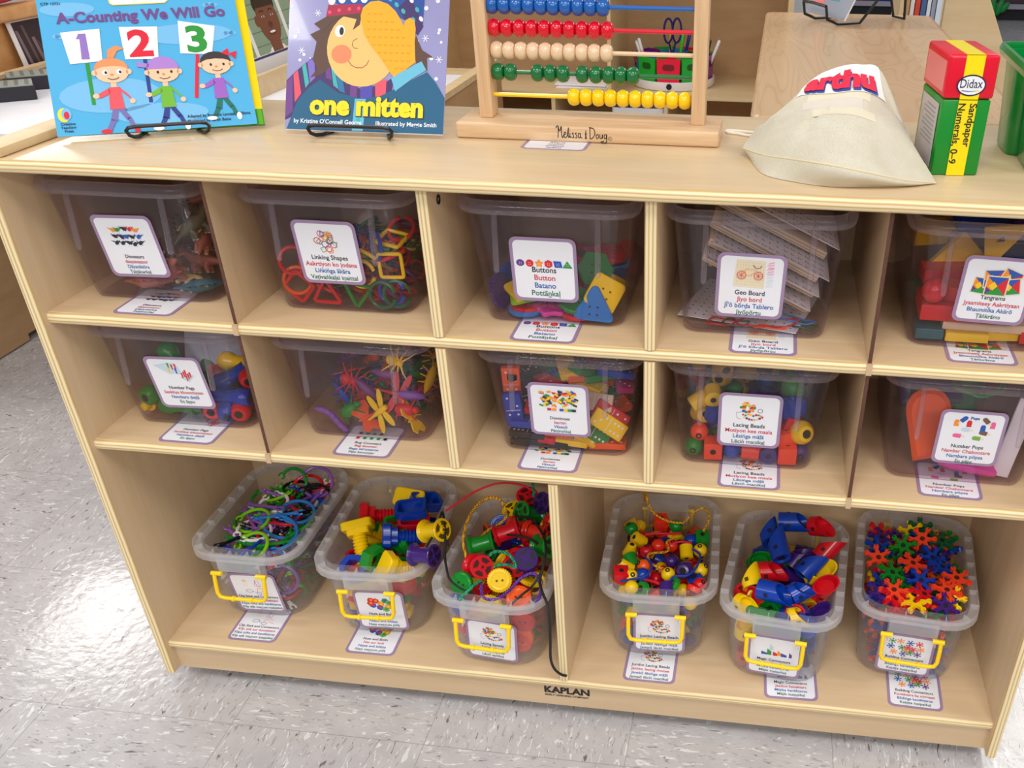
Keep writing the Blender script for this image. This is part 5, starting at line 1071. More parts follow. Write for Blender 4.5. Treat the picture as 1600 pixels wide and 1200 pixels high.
def k_clip(v):
    m_ = MB()
    def jaw(x, y, a): 
        p = [(x+math.cos(a)*.0042+.0042*math.cos(a+PI+D(t)), y+math.sin(a)*.0042+.0042*math.sin(a+PI+D(t)), 0) for t in range(-130, 131, 26)]; m_.tube(p, .0014, 6)
    if v == 0: m_.tube([(-.028, 0, 0), (.028, 0, 0)], .0023, 8); m_.tube([(-.029, 0, 0), (-.024, 0, 0)], .0031, 8); m_.tube([(.029, 0, 0), (.024, 0, 0)], .0031, 8); jaw(-.028, 0, PI); jaw(.028, 0, 0)
    elif v == 1:
        m_.tube([(.021*math.cos(D(a)), .021*math.sin(D(a)), 0) for a in range(-150, 151, 15)], .0023, 8); jaw(.021*math.cos(D(150)), .021*math.sin(D(150)), D(240)); jaw(.021*math.cos(D(-150)), .021*math.sin(D(-150)), D(-240))
    else:
        m_.tube([(.030*math.cos(D(a)), .030*math.sin(D(a)), 0) for a in range(-75, 76, 15)], .0023, 8); jaw(.030*math.cos(D(75)), .030*math.sin(D(75)), D(165)); jaw(.030*math.cos(D(-75)), .030*math.sin(D(-75)), D(-165)); m_.v = [(x-.02, y, z) for x, y, z in m_.v]
    m_.v = [(x*1.15, y*1.15, z*1.15) for x, y, z in m_.v]; return m_
def k_bolt(v):
    m_ = MB(); poly = {0: ngon(0, 0, .0205, 6), 1: rrect(.040, .026, .005, 3), 2: [(.0165+.004*math.cos(4*a))*1 and ((.0175+.003*math.cos(4*a))*math.cos(a), (.0175+.003*math.cos(4*a))*math.sin(a)) for a in (2*PI*i/32 for i in range(32))]}[v]
    m_.prism(poly, .018, .030, 0, None, .0015); m_.prism([(x*.72, y*.72) for x, y in poly], .010, .018)
    n = 45; m_.lathe([(.004, -.031)]+[(.0088+.0011*math.sin(i*2*PI/5), -.031+.041*i/n) for i in range(n+1)], 16); m_.v = [(x*1.15, y*1.15, z*1.1) for x, y, z in m_.v]; return m_
def k_nut(v):
    m_ = MB(); o_ = {0: ngon(0, 0, .020, 6), 1: rrect(.042, .028, .006, 1+3), 2: rrect(.032, .032, .005, 4)}[v]; i_ = [(x*.78, y*.78) for x, y in o_] if v else [(x*.6, y*.6) for x, y in o_]
    L_ = lambda p, z: [(x, y, z) for x, y in p]
    if v == 1: m_.loft([L_(o_, -.007), L_(o_, .007), L_(i_, .007), L_(i_, -.005)])
    else: m_.loft([L_(o_, -.007), L_(o_, .007), L_(i_, .007), L_(i_, -.007), L_(o_, -.007)], c0=False, c1=False)
    m_.v = [(x*1.12, y*1.12, z*1.15) for x, y, z in m_.v]; return m_
def k_spool():
    m_ = MB(); m_.lathe([(.0035, -.0165), (.0150, -.0168), (.0158, -.0155), (.0150, -.0138), (.0112, -.0115), (.0104, 0), (.0112, .0115), (.0150, .0138), (.0158, .0155), (.0150, .0168), (.0035, .0165)], 24)
    for s_ in (-1, 1):
        for k in range(4):
            a = PI/4+k*PI/2; q = [(.0062*math.cos(a+b_), .0062*math.sin(a+b_)) for b_ in (-.45, 0, .45)]+[(.0122*math.cos(a+b_), .0122*math.sin(a+b_)) for b_ in (.55, .18, -.18, -.55)]
            m_.prism(q, s_*.0166-.0003, s_*.0166+.00035, 1)
        m_.lathe([(.0034, s_*.0165-.0004), (.0034, s_*.0165+.002), (.0022, s_*.0165+.002)], 12); m_.lathe([(.0021, s_*.0165+.0015), (.0021, s_*.0165+.0021)], 10, 1)
    m_.v = [(x*1.08, y*1.08, z*1.08) for x, y, z in m_.v]; return m_
def k_gear():
    m_ = MB(); m_.prism([((.0178 if i % 2 else .0166)*math.cos(2*PI*i/60), (.0178 if i % 2 else .0166)*math.sin(2*PI*i/60)) for i in range(60)], -.0032, .0032, 0, None, .0008)
    m_.lathe([(.010, .0030), (.012, .0036), (.0145, .0036), (.0155, .0030)], 24); m_.lathe([(.010, -.0030), (.012, -.0036), (.0145, -.0036), (.0155, -.0030)], 24)
    for dx in (-.004, .004):
        for z in (-.0034, .0034): m_.lathe([(.0017, z-.0003), (.0017, z+.0003)], 8, 1, T(dx, 0, 0))
    return m_
def k_tube(v):
    m_ = MB(); n = 24; r_ = .0145; L_ = (.044, .036, .052)[v]
    base = [(r_*math.cos(2*PI*i/n), r_*math.sin(2*PI*i/n)) for i in range(n)]
    m_.loft([[(x*.7, y*.7, -L_/2+.003) for x, y in base], [(x*.86, y*.86, -L_/2) for x, y in base], [(x, y, -L_/2) for x, y in base], [(x, y, L_/2-r_+x*.95) for x, y in base], [(x*.86, y*.86, L_/2-r_+x*.95*.86) for x, y in base], [(x*.84, y*.84, L_/2-r_-.012+x*.95*.84) for x, y in base]])
    for a in (0.3, 2.4, 4.5): m_.box(r_-.0008, r_+.0003, -.0028, .0028, -L_*.22-.0028, -L_*.22+.0028, 1, R(a))
    m_.box(-.005, .005, -.005, .005, -L_/2+.0015, -L_/2+.0032, 1)
    return m_
def k_star():
    pts = []
    for k in range(6):
        a = k*PI/3; q = [(.0054, -.0031), (.0112, -.0015)]
        q += [(.0150+.0034*math.cos(D(t)), .0034*math.sin(D(t))) for t in (-145, -100, -55, -18)]+[(.0152, -.0006), (.0152, .0006)]+[(.0150+.0034*math.cos(D(t)), .0034*math.sin(D(t))) for t in (18, 55, 100, 145)]
        q += [(.0112, .0015), (.0054, .0031)]
        pts += [(x*math.cos(a)-y*math.sin(a), x*math.sin(a)+y*math.cos(a)) for x, y in q]
    m_ = MB(); m_.prism(pts, -.0026, .0026, 0, None, 0)
    for z in (-.0026, .0026): m_.lathe([(.0033, z-.0002), (.0033, z+.0002)], 10, 1)
    m_.v = [(x*1.14, y*1.14, z*1.05) for x, y, z in m_.v]
    return m_
KIND = {}   # kind: (maker, snake name, words, category, footprint radius, height, tilt)
for v, nm in enumerate(('long necked rubber dinosaur', 'two legged rubber dinosaur', 'plate backed rubber dinosaur')): KIND['dino%d' % v] = (lambda v=v: k_dino(v), 'toy_dinosaur', nm, 'toy dinosaur', .020, .022, .6)
for v, nm in enumerate(('round linking ring', 'square linking shape', 'triangular linking shape', 'hexagonal linking shape')): KIND['link%d' % v] = (lambda v=v: k_ring(v), 'linking_shape', nm, 'linking shape', .014, .007, 1.1)
for v, nm in enumerate(('round plastic button', 'square plastic button', 'triangular plastic button', 'flower shaped button', 'gear edged round button', 'hexagonal plastic button')): KIND['butt%d' % v] = (lambda v=v: k_button(v), 'toy_button', nm, 'button', .019, .0075, .5)
KIND['peg'] = (k_peg, 'number_peg', 'chunky stacking peg', 'peg', .020, .026, .12)
for v, nm in enumerate(('rubber spider', 'rubber dragonfly', 'rubber butterfly', 'rubber caterpillar', 'rubber grasshopper', 'rubber beetle')): KIND['bug%d' % v] = (lambda v=v: k_bug(v), 'toy_bug', nm, 'toy bug', .015, .0095, .7)
for v in range(4): KIND['dom%d' % v] = (lambda v=v: k_domino(v), 'domino', 'wooden domino', 'domino', .016, .0105, .35)
for v, nm in enumerate(('round wooden bead', 'cube wooden bead', 'cylinder wooden bead', 'barrel wooden bead')): KIND['bead%d' % v] = (lambda v=v: k_bead(v, .0225), 'lacing_bead', nm, 'bead', .0105, .0215, 1.5)
for v, nm in enumerate(('straight clip connector', 'looped clip connector', 'curved clip connector')): KIND['clip%d' % v] = (lambda v=v: k_clip(v), 'clip_connector', nm, 'clip connector', (.016, .017, .017)[v], .0075, .45)
for v, nm in enumerate(('six sided head bolt', 'slab head bolt', 'cross head bolt')): KIND['bolt%d' % v] = (lambda v=v: k_bolt(v), 'toy_bolt', 'chunky '+nm, 'toy bolt', .030, .040, .1)
for v, nm in enumerate(('six sided nut', 'hollow slab nut', 'square nut')): KIND['nut%d' % v] = (lambda v=v: k_nut(v), 'toy_nut', 'chunky '+nm, 'toy nut', .019, .015, .7)
KIND['spool'] = (k_spool, 'lacing_spool', 'lacing spool', 'spool', .0145, .028, 1.5)
KIND['gear'] = (k_gear, 'lacing_button', 'gear edged lacing button', 'button', .0155, .0085, .9)
for v, nm in enumerate(('round bead', 'cube bead', 'cylinder bead', 'barrel bead', 'thimble bead', 'disc bead')): KIND['jb%d' % v] = (lambda v=v: k_bead(v, .0205), 'lacing_bead', 'small '+nm, 'bead', .0095, .0180, 1.5)
for v, nm in enumerate(('mitred tube connector', 'short mitred tube connector', 'long mitred tube connector')): KIND['tube%d' % v] = (lambda v=v: k_tube(v), 'tube_connector', nm, 'tube connector', .0165, .027, 1.5)
KIND['star'] = (k_star, 'star_connector', 'six armed star connector', 'star connector', .0165, .0075, .5)
HOLEMAT = {'domino': PAPER, 'toy_dinosaur': cm((214, 200, 172))}
def kmesh(kind, color, rough=.22):
    key = (kind, color)
    if key not in _KM:
        nm = KIND[kind][1]; m2 = HOLEMAT.get(nm) or (DARK if nm not in ('lacing_spool', 'toy_button', 'lacing_button', 'star_connector', 'tube_connector') else cm(tuple(int(v*.35) for v in PAL[color]), .5))  # darkened toy colour paints the shade of holes and recesses
        _KM[key] = mesh(nm, KIND[kind][0](), [plastic(color, rough), m2], 42)
    return _KM[key]
SIDE = {'dino': ('the end panel', 'the linking shapes bin'), 'link': ('the dinosaur bin', 'the buttons bin'), 'butt': ('the linking shapes bin', 'the geoboard bin'), 'geo': ('the buttons bin', 'the tangram bin'), 'tang': ('the geoboard bin', 'the frame edge'),
        'pegs': ('the end panel', 'the bug bin'), 'bug': ('the peg bin', 'the domino bin'), 'dom': ('the bug bin', 'the big bead bin'), 'bead': ('the domino bin', 'the ice pop bin'), 'pops': ('the big bead bin', 'the far end'),
        'clip': ('the end panel', 'the nuts bin'), 'nuts': ('the clip bin', 'the spool bin'), 'spool': ('the nuts bin', 'the upright divider'), 'jumbo': ('the upright divider', 'the tube bin'), 'magic': ('the small bead bin', 'the star bin'), 'bld': ('the tube bin', 'the end panel')}
BNAME = {'dino': 'dinosaur bin', 'link': 'linking bin', 'butt': 'buttons bin', 'geo': 'geoboard bin', 'tang': 'tangram bin', 'pegs': 'peg bin', 'bug': 'bug bin', 'dom': 'domino bin', 'bead': 'big bead bin', 'pops': 'ice pop bin',
         'clip': 'clip bin', 'nuts': 'nuts bin', 'spool': 'spool bin', 'jumbo': 'small bead bin', 'magic': 'tube bin', 'bld': 'star bin'}
PLUR = {'toy_dinosaur': 'rubber dinosaurs', 'linking_shape': 'linking shapes', 'toy_button': 'buttons', 'number_peg': 'pegs', 'toy_bug': 'rubber bugs', 'domino': 'dominoes', 'lacing_bead': 'beads', 'clip_connector': 'clip connectors', 'toy_bolt': 'bolts', 'toy_nut': 'nuts',
        'lacing_spool': 'spools', 'lacing_button': 'gear buttons', 'tube_connector': 'tube connectors', 'star_connector': 'star connectors'}
def zone(b, x, y, z, hw, hl, ztop):
    d = 'at the front wall' if y < -hl*.55 else 'near the back' if y > hl*.4 else 'mid bin'
    lv = 'on top' if z > ztop*.72 else 'low down' if z < ztop*.3 else 'halfway up'
    s_ = 'beside '+SIDE[b][0] if x < -hw*.36 else 'beside '+SIDE[b][1] if x > hw*.36 else 'midway across'
    return lv+' '+d+', '+s_.replace('beside ', 'toward ')
ROUGH = {'toy_dinosaur': .5, 'toy_bug': .45, 'domino': .5, 'toy_button': .3}
def fit(o, b, objs=None):
    # slide a toy so that it stays inside the walls of its bin
    milky = b in ('clip', 'nuts', 'spool', 'jumbo', 'magic', 'bld'); Mi = BINS[b].inverted(); e = .0012
    w0, l0, z0, kx, ky, zr = (BW/2-.0026, BL/2-.0026, .0045, .056, .072, BH) if milky else (ABW/2-.0022, ABL/2-.0022, .0042, .0945, .110, AH+.01)
    bpy.context.view_layer.update() if objs else None
    pts = [Mi @ (q.matrix_world if objs else q.matrix_basis) @ v.co for q in (objs or [o]) for v in q.data.vertices]
    for _ in range(3):
        lo = [0, 0]; hi = [0, 0]; zz = min(p.z for p in pts); dz = max(0, z0-zz)
        for p in pts:
            z = p.z+dz
            if z > zr: continue
            hx, hy = w0+kx*z-e, l0+ky*z-e
            lo[0] = max(lo[0], -hx-p.x); hi[0] = max(hi[0], p.x-hx); lo[1] = max(lo[1], -hy-p.y); hi[1] = max(hi[1], p.y-hy)
            c = (abs(p.x)+abs(p.y))-(hx+hy-.0105 if not milky else hx+hy-.0215)
            if c > 0:
                q = c*.5
                if p.x < 0: lo[0] = max(lo[0], q)
                else: hi[0] = max(hi[0], q)
                if p.y < 0: lo[1] = max(lo[1], q)
                else: hi[1] = max(hi[1], q)
        sft = Vector(((lo[0]-hi[0]) if not (lo[0] and hi[0]) else (lo[0]-hi[0])/2, (lo[1]-hi[1]) if not (lo[1] and hi[1]) else (lo[1]-hi[1])/2, dz))
        if sft.length < 1e-5: break
        pts = [p+sft for p in pts]; wv_ = BINS[b].to_3x3() @ sft; o.matrix_world = T(*wv_) @ (o.matrix_basis)
def put(b, kind, color, x, y, z, rot, label=None):
    kd = KIND[kind]; rg = ROUGH.get(kd[1], .22)
    if kind.startswith('bead'): rg = .4
    o = link(kd[1], kmesh(kind, color, rg)); o.matrix_world = BINS[b] @ T(x, y, z) @ rot; fit(o, b)
    milky = b in ('clip', 'nuts', 'spool', 'jumbo', 'magic', 'bld'); hw, hl = ((BW/2, BL/2) if milky else (ABW/2, ABL/2))
    lab = label or '%s %s %s' % (color, kd[2].replace('plastic ', '').replace('rubber ', '').replace('wooden ', ''), zone(b, x, y, z, hw, hl, .125 if milky else .10))
    if not label:
        if len(lab.split()) > 16: lab = ' '.join(lab.split()[:16])
    tag(o, lab, kd[3], '%s in the %s' % (PLUR[kd[1]], BNAME[b])); ITEMS.append(o); return o
RIN = {'bolt': .036, 'dino': .024, 'peg': .024, 'tube': .023, 'clip': .022, 'nut0': .021, 'nut1': .023, 'nut2': .021, 'dom0': .019, 'dom1': .019, 'dom2': .019, 'dom3': .019, 'star': .015, 'jb0': .008, 'jb1': .009, 'jb2': .009, 'jb3': .010, 'jb4': .009, 'jb5': .009, 'spoo': .018, 'gear': .018, 'link': .019, 'butt': .022, 'bug1': .022, 'bug2': .022, 'bug4': .022, 'bug0': .02, 'bug5': .019, 'bug3': .024}
class Heap:
    def __init__(s, b):
        s.b = b; s.milky = b in ('clip', 'nuts', 'spool', 'jumbo', 'magic', 'bld')
        s.w, s.l = (BW-.007, BL-.007) if s.milky else (ABW-.005, ABL-.005); s.tap = (.108 if s.milky else .18); s.c = .004
        s.nx, s.ny = int(.2/s.c), int(.26/s.c); s.h = [[.004]*s.ny for _ in range(s.nx)]
    def cells(s, x, y, r_):
        i0, i1 = int((x-r_+.1)/s.c), int((x+r_+.1)/s.c); j0, j1 = int((y-r_+.13)/s.c), int((y+r_+.13)/s.c)
        for i in range(max(0, i0), min(s.nx-1, i1)+1):
            for j in range(max(0, j0), min(s.ny-1, j1)+1):
                if ((i+.5)*s.c-.1-x)**2+((j+.5)*s.c-.13-y)**2 <= r_*r_: yield i, j
    def top(s, x, y, r_): return max([s.h[i][j] for i, j in s.cells(x, y, r_)] or [.004])
    def raise_(s, x, y, r_, z):
        for i, j in s.cells(x, y, r_): s.h[i][j] = max(s.h[i][j], z)
    def inside(s, x, y, z, r_):
        e = s.tap*max(0, z)/2*.9
        hw, hl = s.w/2+e-r_, s.l/2+e-r_
        if abs(x) > hw or abs(y) > hl: return False
        rc = .03-r_*.4; dx, dy = abs(x)-(hw-rc), abs(y)-(hl-rc)
        return not (dx > 0 and dy > 0 and dx*dx+dy*dy > rc*rc)
    def fill(s, kinds, colors, target, n, seed, tries=4000, free=False, soft=.8):
        rn = random.Random(seed); k = 0
        for _ in range(tries):
            if k >= n: break
            x, y = rn.uniform(-.085, .085), rn.uniform(-.12, .12); kind = rn.choice(kinds); kd = KIND[kind]; r_, h_ = kd[4], kd[5]
            z0 = s.top(x, y, r_*(.9 if kind[:3] in ('bol', 'peg', 'din') else .62)); z = z0+h_/2
            if z+h_*.25 > target(x, y) or not s.inside(x, y, z, RIN.get(kind[:4], RIN.get(kind, r_))): continue
            t_ = kd[6]; rot = R(rn.uniform(0, 2*PI)) @ E3(rn.gauss(0, t_*.5) if t_ < 1.4 else rn.uniform(-PI, PI), rn.gauss(0, t_*.5) if t_ < 1.4 else rn.uniform(-PI, PI), 0)
            if kind[:3] in ('bol', 'peg'): rot = R(rn.uniform(0, 2*PI)) @ E3(PI/2+rn.gauss(0, .12), 0, 0)
            put(s.b, kind, rn.choice(colors), x, y, z, rot); s.raise_(x, y, r_*soft, z0+h_*.92); k += 1
        return s
def XYZ(a=0, b=0, c=0): return E3(D(a), D(b), D(c))
FY = -ABL/2      # front wall of a small bin

# dinosaurs
H = Heap('dino')
for kind, c, x, y, z, rt, lab in (('dino2', 'salmon', -.012, FY+.020, .014, XYZ(70, 0, 10), 'salmon rubber dinosaur lying below the card at the front wall of its bin'), ('dino1', 'salmon', .036, FY+.030, .026, XYZ(60, -35, -20), 'salmon two legged dinosaur rising beside the card edge'),
                                  ('dino0', 'tan', .034, FY+.018, .010, XYZ(80, 5, 160), 'pale yellow rubber dinosaur lying flat along the front wall'), ('dino2', 'teal', .058, FY+.022, .012, XYZ(75, 0, 30), 'blue rubber dinosaur in the front corner by the thin divider'), ('dino0', 'tan', -.058, FY+.05, .016, XYZ(40, 65, 10), 'pale yellow dinosaur neck alone on the empty side of the bin')):
    put('dino', kind, c, x, y, z, rt, lab); H.raise_(x, y, .016, z+.010)
H.fill(['dino0', 'dino1', 'dino2'], ['salmon', 'olive', 'olive', 'brown', 'brown', 'olive', 'tan'], lambda x, y: .018+max(0, (x+.02))*.9+max(0, y+.05)*.28 if x > -.03 else .012, 40, 11)
# linking shapes
H = Heap('link'); PI2 = PI/2
for kind, c, x, y, z, rt, lab in (('link1', 'red', -.062, FY+.006, .022, XYZ(90, 40, 0), 'red square linking shape standing on its corner by the thin divider'), ('link2', 'red', -.022, FY+.006, .019, XYZ(90, 2, 0), 'red triangular linking shape upright below the card'), ('link2', 'green', .016, FY+.007, .014, XYZ(90, -50, 0), 'green triangular linking shape upright below the card'),
                                  ('link0', 'dark green', .046, FY+.006, .0165, XYZ(88, 0, 0), 'green round ring upright against the front wall'), ('link0', 'dark green', .064, FY+.010, .018, XYZ(86, 8, 8), 'second green round ring behind the first at the front wall'), ('link0', 'blue', .055, FY+.013, .024, XYZ(84, 0, -5), 'blue round ring between the two green rings'),
                                  ('link1', 'yellow', .058, FY+.014, .055, XYZ(86, -3, 0), 'yellow square linking shape upright above the green rings'), ('link0', 'red', -.058, FY+.012, .056, XYZ(80, 0, 35), 'red round ring leaning by the thin divider above the square'), ('link0', 'orange', -.060, FY+.016, .030, XYZ(80, 0, 20), 'orange ring behind the red square linking shape'), ('link0', 'yellow', .022, FY+.012, .044, XYZ(84, 0, 0), 'yellow ring peeping out beside the card')):
    put('link', kind, c, x, y, z, rt, lab); H.raise_(x, y, .012, z+.010)
H.fill(['link0', 'link1', 'link2', 'link3', 'link0'], ['red', 'green', 'yellow', 'blue', 'orange', 'mauve', 'dark green', 'red'], lambda x, y: .055+max(0, y+.07)*.30+max(0, x)*.55, 105, 12)
# buttons
H = Heap('butt')
for kind, c, x, y, z, rt, lab in (('butt2', 'sky blue', .047, FY+.005, .021, XYZ(84, 4, 0), 'light blue triangular button upright against the front wall'), ('butt1', 'yellow', .060, FY+.014, .036, XYZ(80, 30, 10), 'yellow square button tilted behind the light blue triangle'), ('butt4', 'purple', -.068, FY+.030, .026, XYZ(78, 0, 72), 'purple gear edged button on edge beside the bin side'),
                                  ('butt4', 'blue', -.062, FY+.052, .03, XYZ(76, 0, 70), 'blue gear edged button behind the purple one'), ('butt3', 'pink', -.008, FY+.024, .012, XYZ(8, 3, 20), 'pink flower shaped button lying below the card'), ('butt4', 'green', .022, FY+.022, .022, XYZ(22, 12, 0), 'bright green gear edged button tilted below the card'), ('butt0', 'sky blue', -.038, FY+.026, .0065, XYZ(2, 0, 0), 'light blue round button flat on the bin floor'),
                                  ('butt0', 'red', -.036, FY+.028, .0125, XYZ(4, -3, 0), 'red round button lying on the flat light blue one'), ('butt1', 'lime', -.038, FY+.030, .024, XYZ(6, -10, 15), 'lime square button under the yellow square one'), ('butt1', 'yellow', -.040, FY+.030, .031, XYZ(9, -14, 40), 'yellow square button beside the card above the lime one'), ('butt0', 'red', .024, FY+.018, .0065, XYZ(3, 0, 0), 'red round button flat beneath the green gear'), ('butt5', 'green', .04, FY+.05, .05, XYZ(60, 10, 20), 'dark green button leaning above the light blue triangle')):
    put('butt', kind, c, x, y, z, rt, lab); H.raise_(x, y, .018, z+.004)
H.fill(['butt0', 'butt1', 'butt2', 'butt3', 'butt5'], ['red', 'orange', 'yellow', 'magenta', 'sky blue', 'purple', 'brown'], lambda x, y: (.02 if y < -.06 else .055+max(0, y)*.2), 32, 13)
# number pegs
H = Heap('pegs')
for kind, c, x, y, z, rt, lab in (('peg', 'green', -.058, FY+.034, .032, XYZ(-90, 0, -14), 'green peg facing its hole out at the bin side'), ('peg', 'green', -.026, FY+.020, .016, XYZ(0, 90, -6), 'green peg lying along the front wall below the card'), ('peg', 'green', -.040, FY+.058, .064, XYZ(20, 128, 0), 'green peg slanting up above the hole end peg'), ('peg', 'green', -.022, FY+.05, .030, XYZ(0, 70, 40), 'green peg behind the lying green peg'), ('peg', 'yellow', -.066, FY+.040, .0125, XYZ(88, 0, -6), 'small yellow peg tip in the front corner of the bin'),
                                  ('peg', 'scarlet', .020, FY+.034, .0165, XYZ(-92, 0, 6), 'scarlet peg facing its hole out below the card'), ('peg', 'blue', .045, FY+.024, .034, XYZ(0, -88, 4), 'blue peg lying across two red pegs'), ('peg', 'red', .056, FY+.034, .0165, XYZ(-90, 0, 10), 'crimson peg facing its hole out under the blue peg'), ('peg', 'blue', .036, FY+.020, .0135, XYZ(0, 60, 115), 'blue peg tip poking at the front wall'), ('peg', 'blue', .040, FY+.048, .052, XYZ(10, 60, 30), 'blue peg behind the blue peg that lies across'), ('peg', 'yellow', .046, FY+.06, .066, XYZ(0, 88, -8), 'yellow peg lying high against the thin divider'), ('peg', 'red', .068, FY+.055, .058, XYZ(-80, 0, 20), 'crimson peg end under the high yellow peg')):
    put('pegs', kind, c, x, y, z, rt, lab); H.raise_(x, y, .016, z+.012)
H.fill(['peg'], ['green', 'blue', 'red', 'yellow', 'scarlet', 'blue'], lambda x, y: .05 if -.05 < y < -.02 else .0, 10, 14)
for k, (x, y, a, b_, c, nm) in enumerate(((.012, -.004, -16, 5, (206, 220, 240), 'pale blue number card leaning at the back of the peg bin'), (.034, .012, -14, -6, (50, 76, 150), 'dark blue number card behind the pale one in the peg bin'), (-.006, .03, -12, 3, (150, 180, 216), 'light blue number card against the back wall of the peg bin'))):
    m_ = MB(); m_.rbox(.12, .003, .122, .001, 1); o = obj('number_card', m_, cm(c, .4)); o.matrix_world = BINS['pegs'] @ T(x, y, .082) @ E3(D(a), D(b_), 0); tag(o, nm, 'card', 'number cards in the peg bin'); ITEMS.append(o)
# bugs
H = Heap('bug')
for kind, c, x, y, z, rt, lab in (('bug1', 'yellow', .016, FY+.014, .030, XYZ(58, -38, 0), 'yellow dragonfly sprawled over the orange butterfly at the front wall'), ('bug2', 'orange', -.006, FY+.020, .013, XYZ(40, 0, 60), 'orange butterfly below the yellow dragonfly'), ('bug2', 'yellow', .056, FY+.012, .018, XYZ(60, 4, 90), 'yellow butterfly spread against the front wall'), ('bug5', 'red', .050, FY+.020, .036, XYZ(70, 0, 5), 'red beetle above the yellow butterfly'), ('bug3', 'violet', -.050, FY+.016, .016, XYZ(30, 24, -10), 'purple caterpillar lying in the front corner'),
                                  ('bug5', 'green', -.026, FY+.024, .028, XYZ(60, -35, 20), 'green ridged beetle beside the orange butterfly'), ('bug0', 'red', -.032, FY+.048, .058, XYZ(70, 20, 10), 'red spider with spread legs above the green beetle'), ('bug4', 'mauve', -.010, FY+.048, .046, XYZ(60, 45, 0), 'purple grasshopper slanting behind the dragonfly'), ('bug4', 'mauve', .014, FY+.062, .062, XYZ(60, 10, 0), 'purple grasshopper lying higher behind the first'), ('bug0', 'yellow', .028, FY+.062, .082, XYZ(70, 20, 0), 'yellow spider high in the heap with its legs spread'),
                                  ('bug1', 'red', .036, FY+.034, .050, XYZ(60, 10, 0), 'red dragonfly across the heap above the red beetle'), ('bug4', 'violet', .062, FY+.036, .048, XYZ(60, 8, 10), 'purple hopper above the red beetle'), ('bug4', 'blue', -.046, FY+.05, .034, XYZ(50, 60, 0), 'blue hopper under the red spider'), ('bug4', 'yellow', .080, FY+.07, .058, XYZ(70, -60, 50), 'yellow hopper against the bin side by the upright divider')):
    put('bug', kind, c, x, y, z, rt, lab); H.raise_(x, y, .012, z+.006)
H.fill(['bug%d' % k for k in (0, 1, 2, 3, 4, 5, 4)], ['mauve', 'blue', 'dark green', 'red', 'yellow', 'orange', 'blue', 'green'], lambda x, y: .012+max(0, y+.07)*.65+max(0, x)*.35, 60, 15)
# dominoes
H = Heap('dom')
for kind, c, x, y, z, rt, lab in (('dom0', 'yellow', .054, FY+.012, .040, XYZ(64, 34, 0), 'yellow domino with white spots leaning at the front wall'), ('dom0', 'green', .034, FY+.018, .026, XYZ(60, 32, 0), 'green domino with white spots half under the yellow one'), ('dom1', 'red', .060, FY+.024, .046, XYZ(64, 32, 0), 'dull red domino just behind the spotted yellow one'), ('dom1', 'yellow', .020, FY+.016, .017, XYZ(40, 34, 0), 'plain yellow domino slanting under the green one'), ('dom2', 'orange', .058, FY+.014, .009, XYZ(0, 0, 4), 'orange domino lying in the front corner under the spotted yellow one'),
                                  ('dom2', 'orange', .018, FY+.022, .024, XYZ(12, 28, 10), 'orange domino slanting below the card'), ('dom1', 'orange', -.014, FY+.018, .024, XYZ(2, 3, 3), 'orange domino lying flat under the card'), ('dom3', 'red', -.020, FY+.014, .0145, XYZ(0, 0, 80), 'red domino end below the flat orange one'), ('dom2', 'yellow', .006, FY+.016, .0125, XYZ(0, 2, -4), 'yellow domino lying beside the red domino end'), ('dom2', 'black', .0, FY+.016, .006, XYZ(0, 0, 2), 'black domino flat on the bin floor under the yellow one'),
                                  ('dom1', 'black', -.050, FY+.014, .009, XYZ(0, 0, 3), 'lowest black domino in the front corner stack'), ('dom2', 'black', -.048, FY+.016, .0195, XYZ(0, 2, -2), 'second black domino of the front corner stack'), ('dom3', 'blue', -.046, FY+.018, .032, XYZ(-4, 4, 3), 'blue domino on the black front corner stack'), ('dom1', 'blue', -.066, FY+.020, .048, XYZ(85, 85, 0), 'blue domino standing on end beside the bin side'), ('dom0', 'red', -.030, FY+.030, .050, XYZ(10, -3, 5), 'red domino lying above the blue one by the card'), ('dom3', 'black', -.052, FY+.040, .060, XYZ(80, 80, 10), 'black domino standing on end behind the red one'), ('dom1', 'orange', -.070, FY+.034, .076, XYZ(85, 88, 0), 'orange domino standing on end beside the bin side'),
                                  ('dom0', 'natural', .034, FY+.030, .060, XYZ(50, 5, 0), 'pale domino with white spots above the spotted yellow one')):
    put('dom', kind, c, x, y, z, rt, lab); H.raise_(x, y, .018, z+.005)
H.fill(['dom%d' % k for k in range(4)], ['red', 'magenta', 'yellow', 'black', 'blue', 'green', 'orange', 'brown'], lambda x, y: .06 if y < -.06 else .10+max(0, y)*.15, 85, 16)
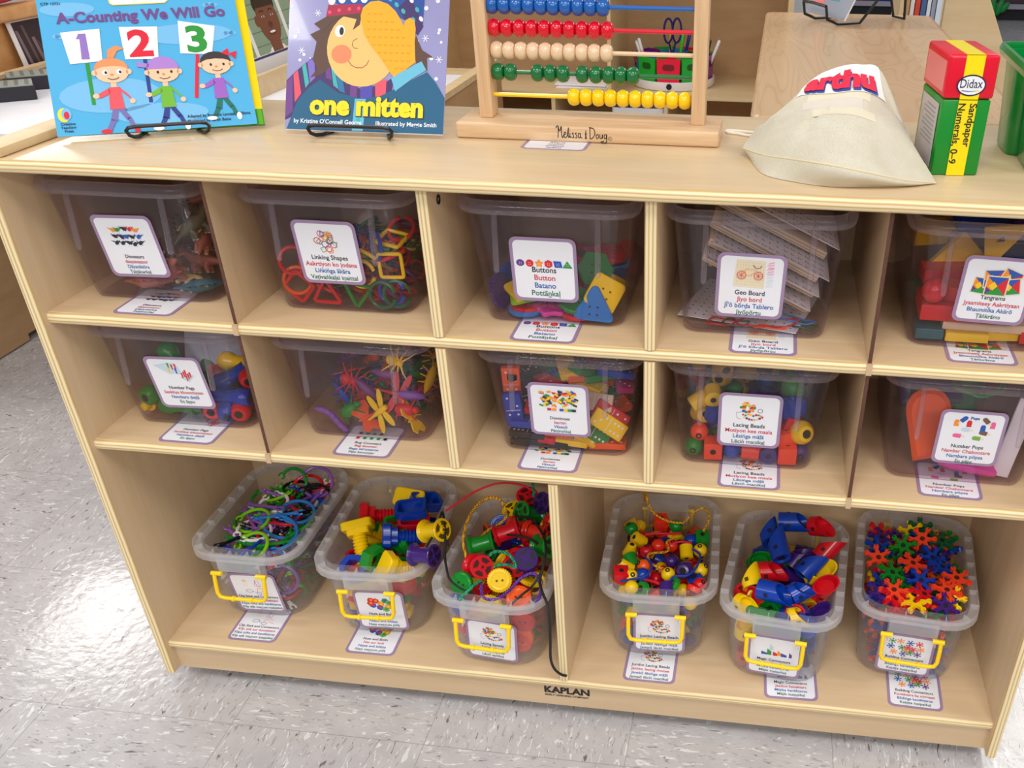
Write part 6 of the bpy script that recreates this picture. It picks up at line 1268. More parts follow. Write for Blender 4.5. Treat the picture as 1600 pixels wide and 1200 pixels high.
# large beads
H = Heap('bead'); Q = R(PI/2, 'X')
for kind, c, x, y, z, rt, lab in (('bead0', 'green', -.064, FY+.016, .0125, Q, 'bright green round bead in the front corner'), ('bead1', 'coral', -.040, FY+.016, .0125, XYZ(90, 0, 4), 'coral cube bead with its hole facing out beside the green round bead'), ('bead0', 'coral', -.058, FY+.024, .032, Q, 'coral round bead resting on the green round bead'), ('bead0', 'blue', -.017, FY+.016, .0125, XYZ(0, 60, 0), 'blue round bead between the coral beads on the floor'), ('bead2', 'coral', .006, FY+.016, .0125, XYZ(0, 90, 0), 'coral cylinder bead lying beside the blue round bead'), ('bead2', 'purple', .028, FY+.016, .0125, XYZ(90, 0, 0), 'purple bead with its hole facing out beside the coral cylinder'),
                                  ('bead1', 'coral', .050, FY+.016, .0125, XYZ(0, 0, 5), 'coral cube bead beside the purple bead'), ('bead0', 'purple', .070, FY+.020, .0120, Q, 'purple round bead in the front corner by the thin divider'), ('bead3', 'yellow', .068, FY+.022, .042, XYZ(70, 20, 20), 'big yellow barrel bead with its hole facing out above the purple round bead'), ('bead2', 'blue', -.042, FY+.034, .056, XYZ(14, 8, 0), 'dark blue cylinder bead standing above the coral cube'), ('bead2', 'yellow', -.058, FY+.046, .046, XYZ(70, 0, 30), 'yellow cylinder bead behind the coral round bead'), ('bead1', 'red', .052, FY+.034, .046, XYZ(0, 20, 15), 'red cube bead behind the card edge'), ('bead1', 'coral', .046, FY+.024, .033, XYZ(4, 0, 20), 'coral cube bead stacked half behind the card'), ('bead0', 'sky blue', -.020, FY+.022, .034, Q, 'light blue round bead half behind the card')):
    put('bead', kind, c, x, y, z, rt, lab); H.raise_(x, y, .0095, z+.010)
H.fill(['bead0', 'bead1', 'bead2', 'bead3'], ['red', 'yellow', 'green', 'blue', 'purple', 'yellow', 'red', 'green'], lambda x, y: .04 if y < -.07 else .088+max(0, y)*.25, 70, 17)
H = Heap('clip').fill(['clip0', 'clip0', 'clip1', 'clip2'], ['violet', 'violet', 'sky blue', 'lime', 'black', 'white', 'green', 'blue', 'violet', 'red', 'green'], lambda x, y: .110+max(0, y)*.10, 260, 21, 9000, soft=.6)
for kind, c, x, y, z, rt, lab in (('clip0', 'white', .045, -.104, .034, XYZ(90, 62, 0), 'white straight clip standing at the front wall beside the card'), ('clip1', 'violet', .052, -.100, .062, XYZ(80, 0, 10), 'violet looped clip behind the front wall beside the card'), ('clip0', 'green', .066, -.07, .055, XYZ(90, 75, 60), 'green straight clip standing at the bin side by the nuts bin'),
                                  ('clip0', 'sky blue', .004, -.005, .119, XYZ(6, -6, 14), 'sky blue straight clip lying on top across the heap'), ('clip1', 'sky blue', .030, .012, .117, XYZ(12, 6, 30), 'sky blue looped clip on top of the heap'), ('clip1', 'lime', -.030, -.015, .114, XYZ(10, -6, 10), 'lime looped clip on top of the heap'), ('clip1', 'white', -.020, -.034, .110, XYZ(8, 4, 60), 'white looped clip on top near the front'), ('clip1', 'lime', -.006, -.070, .108, XYZ(24, 0, -20), 'lime looped clip rising at the front rim'), ('clip1', 'violet', .034, .080, .128, XYZ(50, 0, 10), 'violet looped clip rising at the back'), ('clip1', 'green', -.004, .074, .126, XYZ(55, 0, -10), 'green looped clip rising at the back'), ('clip1', 'black', .046, .050, .12, XYZ(20, 10, 0), 'black looped clip on top near the nuts bin'),
                                  ('clip0', 'violet', -.040, .018, .118, XYZ(0, -12, -20), 'violet straight clip pointing at the end panel'), ('clip0', 'violet', -.046, -.012, .113, XYZ(0, -6, -50), 'violet straight clip on top beside the lime loop'), ('clip2', 'sky blue', .036, -.034, .112, XYZ(14, 8, 20), 'sky blue curved clip on top near the front rim')):
    put('clip', kind, c, x, y, z, rt, lab)
# nuts and bolts
H = Heap('nuts')
for kind, c, x, y, z, rt, lab in (('bolt1', 'yellow', -.034, -.036, .118, XYZ(-52, -10, 14), 'yellow slab head bolt slanting up on its thread by the front rim'), ('bolt0', 'red', -.022, .034, .118, XYZ(0, -84, 14), 'big red bolt lying on top with its head toward the clip bin'), ('bolt2', 'blue', .030, -.022, .122, XYZ(0, -82, 16), 'blue cross head bolt lying on top'), ('nut1', 'blue', .030, .020, .142, XYZ(8, -6, 8), 'blue hollow slab nut on top of the heap'), ('nut1', 'red', .034, .010, .124, XYZ(6, 4, 12), 'red hollow slab nut under the blue one'), ('nut1', 'blue', .050, .055, .132, XYZ(14, 20, 40), 'second blue slab nut tilted behind the first'),
                                  ('nut0', 'green', -.004, -.068, .113, XYZ(88, 0, 60), 'green nut on edge by the front rim'), ('bolt0', 'green', .004, -.020, .100, XYZ(20, 70, 30), 'green bolt under the blue cross head bolt'), ('bolt1', 'yellow', .046, -.070, .100, XYZ(10, -60, 30), 'yellow bolt by the front rim beside the blue bolt'), ('bolt1', 'yellow', .012, .074, .116, XYZ(40, 10, 0), 'yellow bolt rising at the back'), ('nut2', 'green', .006, .010, .114, XYZ(30, 10, 40), 'green square nut under the big red bolt'), ('nut0', 'blue', -.034, -.076, .100, XYZ(30, 0, 0), 'blue nut at the front rim beside the yellow bolt'), ('bolt1', 'yellow', .042, -.090, .058, XYZ(160, 10, 0), 'yellow bolt standing inside the front wall beside the card'), ('bolt2', 'yellow', .030, -.090, .030, XYZ(80, 30, 0), 'yellow bolt low down inside the front wall')):
    put('nuts', kind, c, x, y, z, rt, lab); H.raise_(x, y, .018, .15 if z > .09 else z+.02)
for row in H.h:
    for j in range(len(row)): row[j] = .004
H.fill(['bolt0', 'bolt1', 'bolt2', 'nut0', 'nut1', 'nut2'], ['red', 'yellow', 'green', 'blue', 'yellow', 'red'], lambda x, y: .092, 60, 22)
# spools
H = Heap('spool')
TOPS = (('spool', 'red', -.028, -.052, .136, XYZ(60, 0, 45), 'red spool showing its end by the front rim beside the nuts bin'), ('spool', 'purple', .036, -.036, .140, XYZ(-150, 20, 0), 'purple spool with its end facing out near the front rim'), ('spool', 'green', -.036, -.008, .142, XYZ(0, 78, 18), 'green spool lying end to end with the red one'), ('spool', 'red', -.004, .012, .152, XYZ(0, 76, 22), 'red spool lying end to end with the green one'), ('spool', 'green', .058, -.004, .148, XYZ(60, 30, 40), 'green spool with a black lace through it'), ('spool', 'scarlet', .010, .034, .144, XYZ(0, 84, -14), 'scarlet spool lying behind the red one'), ('spool', 'scarlet', .036, .026, .146, XYZ(0, 84, -14), 'second scarlet spool touching the first'),
        ('spool', 'green', .014, .066, .150, XYZ(58, 0, -40), 'green spool with its end showing near the back'), ('spool', 'purple', .040, .082, .158, XYZ(55, 0, -40), 'dark purple spool at the back beside the green one'), ('spool', 'red', .002, .100, .150, XYZ(20, 10, 0), 'red spool standing at the back rim'), ('spool', 'yellow', -.012, .078, .132, XYZ(15, -10, 0), 'yellow spool under the red one at the back'), ('gear', 'green', -.046, -.072, .118, XYZ(60, 10, -20), 'green gear button leaning at the front corner'), ('gear', 'yellow', .006, -.062, .124, XYZ(60, 0, 20), 'yellow lacing button between the red and purple spools'), ('gear', 'orange', .040, -.084, .116, XYZ(30, 0, 10), 'orange gear button at the front rim'), ('gear', 'red', .056, .050, .148, XYZ(40, 20, 0), 'red gear button on a yellow one'), ('gear', 'yellow', .052, .046, .142, XYZ(40, 18, 0), 'yellow gear button under the red one'), ('gear', 'blue', -.024, .046, .136, XYZ(60, -10, 20), 'blue gear button threaded on the yellow cord'), ('spool', 'purple', .064, .026, .128, XYZ(0, 80, 30), 'purple spool by the upright divider'), ('spool', 'red', .018, -.024, .128, XYZ(70, 0, 10), 'red spool under the purple one'),
        ('gear', 'yellow', .0, -.090, .100, XYZ(86, 0, 0), 'yellow gear button upright at the front wall above the card'), ('gear', 'red', .048, -.088, .074, XYZ(84, 0, 0), 'red gear button upright at the front wall beside the card'), ('gear', 'orange', .046, -.090, .046, XYZ(84, 0, 0), 'orange gear button upright at the front wall below the red one'), ('gear', 'scarlet', .042, -.090, .036, XYZ(84, 0, 0), 'scarlet gear button low at the front wall'), ('gear', 'blue', -.05, -.085, .09, XYZ(84, 0, -20), 'blue gear button at the front corner below the green one'), ('gear', 'red', -.052, -.08, .05, XYZ(80, 0, -30), 'red gear button low in the front corner'))
for a in TOPS: put('spool', *a)
H.fill(['spool', 'gear', 'gear'], ['red', 'green', 'purple', 'yellow', 'blue', 'orange', 'red'], lambda x, y: .120+max(0, y)*.15, 90, 23)
ST = BINS['spool'].inverted() @ T(.378, .105, .236)
put('spool', 'spool', 'yellow', 0, 0, 0, Matrix(), 'yellow spool strung on the black lace over the rim of the nuts bin').matrix_world = T(.389, .118, .246) @ XYZ(0, 68, -18)
put('spool', 'spool', 'purple', 0, 0, 0, Matrix(), 'purple spool strung on the black lace at the rims of the nuts and spool bins').matrix_world = T(.384, .083, .228) @ XYZ(20, 78, 8)
# small beads
H = Heap('jumbo').fill(['jb0', 'jb0', 'jb0', 'jb1', 'jb2', 'jb4', 'jb5', 'jb3'], ['red', 'yellow', 'green', 'blue', 'purple', 'scarlet', 'yellow', 'red'], lambda x, y: .112+max(0, y)*.03, 230, 24, 10000)
TOPJ = (('jb0', 'green', -.051, .045), ('jb2', 'yellow', -.037, .018), ('jb4', 'yellow', -.047, -.006), ('jb0', 'red', -.023, -.008), ('jb0', 'scarlet', -.007, .007), ('jb0', 'scarlet', .012, .009), ('jb0', 'blue', .040, .024), ('jb0', 'yellow', .055, .002), ('jb2', 'yellow', .035, -.004), ('jb0', 'purple', .015, -.027), ('jb2', 'green', -.044, -.032),
        ('jb1', 'red', -.056, -.066), ('jb0', 'yellow', -.040, -.067), ('jb0', 'orange', -.024, -.043), ('jb0', 'blue', -.024, -.063), ('jb0', 'yellow', .012, -.058), ('jb3', 'purple', .035, -.047), ('jb0', 'yellow', .062, -.044), ('jb5', 'blue', .051, -.065), ('jb0', 'red', .060, -.077), ('jb5', 'green', -.021, -.094), ('jb0', 'yellow', -.037, -.092), ('jb2', 'purple', .012, -.092),
        ('jb5', 'green', .021, -.080), ('jb1', 'green', .062, .030), ('jb5', 'scarlet', .056, -.094), ('jb1', 'scarlet', -.008, .066), ('jb0', 'green', .016, .058), ('jb4', 'yellow', -.050, -.046))
rn = random.Random(77)
for i, (k_, c, x, y) in enumerate(TOPJ):
    put('jumbo', k_, c, x, y, .119, E3(rn.uniform(-1, .6), rn.uniform(-1, 1), rn.uniform(-1, 1)) if k_ not in ('jb1',) else E3(.2, .1, rn.uniform(-.4, .4)))
# tube connectors
H = Heap('magic')
for kind, c, x, y, z, rt, lab in (('tube0', 'blue', -.034, .052, .146, XYZ(-72, 0, 20), 'blue mitred tube on top near the back, running toward the front'), ('tube2', 'blue', .004, .074, .152, XYZ(0, 84, 4), 'blue tube lying across the back on top'), ('tube1', 'red', .042, .074, .150, XYZ(0, 70, -24), 'red tube continuing the blue one across the back'), ('tube0', 'red', .056, .040, .140, XYZ(-50, 20, -30), 'red tube turning down at the star bin side'), ('tube2', 'blue', -.018, .024, .146, XYZ(-64, -20, 14), 'blue tube pointing at the front with an open end'), ('tube0', 'purple', .018, .030, .126, XYZ(-30, 40, 0), 'dark purple tube in the middle of the heap'), ('tube1', 'green', -.040, .006, .124, XYZ(30, 20, 0), 'green tube end facing up near the small bead bin'),
                                  ('tube0', 'blue', .034, .004, .132, XYZ(-60, 0, -40), 'blue tube slanting across the middle'), ('tube2', 'blue', -.008, -.064, .128, XYZ(0, 88, -10), 'blue tube lying along the front rim'), ('tube1', 'blue', .026, -.052, .130, XYZ(0, 70, 30), 'blue tube turning back from the front rim'), ('tube1', 'yellow', -.048, -.034, .126, XYZ(-58, -25, 10), 'yellow tube with its closed end up by the small bead bin'), ('tube0', 'red', -.018, -.014, .124, XYZ(0, 82, 6), 'red tube lying behind the blue front one'), ('tube0', 'red', .058, -.036, .128, XYZ(24, 10, 20), 'red tube with an open end up at the star bin side'), ('tube1', 'purple', .056, -.072, .112, XYZ(10, 0, 0), 'purple tube standing at the front corner'), ('tube0', 'yellow', .066, -.002, .126, XYZ(20, 20, 40), 'yellow mitred tube wedged at the star bin side'), ('tube1', 'yellow', .030, -.082, .108, XYZ(0, 84, 20), 'yellow tube end at the front rim'), ('tube1', 'yellow', -.046, -.080, .108, XYZ(0, 80, -34), 'yellow tube corner at the front rim'), ('tube1', 'red', -.052, -.056, .110, XYZ(70, 10, 40), 'red tube in the front corner behind the yellow one'),
                                  ('tube0', 'yellow', -.046, -.084, .080, XYZ(10, 0, 20), 'yellow tube upright inside the front wall'), ('tube0', 'red', -.044, -.083, .034, XYZ(5, 0, 0), 'red tube upright low inside the front wall'), ('tube0', 'purple', .040, -.082, .032, XYZ(88, 0, 10), 'purple tube end against the front wall beside the card'), ('tube0', 'blue', .040, -.080, .066, XYZ(60, 40, 0), 'blue tube against the front wall above the purple end')):
    put('magic', kind, c, x, y, z, rt, lab)
H.fill(['tube0', 'tube1', 'tube2'], ['red', 'yellow', 'green', 'blue', 'purple'], lambda x, y: .105, 60, 25)
# star connectors
H = Heap('bld').fill(['star'], ['coral', 'red', 'blue', 'blue', 'green', 'purple', 'yellow', 'blue', 'coral', 'orange', 'green', 'purple'], lambda x, y: .112+max(0, (.10**2-x*x-y*y))*2.0+max(0, y)*.1, 400, 26, 16000, soft=.80)
TOPS_ = (('coral', -.062, -.014), ('coral', -.006, -.023), ('coral', -.030, -.077), ('coral', .040, -.063), ('coral', .054, -.036), ('coral', .009, .041), ('red', -.055, .059), ('green', -.033, -.041), ('green', -.018, .022), ('dark green', .010, .098), ('dark green', .038, .053), ('yellow', 0, -.090), ('yellow', .058, -.070), ('purple', .040, -.090),
         ('purple', -.066, .044), ('purple', -.052, -.086), ('blue', .006, -.050), ('blue', .022, .002), ('blue', .035, -.015), ('red', -.028, -.093), ('red', .010, -.074), ('blue', -.062, .016))
for i, (c, x, y) in enumerate(TOPS_):
    put('bld', 'star', c, x, y, .130+max(0, .008-x*x-y*y)*1.4+(.004 if c == 'coral' else 0), R(rn.uniform(0, 1)) @ E3(rn.uniform(.1, .5), rn.uniform(-.25, .25), 0), '%s star connector lying flat on top, %s' % (c, zone('bld', x, y, .02, BW/2, BL/2, .1).replace('low down ', '')))
# geoboards
B_ = BINS['geo']
def solo(name, m_, mats, b, M, label, cat, group=None, ang=38):
    o = obj(name, m_, mats, None, None, ang); o.matrix_world = BINS[b] @ M; fit(o, b); tag(o, label, cat, group); ITEMS.append(o); return o
GEOW = wood('geoboard_wood', (240, 220, 188), (226, 202, 164), .5, (6, 30, 400), 1.0)
NAILM = cm((214, 196, 176), .35)
tilt = R(D(25), 'Y'); pos_names = ('lowest', 'second lowest', 'middle', 'second highest', 'topmost')
nail = MB(); nail.lathe([(.0009, 0), (.0009, .0055), (.0022, .0055), (.0022, .0066), (.0005, .0070)], 8); nailm = mesh('nail', nail, NAILM)
for k, (d, yy) in enumerate(((.000, 0), (.019, .004), (.040, .001), (.060, .026), (.079, .028))):
    g = thing('geoboard', pos_names[k]+' wooden geoboard of the slanting pile in its smoky bin', 'geoboard', B_ @ T(.0-.004*k, .002+yy, .050) @ tilt @ T(0, 0, d) @ R(D((0, 1, -2, 1, 3)[k])), 'geoboards in the geoboard bin')
    m_ = MB(); m_.rbox(.134, .152, .0092, .002, 2); bo = obj('board', m_, GEOW, g); ITEMS.append(bo); fit(g, 'geo', [bo])
    m_ = MB()
    for q in (-.0022, .0012): m_.box(-.065, .065, -.0763, -.0760, q-.0005, q+.0005)
    obj('edge_line', m_, cm((190, 150, 108), .5), g, None, 0)
    if k in (0, 1, 3):
        for i in range(5): link('nail', nailm, g, T(-.054+.027*i, -.060, -.0046) @ R(PI, 'X'))
for k, (d, nm) in enumerate(((.0054, 'white printed sheet between the lower geoboards'), (.0244, 'white printed sheet above the second geoboard'), (.0454, 'white printed sheet between the middle geoboards'), (.0845, 'white printed sheet on the topmost geoboard'))):
    m_ = MB(); m_.box(-.066, .066, -.090, .07, -.0003, .0003)
    rn = random.Random(k)
    for r_ in range(4):
        for q in range(14): m_.box(-.063+q*.0090, -.063+q*.0090+rn.uniform(.002, .007), -.085+r_*.016, -.0835+r_*.016, .0003, .0004, 1)
        for q in range(14): m_.box(-.063+q*.0090, -.0622+q*.0090, -.085+r_*.016, -.080+r_*.016, .0003, .0004, 1)
    solo('printed_sheet', m_, [cm((228, 222, 226), .5), cm((70, 62, 74), .5)], 'geo', T(.0, .0, .050) @ tilt @ T(0, 0, d), nm, 'sheet', 'sheets in the geoboard bin', 0)
m_ = MB(); m_.box(-.07, .07, -.06, .06, -.0004, .0004)
for i in range(13):
    for j in range(10): m_.lathe([(.0012, .0004), (.0012, .0006)], 6, 1, T(-.062+i*.0103, -.05+j*.011, 0))
solo('dotted_card', m_, [PAPER, cm((40, 44, 70), .5)], 'geo', T(.01, FY+.066, .0058) @ R(D(-14)), 'white dotted pattern card lying flat on the geoboard bin floor', 'card', None, 0)
def band(cx, cy, rx, ry, c, lab, z=.0075, rot=0, wob=.12):
    m_ = MB(); p = [(cx+rx*math.cos(a)*(1+wob*math.sin(2*a+rot))*math.cos(rot)-ry*math.sin(a)*math.sin(rot), cy+rx*math.cos(a)*math.sin(rot)+ry*math.sin(a)*(1+wob*math.cos(3*a))*math.cos(rot), z+.0012*math.sin(3*a+1)) for a in (2*PI*i/30 for i in range(30))]
    m_.tube(p, .0011, 6, True); solo('rubber_band', m_, plastic(c, .4), 'geo', Matrix(), lab, 'rubber band', 'rubber bands in the geoboard bin')
band(-.036, FY+.020, .016, .010, 'red', 'small red rubber band loop on the geoboard bin floor'); band(-.020, FY+.018, .015, .009, 'olive', 'olive rubber band loop beside the small red loop', .0082)
band(.016, FY+.024, .034, .015, 'red', 'long red rubber band loop on the dotted card', .0088, .1); band(.058, FY+.020, .014, .008, 'dark green', 'green rubber band loop in the front corner of the geoboard bin', .0082, -.2); band(.044, FY+.034, .026, .007, 'sky blue', 'blue rubber band behind the green loop', .0095, -.35); band(.02, FY+.012, .018, .0035, 'orange', 'thin orange rubber band at the front wall', .0078)

# painted tangram blocks
def blk(poly, h, c, M, lab, r_=.0008):
    m_ = MB(); m_.prism(poly, -h/2, h/2, 0, None, r_); solo('wooden_block', m_, plastic(c, .35), 'tang', M, lab, 'wooden block', 'painted blocks in the tangram bin')
rc = lambda w_, l_: [(-w_/2, -l_/2), (w_/2, -l_/2), (w_/2, l_/2), (-w_/2, l_/2)]
tri = lambda s_: [(-s_, -s_*.5), (s_, -s_*.5), (0, s_*.5)]
m_ = MB(); m_.ball(.0135, None, 0, 24, 16); solo('wooden_ball', m_, plastic('red'), 'tang', T(-.058, FY+.020, .058), 'shiny red ball resting on the red block in the tangram bin', 'ball')
blk(rc(.078, .055), .018, 'red', T(-.030, FY+.042, .034), 'long red block below the shiny red ball'); blk(rc(.050, .030), .016, 'scarlet', T(-.020, FY+.036, .0512) @ R(D(-24)), 'orange red block lying askew on the long red block')
blk(rc(.064, .034), .016, 'red', T(-.034, FY+.080, .056) @ R(D(4)), 'flat red block behind the shiny red ball'); blk(rc(.120, .05), .0095, 'natural', T(.018, FY+.040, .0198) @ R(D(-1)), 'bare wood plank under the long red block'); blk(rc(.030, .03), .012, 'teal', T(-.056, FY+.026, .0095), 'teal block in the front corner of the tangram bin')
blk(rc(.046, .022), .0105, 'yellow', T(-.016, FY+.020, .0085), 'yellow block under the bare wood plank'); blk(rc(.034, .024), .0105, 'yellow', T(.022, FY+.030, .0085) @ R(D(8)), 'second yellow block under the plank, pushed further in'); blk(rc(.036, .03), .014, 'red', T(.062, FY+.026, .0100), 'red block on the floor at the front wall under the card')
blk(tri(.034), .012, 'yellow', T(-.022, FY+.105, .080) @ E3(D(80), 0, D(10)), 'large yellow triangle standing behind the red blocks'); blk(tri(.036), .012, 'yellow', T(.010, FY+.085, .098) @ E3(D(70), D(-55), 0), 'yellow triangle leaning high behind the card'); blk(rc(.05, .03), .02, 'yellow', T(-.062, FY+.135, .085) @ E3(D(6), 0, D(20)), 'yellow block toward the back beside the bin side')
blk(tri(.028), .012, 'red', T(.004, FY+.062, .070) @ E3(D(76), D(30), 0), 'small red triangle beside the card edge'); blk(rc(.07, .04), .02, 'dark green', T(-.05, FY+.11, .030), 'dark green block deep behind the long red block'); blk(rc(.08, .05), .02, 'blue', T(.03, FY+.12, .060) @ R(.3), 'dark blue block deep in the tangram bin'); blk(tri(.04), .012, 'purple', T(.046, FY+.10, .112) @ E3(D(60), 0, .3), 'purple triangle high in the tangram bin'); blk(rc(.09, .05), .014, 'blue', T(.010, FY+.13, .105) @ E3(D(20), D(10), .2), 'dark blue slab high in the tangram bin'); blk(rc(.05, .04), .014, 'magenta', T(.040, FY+.15, .122) @ E3(D(14), 0, .2), 'magenta slab under the rim of the tangram bin')

# ice pops
def pop_mesh(w_, h_, th):
    p = [(-w_/2, 0), (w_/2, 0)]+[(w_/2*math.cos(a), h_-w_/2+w_/2*math.sin(a)) for a in (PI*i/10 for i in range(11))]
    m_ = MB(); m_.prism(p, -th/2, th/2, 0, None, th*.34); return m_
def pop(c, M, lab, w_=.052, h_=.086, stick=False, th=.017):
    g = thing('ice_pop', lab, 'toy ice pop', BINS['pops'] @ M); ITEMS.append(obj('pop_body', pop_mesh(w_, h_, th), plastic(c, .35), g))
    if stick:
        m_ = MB(); m_.prism(rrect(.013, .05, .006, 4), -.003, .003, 0, None, .001); ITEMS.append(obj('stick', m_, cm((240, 176, 128), .5), g, T(0, -.022, 0)))
    fit(g, 'pops', [c for c in g.children])
pop('scarlet', T(-.022, FY+.026, .018) @ E3(D(72), D(-14), D(4)), 'orange ice pop leaning at the front wall beside the card'); ITEMS[-1].data.materials[0] = plastic('orange', .35)
pop('magenta', T(.046, FY+.030, .012) @ E3(D(12), 0, D(96)), 'pink ice pop lying on the floor below the card', .046, .076); ITEMS[-1].data.materials[0] = plastic('pink', .35)
pop('green', T(.03, FY+.12, .02) @ E3(D(70), 0, 0), 'green ice pop standing behind the card'); pop('brown', T(.055, FY+.09, .02) @ E3(D(74), D(10), 0), 'brown ice pop behind the white plate', .05, .08)
def popb(m_, mats, M, nm, lab, cat='toy part'): solo(nm, m_, mats, 'pops', M, lab, cat)
m_ = MB(); m_.rbox(.022, .003, .10, .001, 1); popb(m_, cm((240, 236, 240), .4), T(.062, FY+.022, .052) @ E3(D(-8), D(10), 0), 'number_plate', 'white plate standing at the front wall beside the pink ice pop')
m_ = MB(); m_.rbox(.055, .010, .012, .003, 2); popb(m_, plastic('peach', .4), T(.062, FY+.050, .022) @ R(D(-3)), 'loose_stick', 'peach ice pop stick lying across behind the white plate', 'stick')
m_ = MB(); m_.rbox(.012, .008, .028, .003, 2); popb(m_, cm((176, 112, 84), .4), T(.074, FY+.040, .058), 'brown_peg', 'brown stick end above the peach stick', 'stick')
m_ = MB(); pth = [(.028*math.cos(a)*1.0, .018*math.sin(a)+.002*math.sin(5*a), 0) for a in (2*PI*i/40 for i in range(40))]; m_.tube(pth, .0028, 8, True); popb(m_, plastic('green', .4), T(.018, FY+.062, .102) @ E3(D(20), 0, 0), 'wavy_frame', 'green wavy edged frame behind the card')
m_ = MB(); m_.tube([(-.012, 0, -.014), (-.012, 0, 0), (-.008, 0, .004), (.014, 0, .004)], .0022, 8); popb(m_, cm((206, 190, 190), .4), T(-.042, FY+.060, .062), 'hook', 'small pale hook beside the orange ice pop', 'hook')
m_ = MB(); m_.rbox(.08, .06, .012, .003, 1); popb(m_, cm((70, 50, 110), .5), T(-.03, FY+.115, .075) @ E3(D(40), 0, .2), 'number_tray', 'dark violet tray leaning behind the orange ice pop', 'tray'); m_ = MB(); m_.rbox(.06, .06, .010, .003, 1); popb(m_, plastic('green', .4), T(-.052, FY+.14, .125) @ E3(D(10), D(10), 0), 'lid_piece', 'green slab under the rim of the ice pop bin', 'slab')

# laces and cords
def cord(pts, c, lab, r_=.0017, b=None, group=None, n=10, nm='lace'):
    m_ = MB(); k = (len(pts)-1)*n; P = [tuple(cat(pts, i/k)) for i in range(k+1)]
    m_.tube(P, r_, 8)
    o = obj(nm, m_, c); 
    if b: o.matrix_world = BINS[b]
    tag(o, lab, 'lace', group or 'laces over the bins'); ITEMS.append(o); return o
def braid(name, a, b_):
    m, nt, b, N, K = nodes(name); v = mapped(N, K, 'Object', (1, 1, 1)); w_ = N.new('ShaderNodeTexChecker'); w_.inputs['Scale'].default_value = 420; K.new(v, w_.inputs[0]); w_.inputs[1].default_value = lin(a); w_.inputs[2].default_value = lin(b_)
    K.new(w_.outputs[0], b.inputs['Base Color']); b.inputs['Roughness'].default_value = .7; return m
BLK = mat('lace_black', (24, 22, 26), .6); YB_ = braid('braid_yellow', (250, 190, 20), (150, 90, 10)); GB_ = braid('braid_green', (30, 180, 120), (10, 70, 60)); PB_ = braid('braid_purple', (120, 60, 190), (60, 20, 90)); RB_ = mat('lace_red', (224, 20, 50), .6); BB_ = mat('lace_blue', (14, 58, 160), .6)
cord([(.386, .150, .238), (.396, .142, .262), (.405, .122, .258), (.410, .104, .240), (.413, .088, .228), (.420, .070, .222), (.430, .052, .215), (.448, .040, .211), (.47, .032, .209)], BLK, 'black lace from the strung yellow spool down into the spool bin')
cord([(.410, .110, .226), (.405, .122, .246), (.396, .128, .250), (.386, .090, .236)], BLK, 'short black loop behind the strung yellow and purple spools')
cord([(.498, .168, .246), (.520, .160, .250), (.540, .135, .252), (.5555, .105, .250), (.560, .075, .242), (.558, .052, .228), (.566, .030, .226), (.5765, .012, .221), (.5815, .000, .202), (.5815, -.004, .170), (.580, -.002, .136), (.584, -.0005, .116), (.592, .002, .104), (.5985, .006, .098)], BLK, 'long black lace trailing over the spool bin rim onto the upright divider', .0019)
cord([(.490, .135, .236), (.510, .125, .244), (.528, .125, .240), (.540, .118, .238)], BLK, 'black lace from the red spool to the green spool')
cord([(.560, .072, .236), (.548, .052, .218), (.536, .034, .214), (.523, .020, .206)], BLK, 'black lace running down to the orange gear button')
cord([(.384, .186, .232), (.40, .20, .240), (.425, .22, .250), (.455, .235, .256), (.490, .232, .258), (.515, .226, .250)], RB_, 'red lace bridging from the nuts bin rim to the spool bin')
cord([(.545, .20, .25), (.56, .19, .242), (.575, .175, .236)], RB_, 'red lace end by the upright divider')
cord([(.440, .100, .212), (.430, .122, .232), (.432, .155, .250), (.448, .182, .262), (.470, .184, .262), (.482, .170, .248), (.478, .160, .240), (.455, .150, .226), (.440, .130, .214)], YB_, 'yellow braided cord looping up through the blue gear button', .0022)
cord([(.545, .170, .238), (.555, .178, .252), (.572, .180, .254)], YB_, 'yellow braided cord end by the upright divider', .0022)
cord([(.470, .080, .226), (.485, .092, .238), (.508, .085, .240), (.520, .070, .232), (.505, .078, .228), (.488, .080, .222), (.478, .070, .214)], GB_, 'green braided cord looped between the red and purple spools', .0022)
cord([(.452, .018, .208), (.462, .030, .216), (.470, .045, .218), (.474, .055, .214)], GB_, 'green braided cord beside the front red spool', .0022)
cord([(.520, .19, .268), (.513, .215, .285), (.506, .235, .292), (.500, .248, .290)], GB_, 'green cord end standing up at the back of the spool bin', .0022)
cord([(.476, .048, .214), (.484, .026, .212), (.500, .022, .212), (.515, .036, .214), (.530, .06, .222), (.548, .066, .226), (.560, .046, .214), (.556, .026, .206)], PB_, 'purple braided cord winding along the front of the spool bin', .0022)
cord([(-.034, .090, .140), (-.036, .086, .150), (-.034, .080, .162), (-.020, .060, .142), (.004, .052, .132), (.026, .052, .130)], YB_, 'yellow cord threaded through the green bead at the back', .0018, 'jumbo')
cord([(-.036, .106, .128), (-.037, .108, .145), (-.035, .106, .158)], YB_, 'yellow cord end standing at the back rim of the bead bin', .0018, 'jumbo')
cord([(.026, .052, .128), (.042, .068, .138), (.058, .072, .146), (.066, .052, .142), (.058, .034, .130)], YB_, 'yellow cord arching over the beads to the green cube', .0018, 'jumbo')
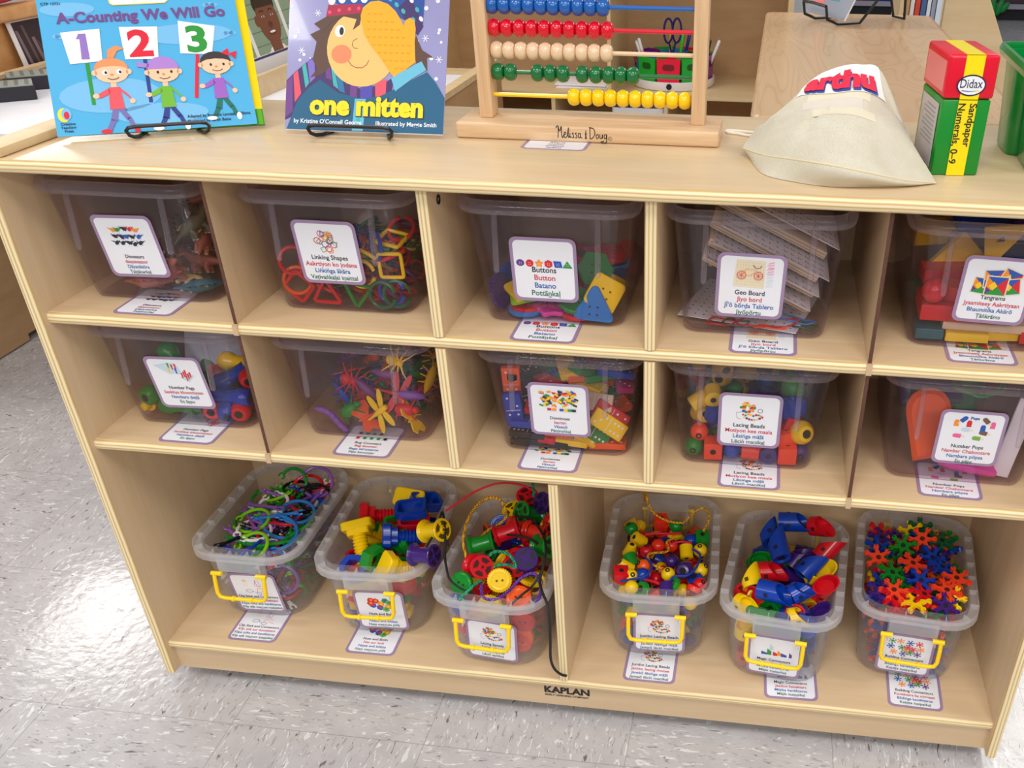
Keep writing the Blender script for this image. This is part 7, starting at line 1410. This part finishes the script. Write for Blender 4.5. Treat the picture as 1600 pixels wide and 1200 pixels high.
cord([(.018, .014, .128), (.006, .004, .130), (.008, -.014, .126), (-.018, -.026, .128), (-.014, -.044, .126), (.004, -.052, .124)], YB_, 'yellow cord winding down the middle of the bead bin', .0018, 'jumbo')
cord([(-.024, -.030, .126), (-.012, -.052, .128), (-.018, -.072, .126), (-.038, -.078, .122), (-.054, -.076, .116)], BB_, 'blue cord curving along the front of the bead bin', .0018, 'jumbo')
cord([(.014, -.086, .120), (.020, -.072, .126), (.040, -.066, .126), (.052, -.048, .128), (.056, -.020, .126), (.044, -.008, .128)], BB_, 'blue cord at the tube bin side of the bead bin', .0018, 'jumbo')
cord([(-.028, .028, .122), (-.010, .028, .126), (.008, .028, .126), (.024, .034, .124)], RB_, 'red cord lying across the beads toward the back', .0018, 'jumbo')
cord([(.012, .004, .126), (.026, .008, .128), (.042, .006, .128)], RB_, 'red cord running into the yellow bead', .0018, 'jumbo')
cord([(-.020, -.072, .118), (-.006, -.080, .122), (.008, -.086, .122), (.024, -.080, .124)], RB_, 'red cord twisted at the front rim of the bead bin', .0018, 'jumbo')

# ------------------------------------------------------------------ leave out the toys that no eye at or beside the camera could see
bpy.context.view_layer.update()
opaque = [o for o in shelf.children if o.type == 'MESH']+[o for o in bpy.data.objects if o.type == 'MESH' and o.name.startswith(('label_card', 'cover', 'bag_body', 'base'))]
V, F, own = [], [], []
for k, o in enumerate(opaque+ITEMS):
    mw = o.matrix_world; b0 = len(V); V += [mw @ v.co for v in o.data.vertices]
    for p in o.data.polygons: F.append([b0+i for i in p.vertices]); own.append(k-len(opaque))
bvh = BVHTree.FromPolygons(V, F); seen = {}
Fp = 1454.948
for off, step in ((0, 2), (-.18, 4), (.18, 4)):
    C0 = cam_pos+rgt*off
    for py in range(270, 1110, step):
        for px in range(40, 1600, step):
            d = fwd+rgt*((px-1007.796)/Fp)-upv*((py-744.57)/Fp); hit = bvh.ray_cast(C0, d)
            if hit[2] is not None and own[hit[2]] >= 0: k = own[hit[2]]; seen[k] = seen.get(k, 0)+(1 if off == 0 else .34)
dead = [o for k, o in enumerate(ITEMS) if seen.get(k, 0) < 2 and o.parent is None]
for o in dead: bpy.data.objects.remove(o)
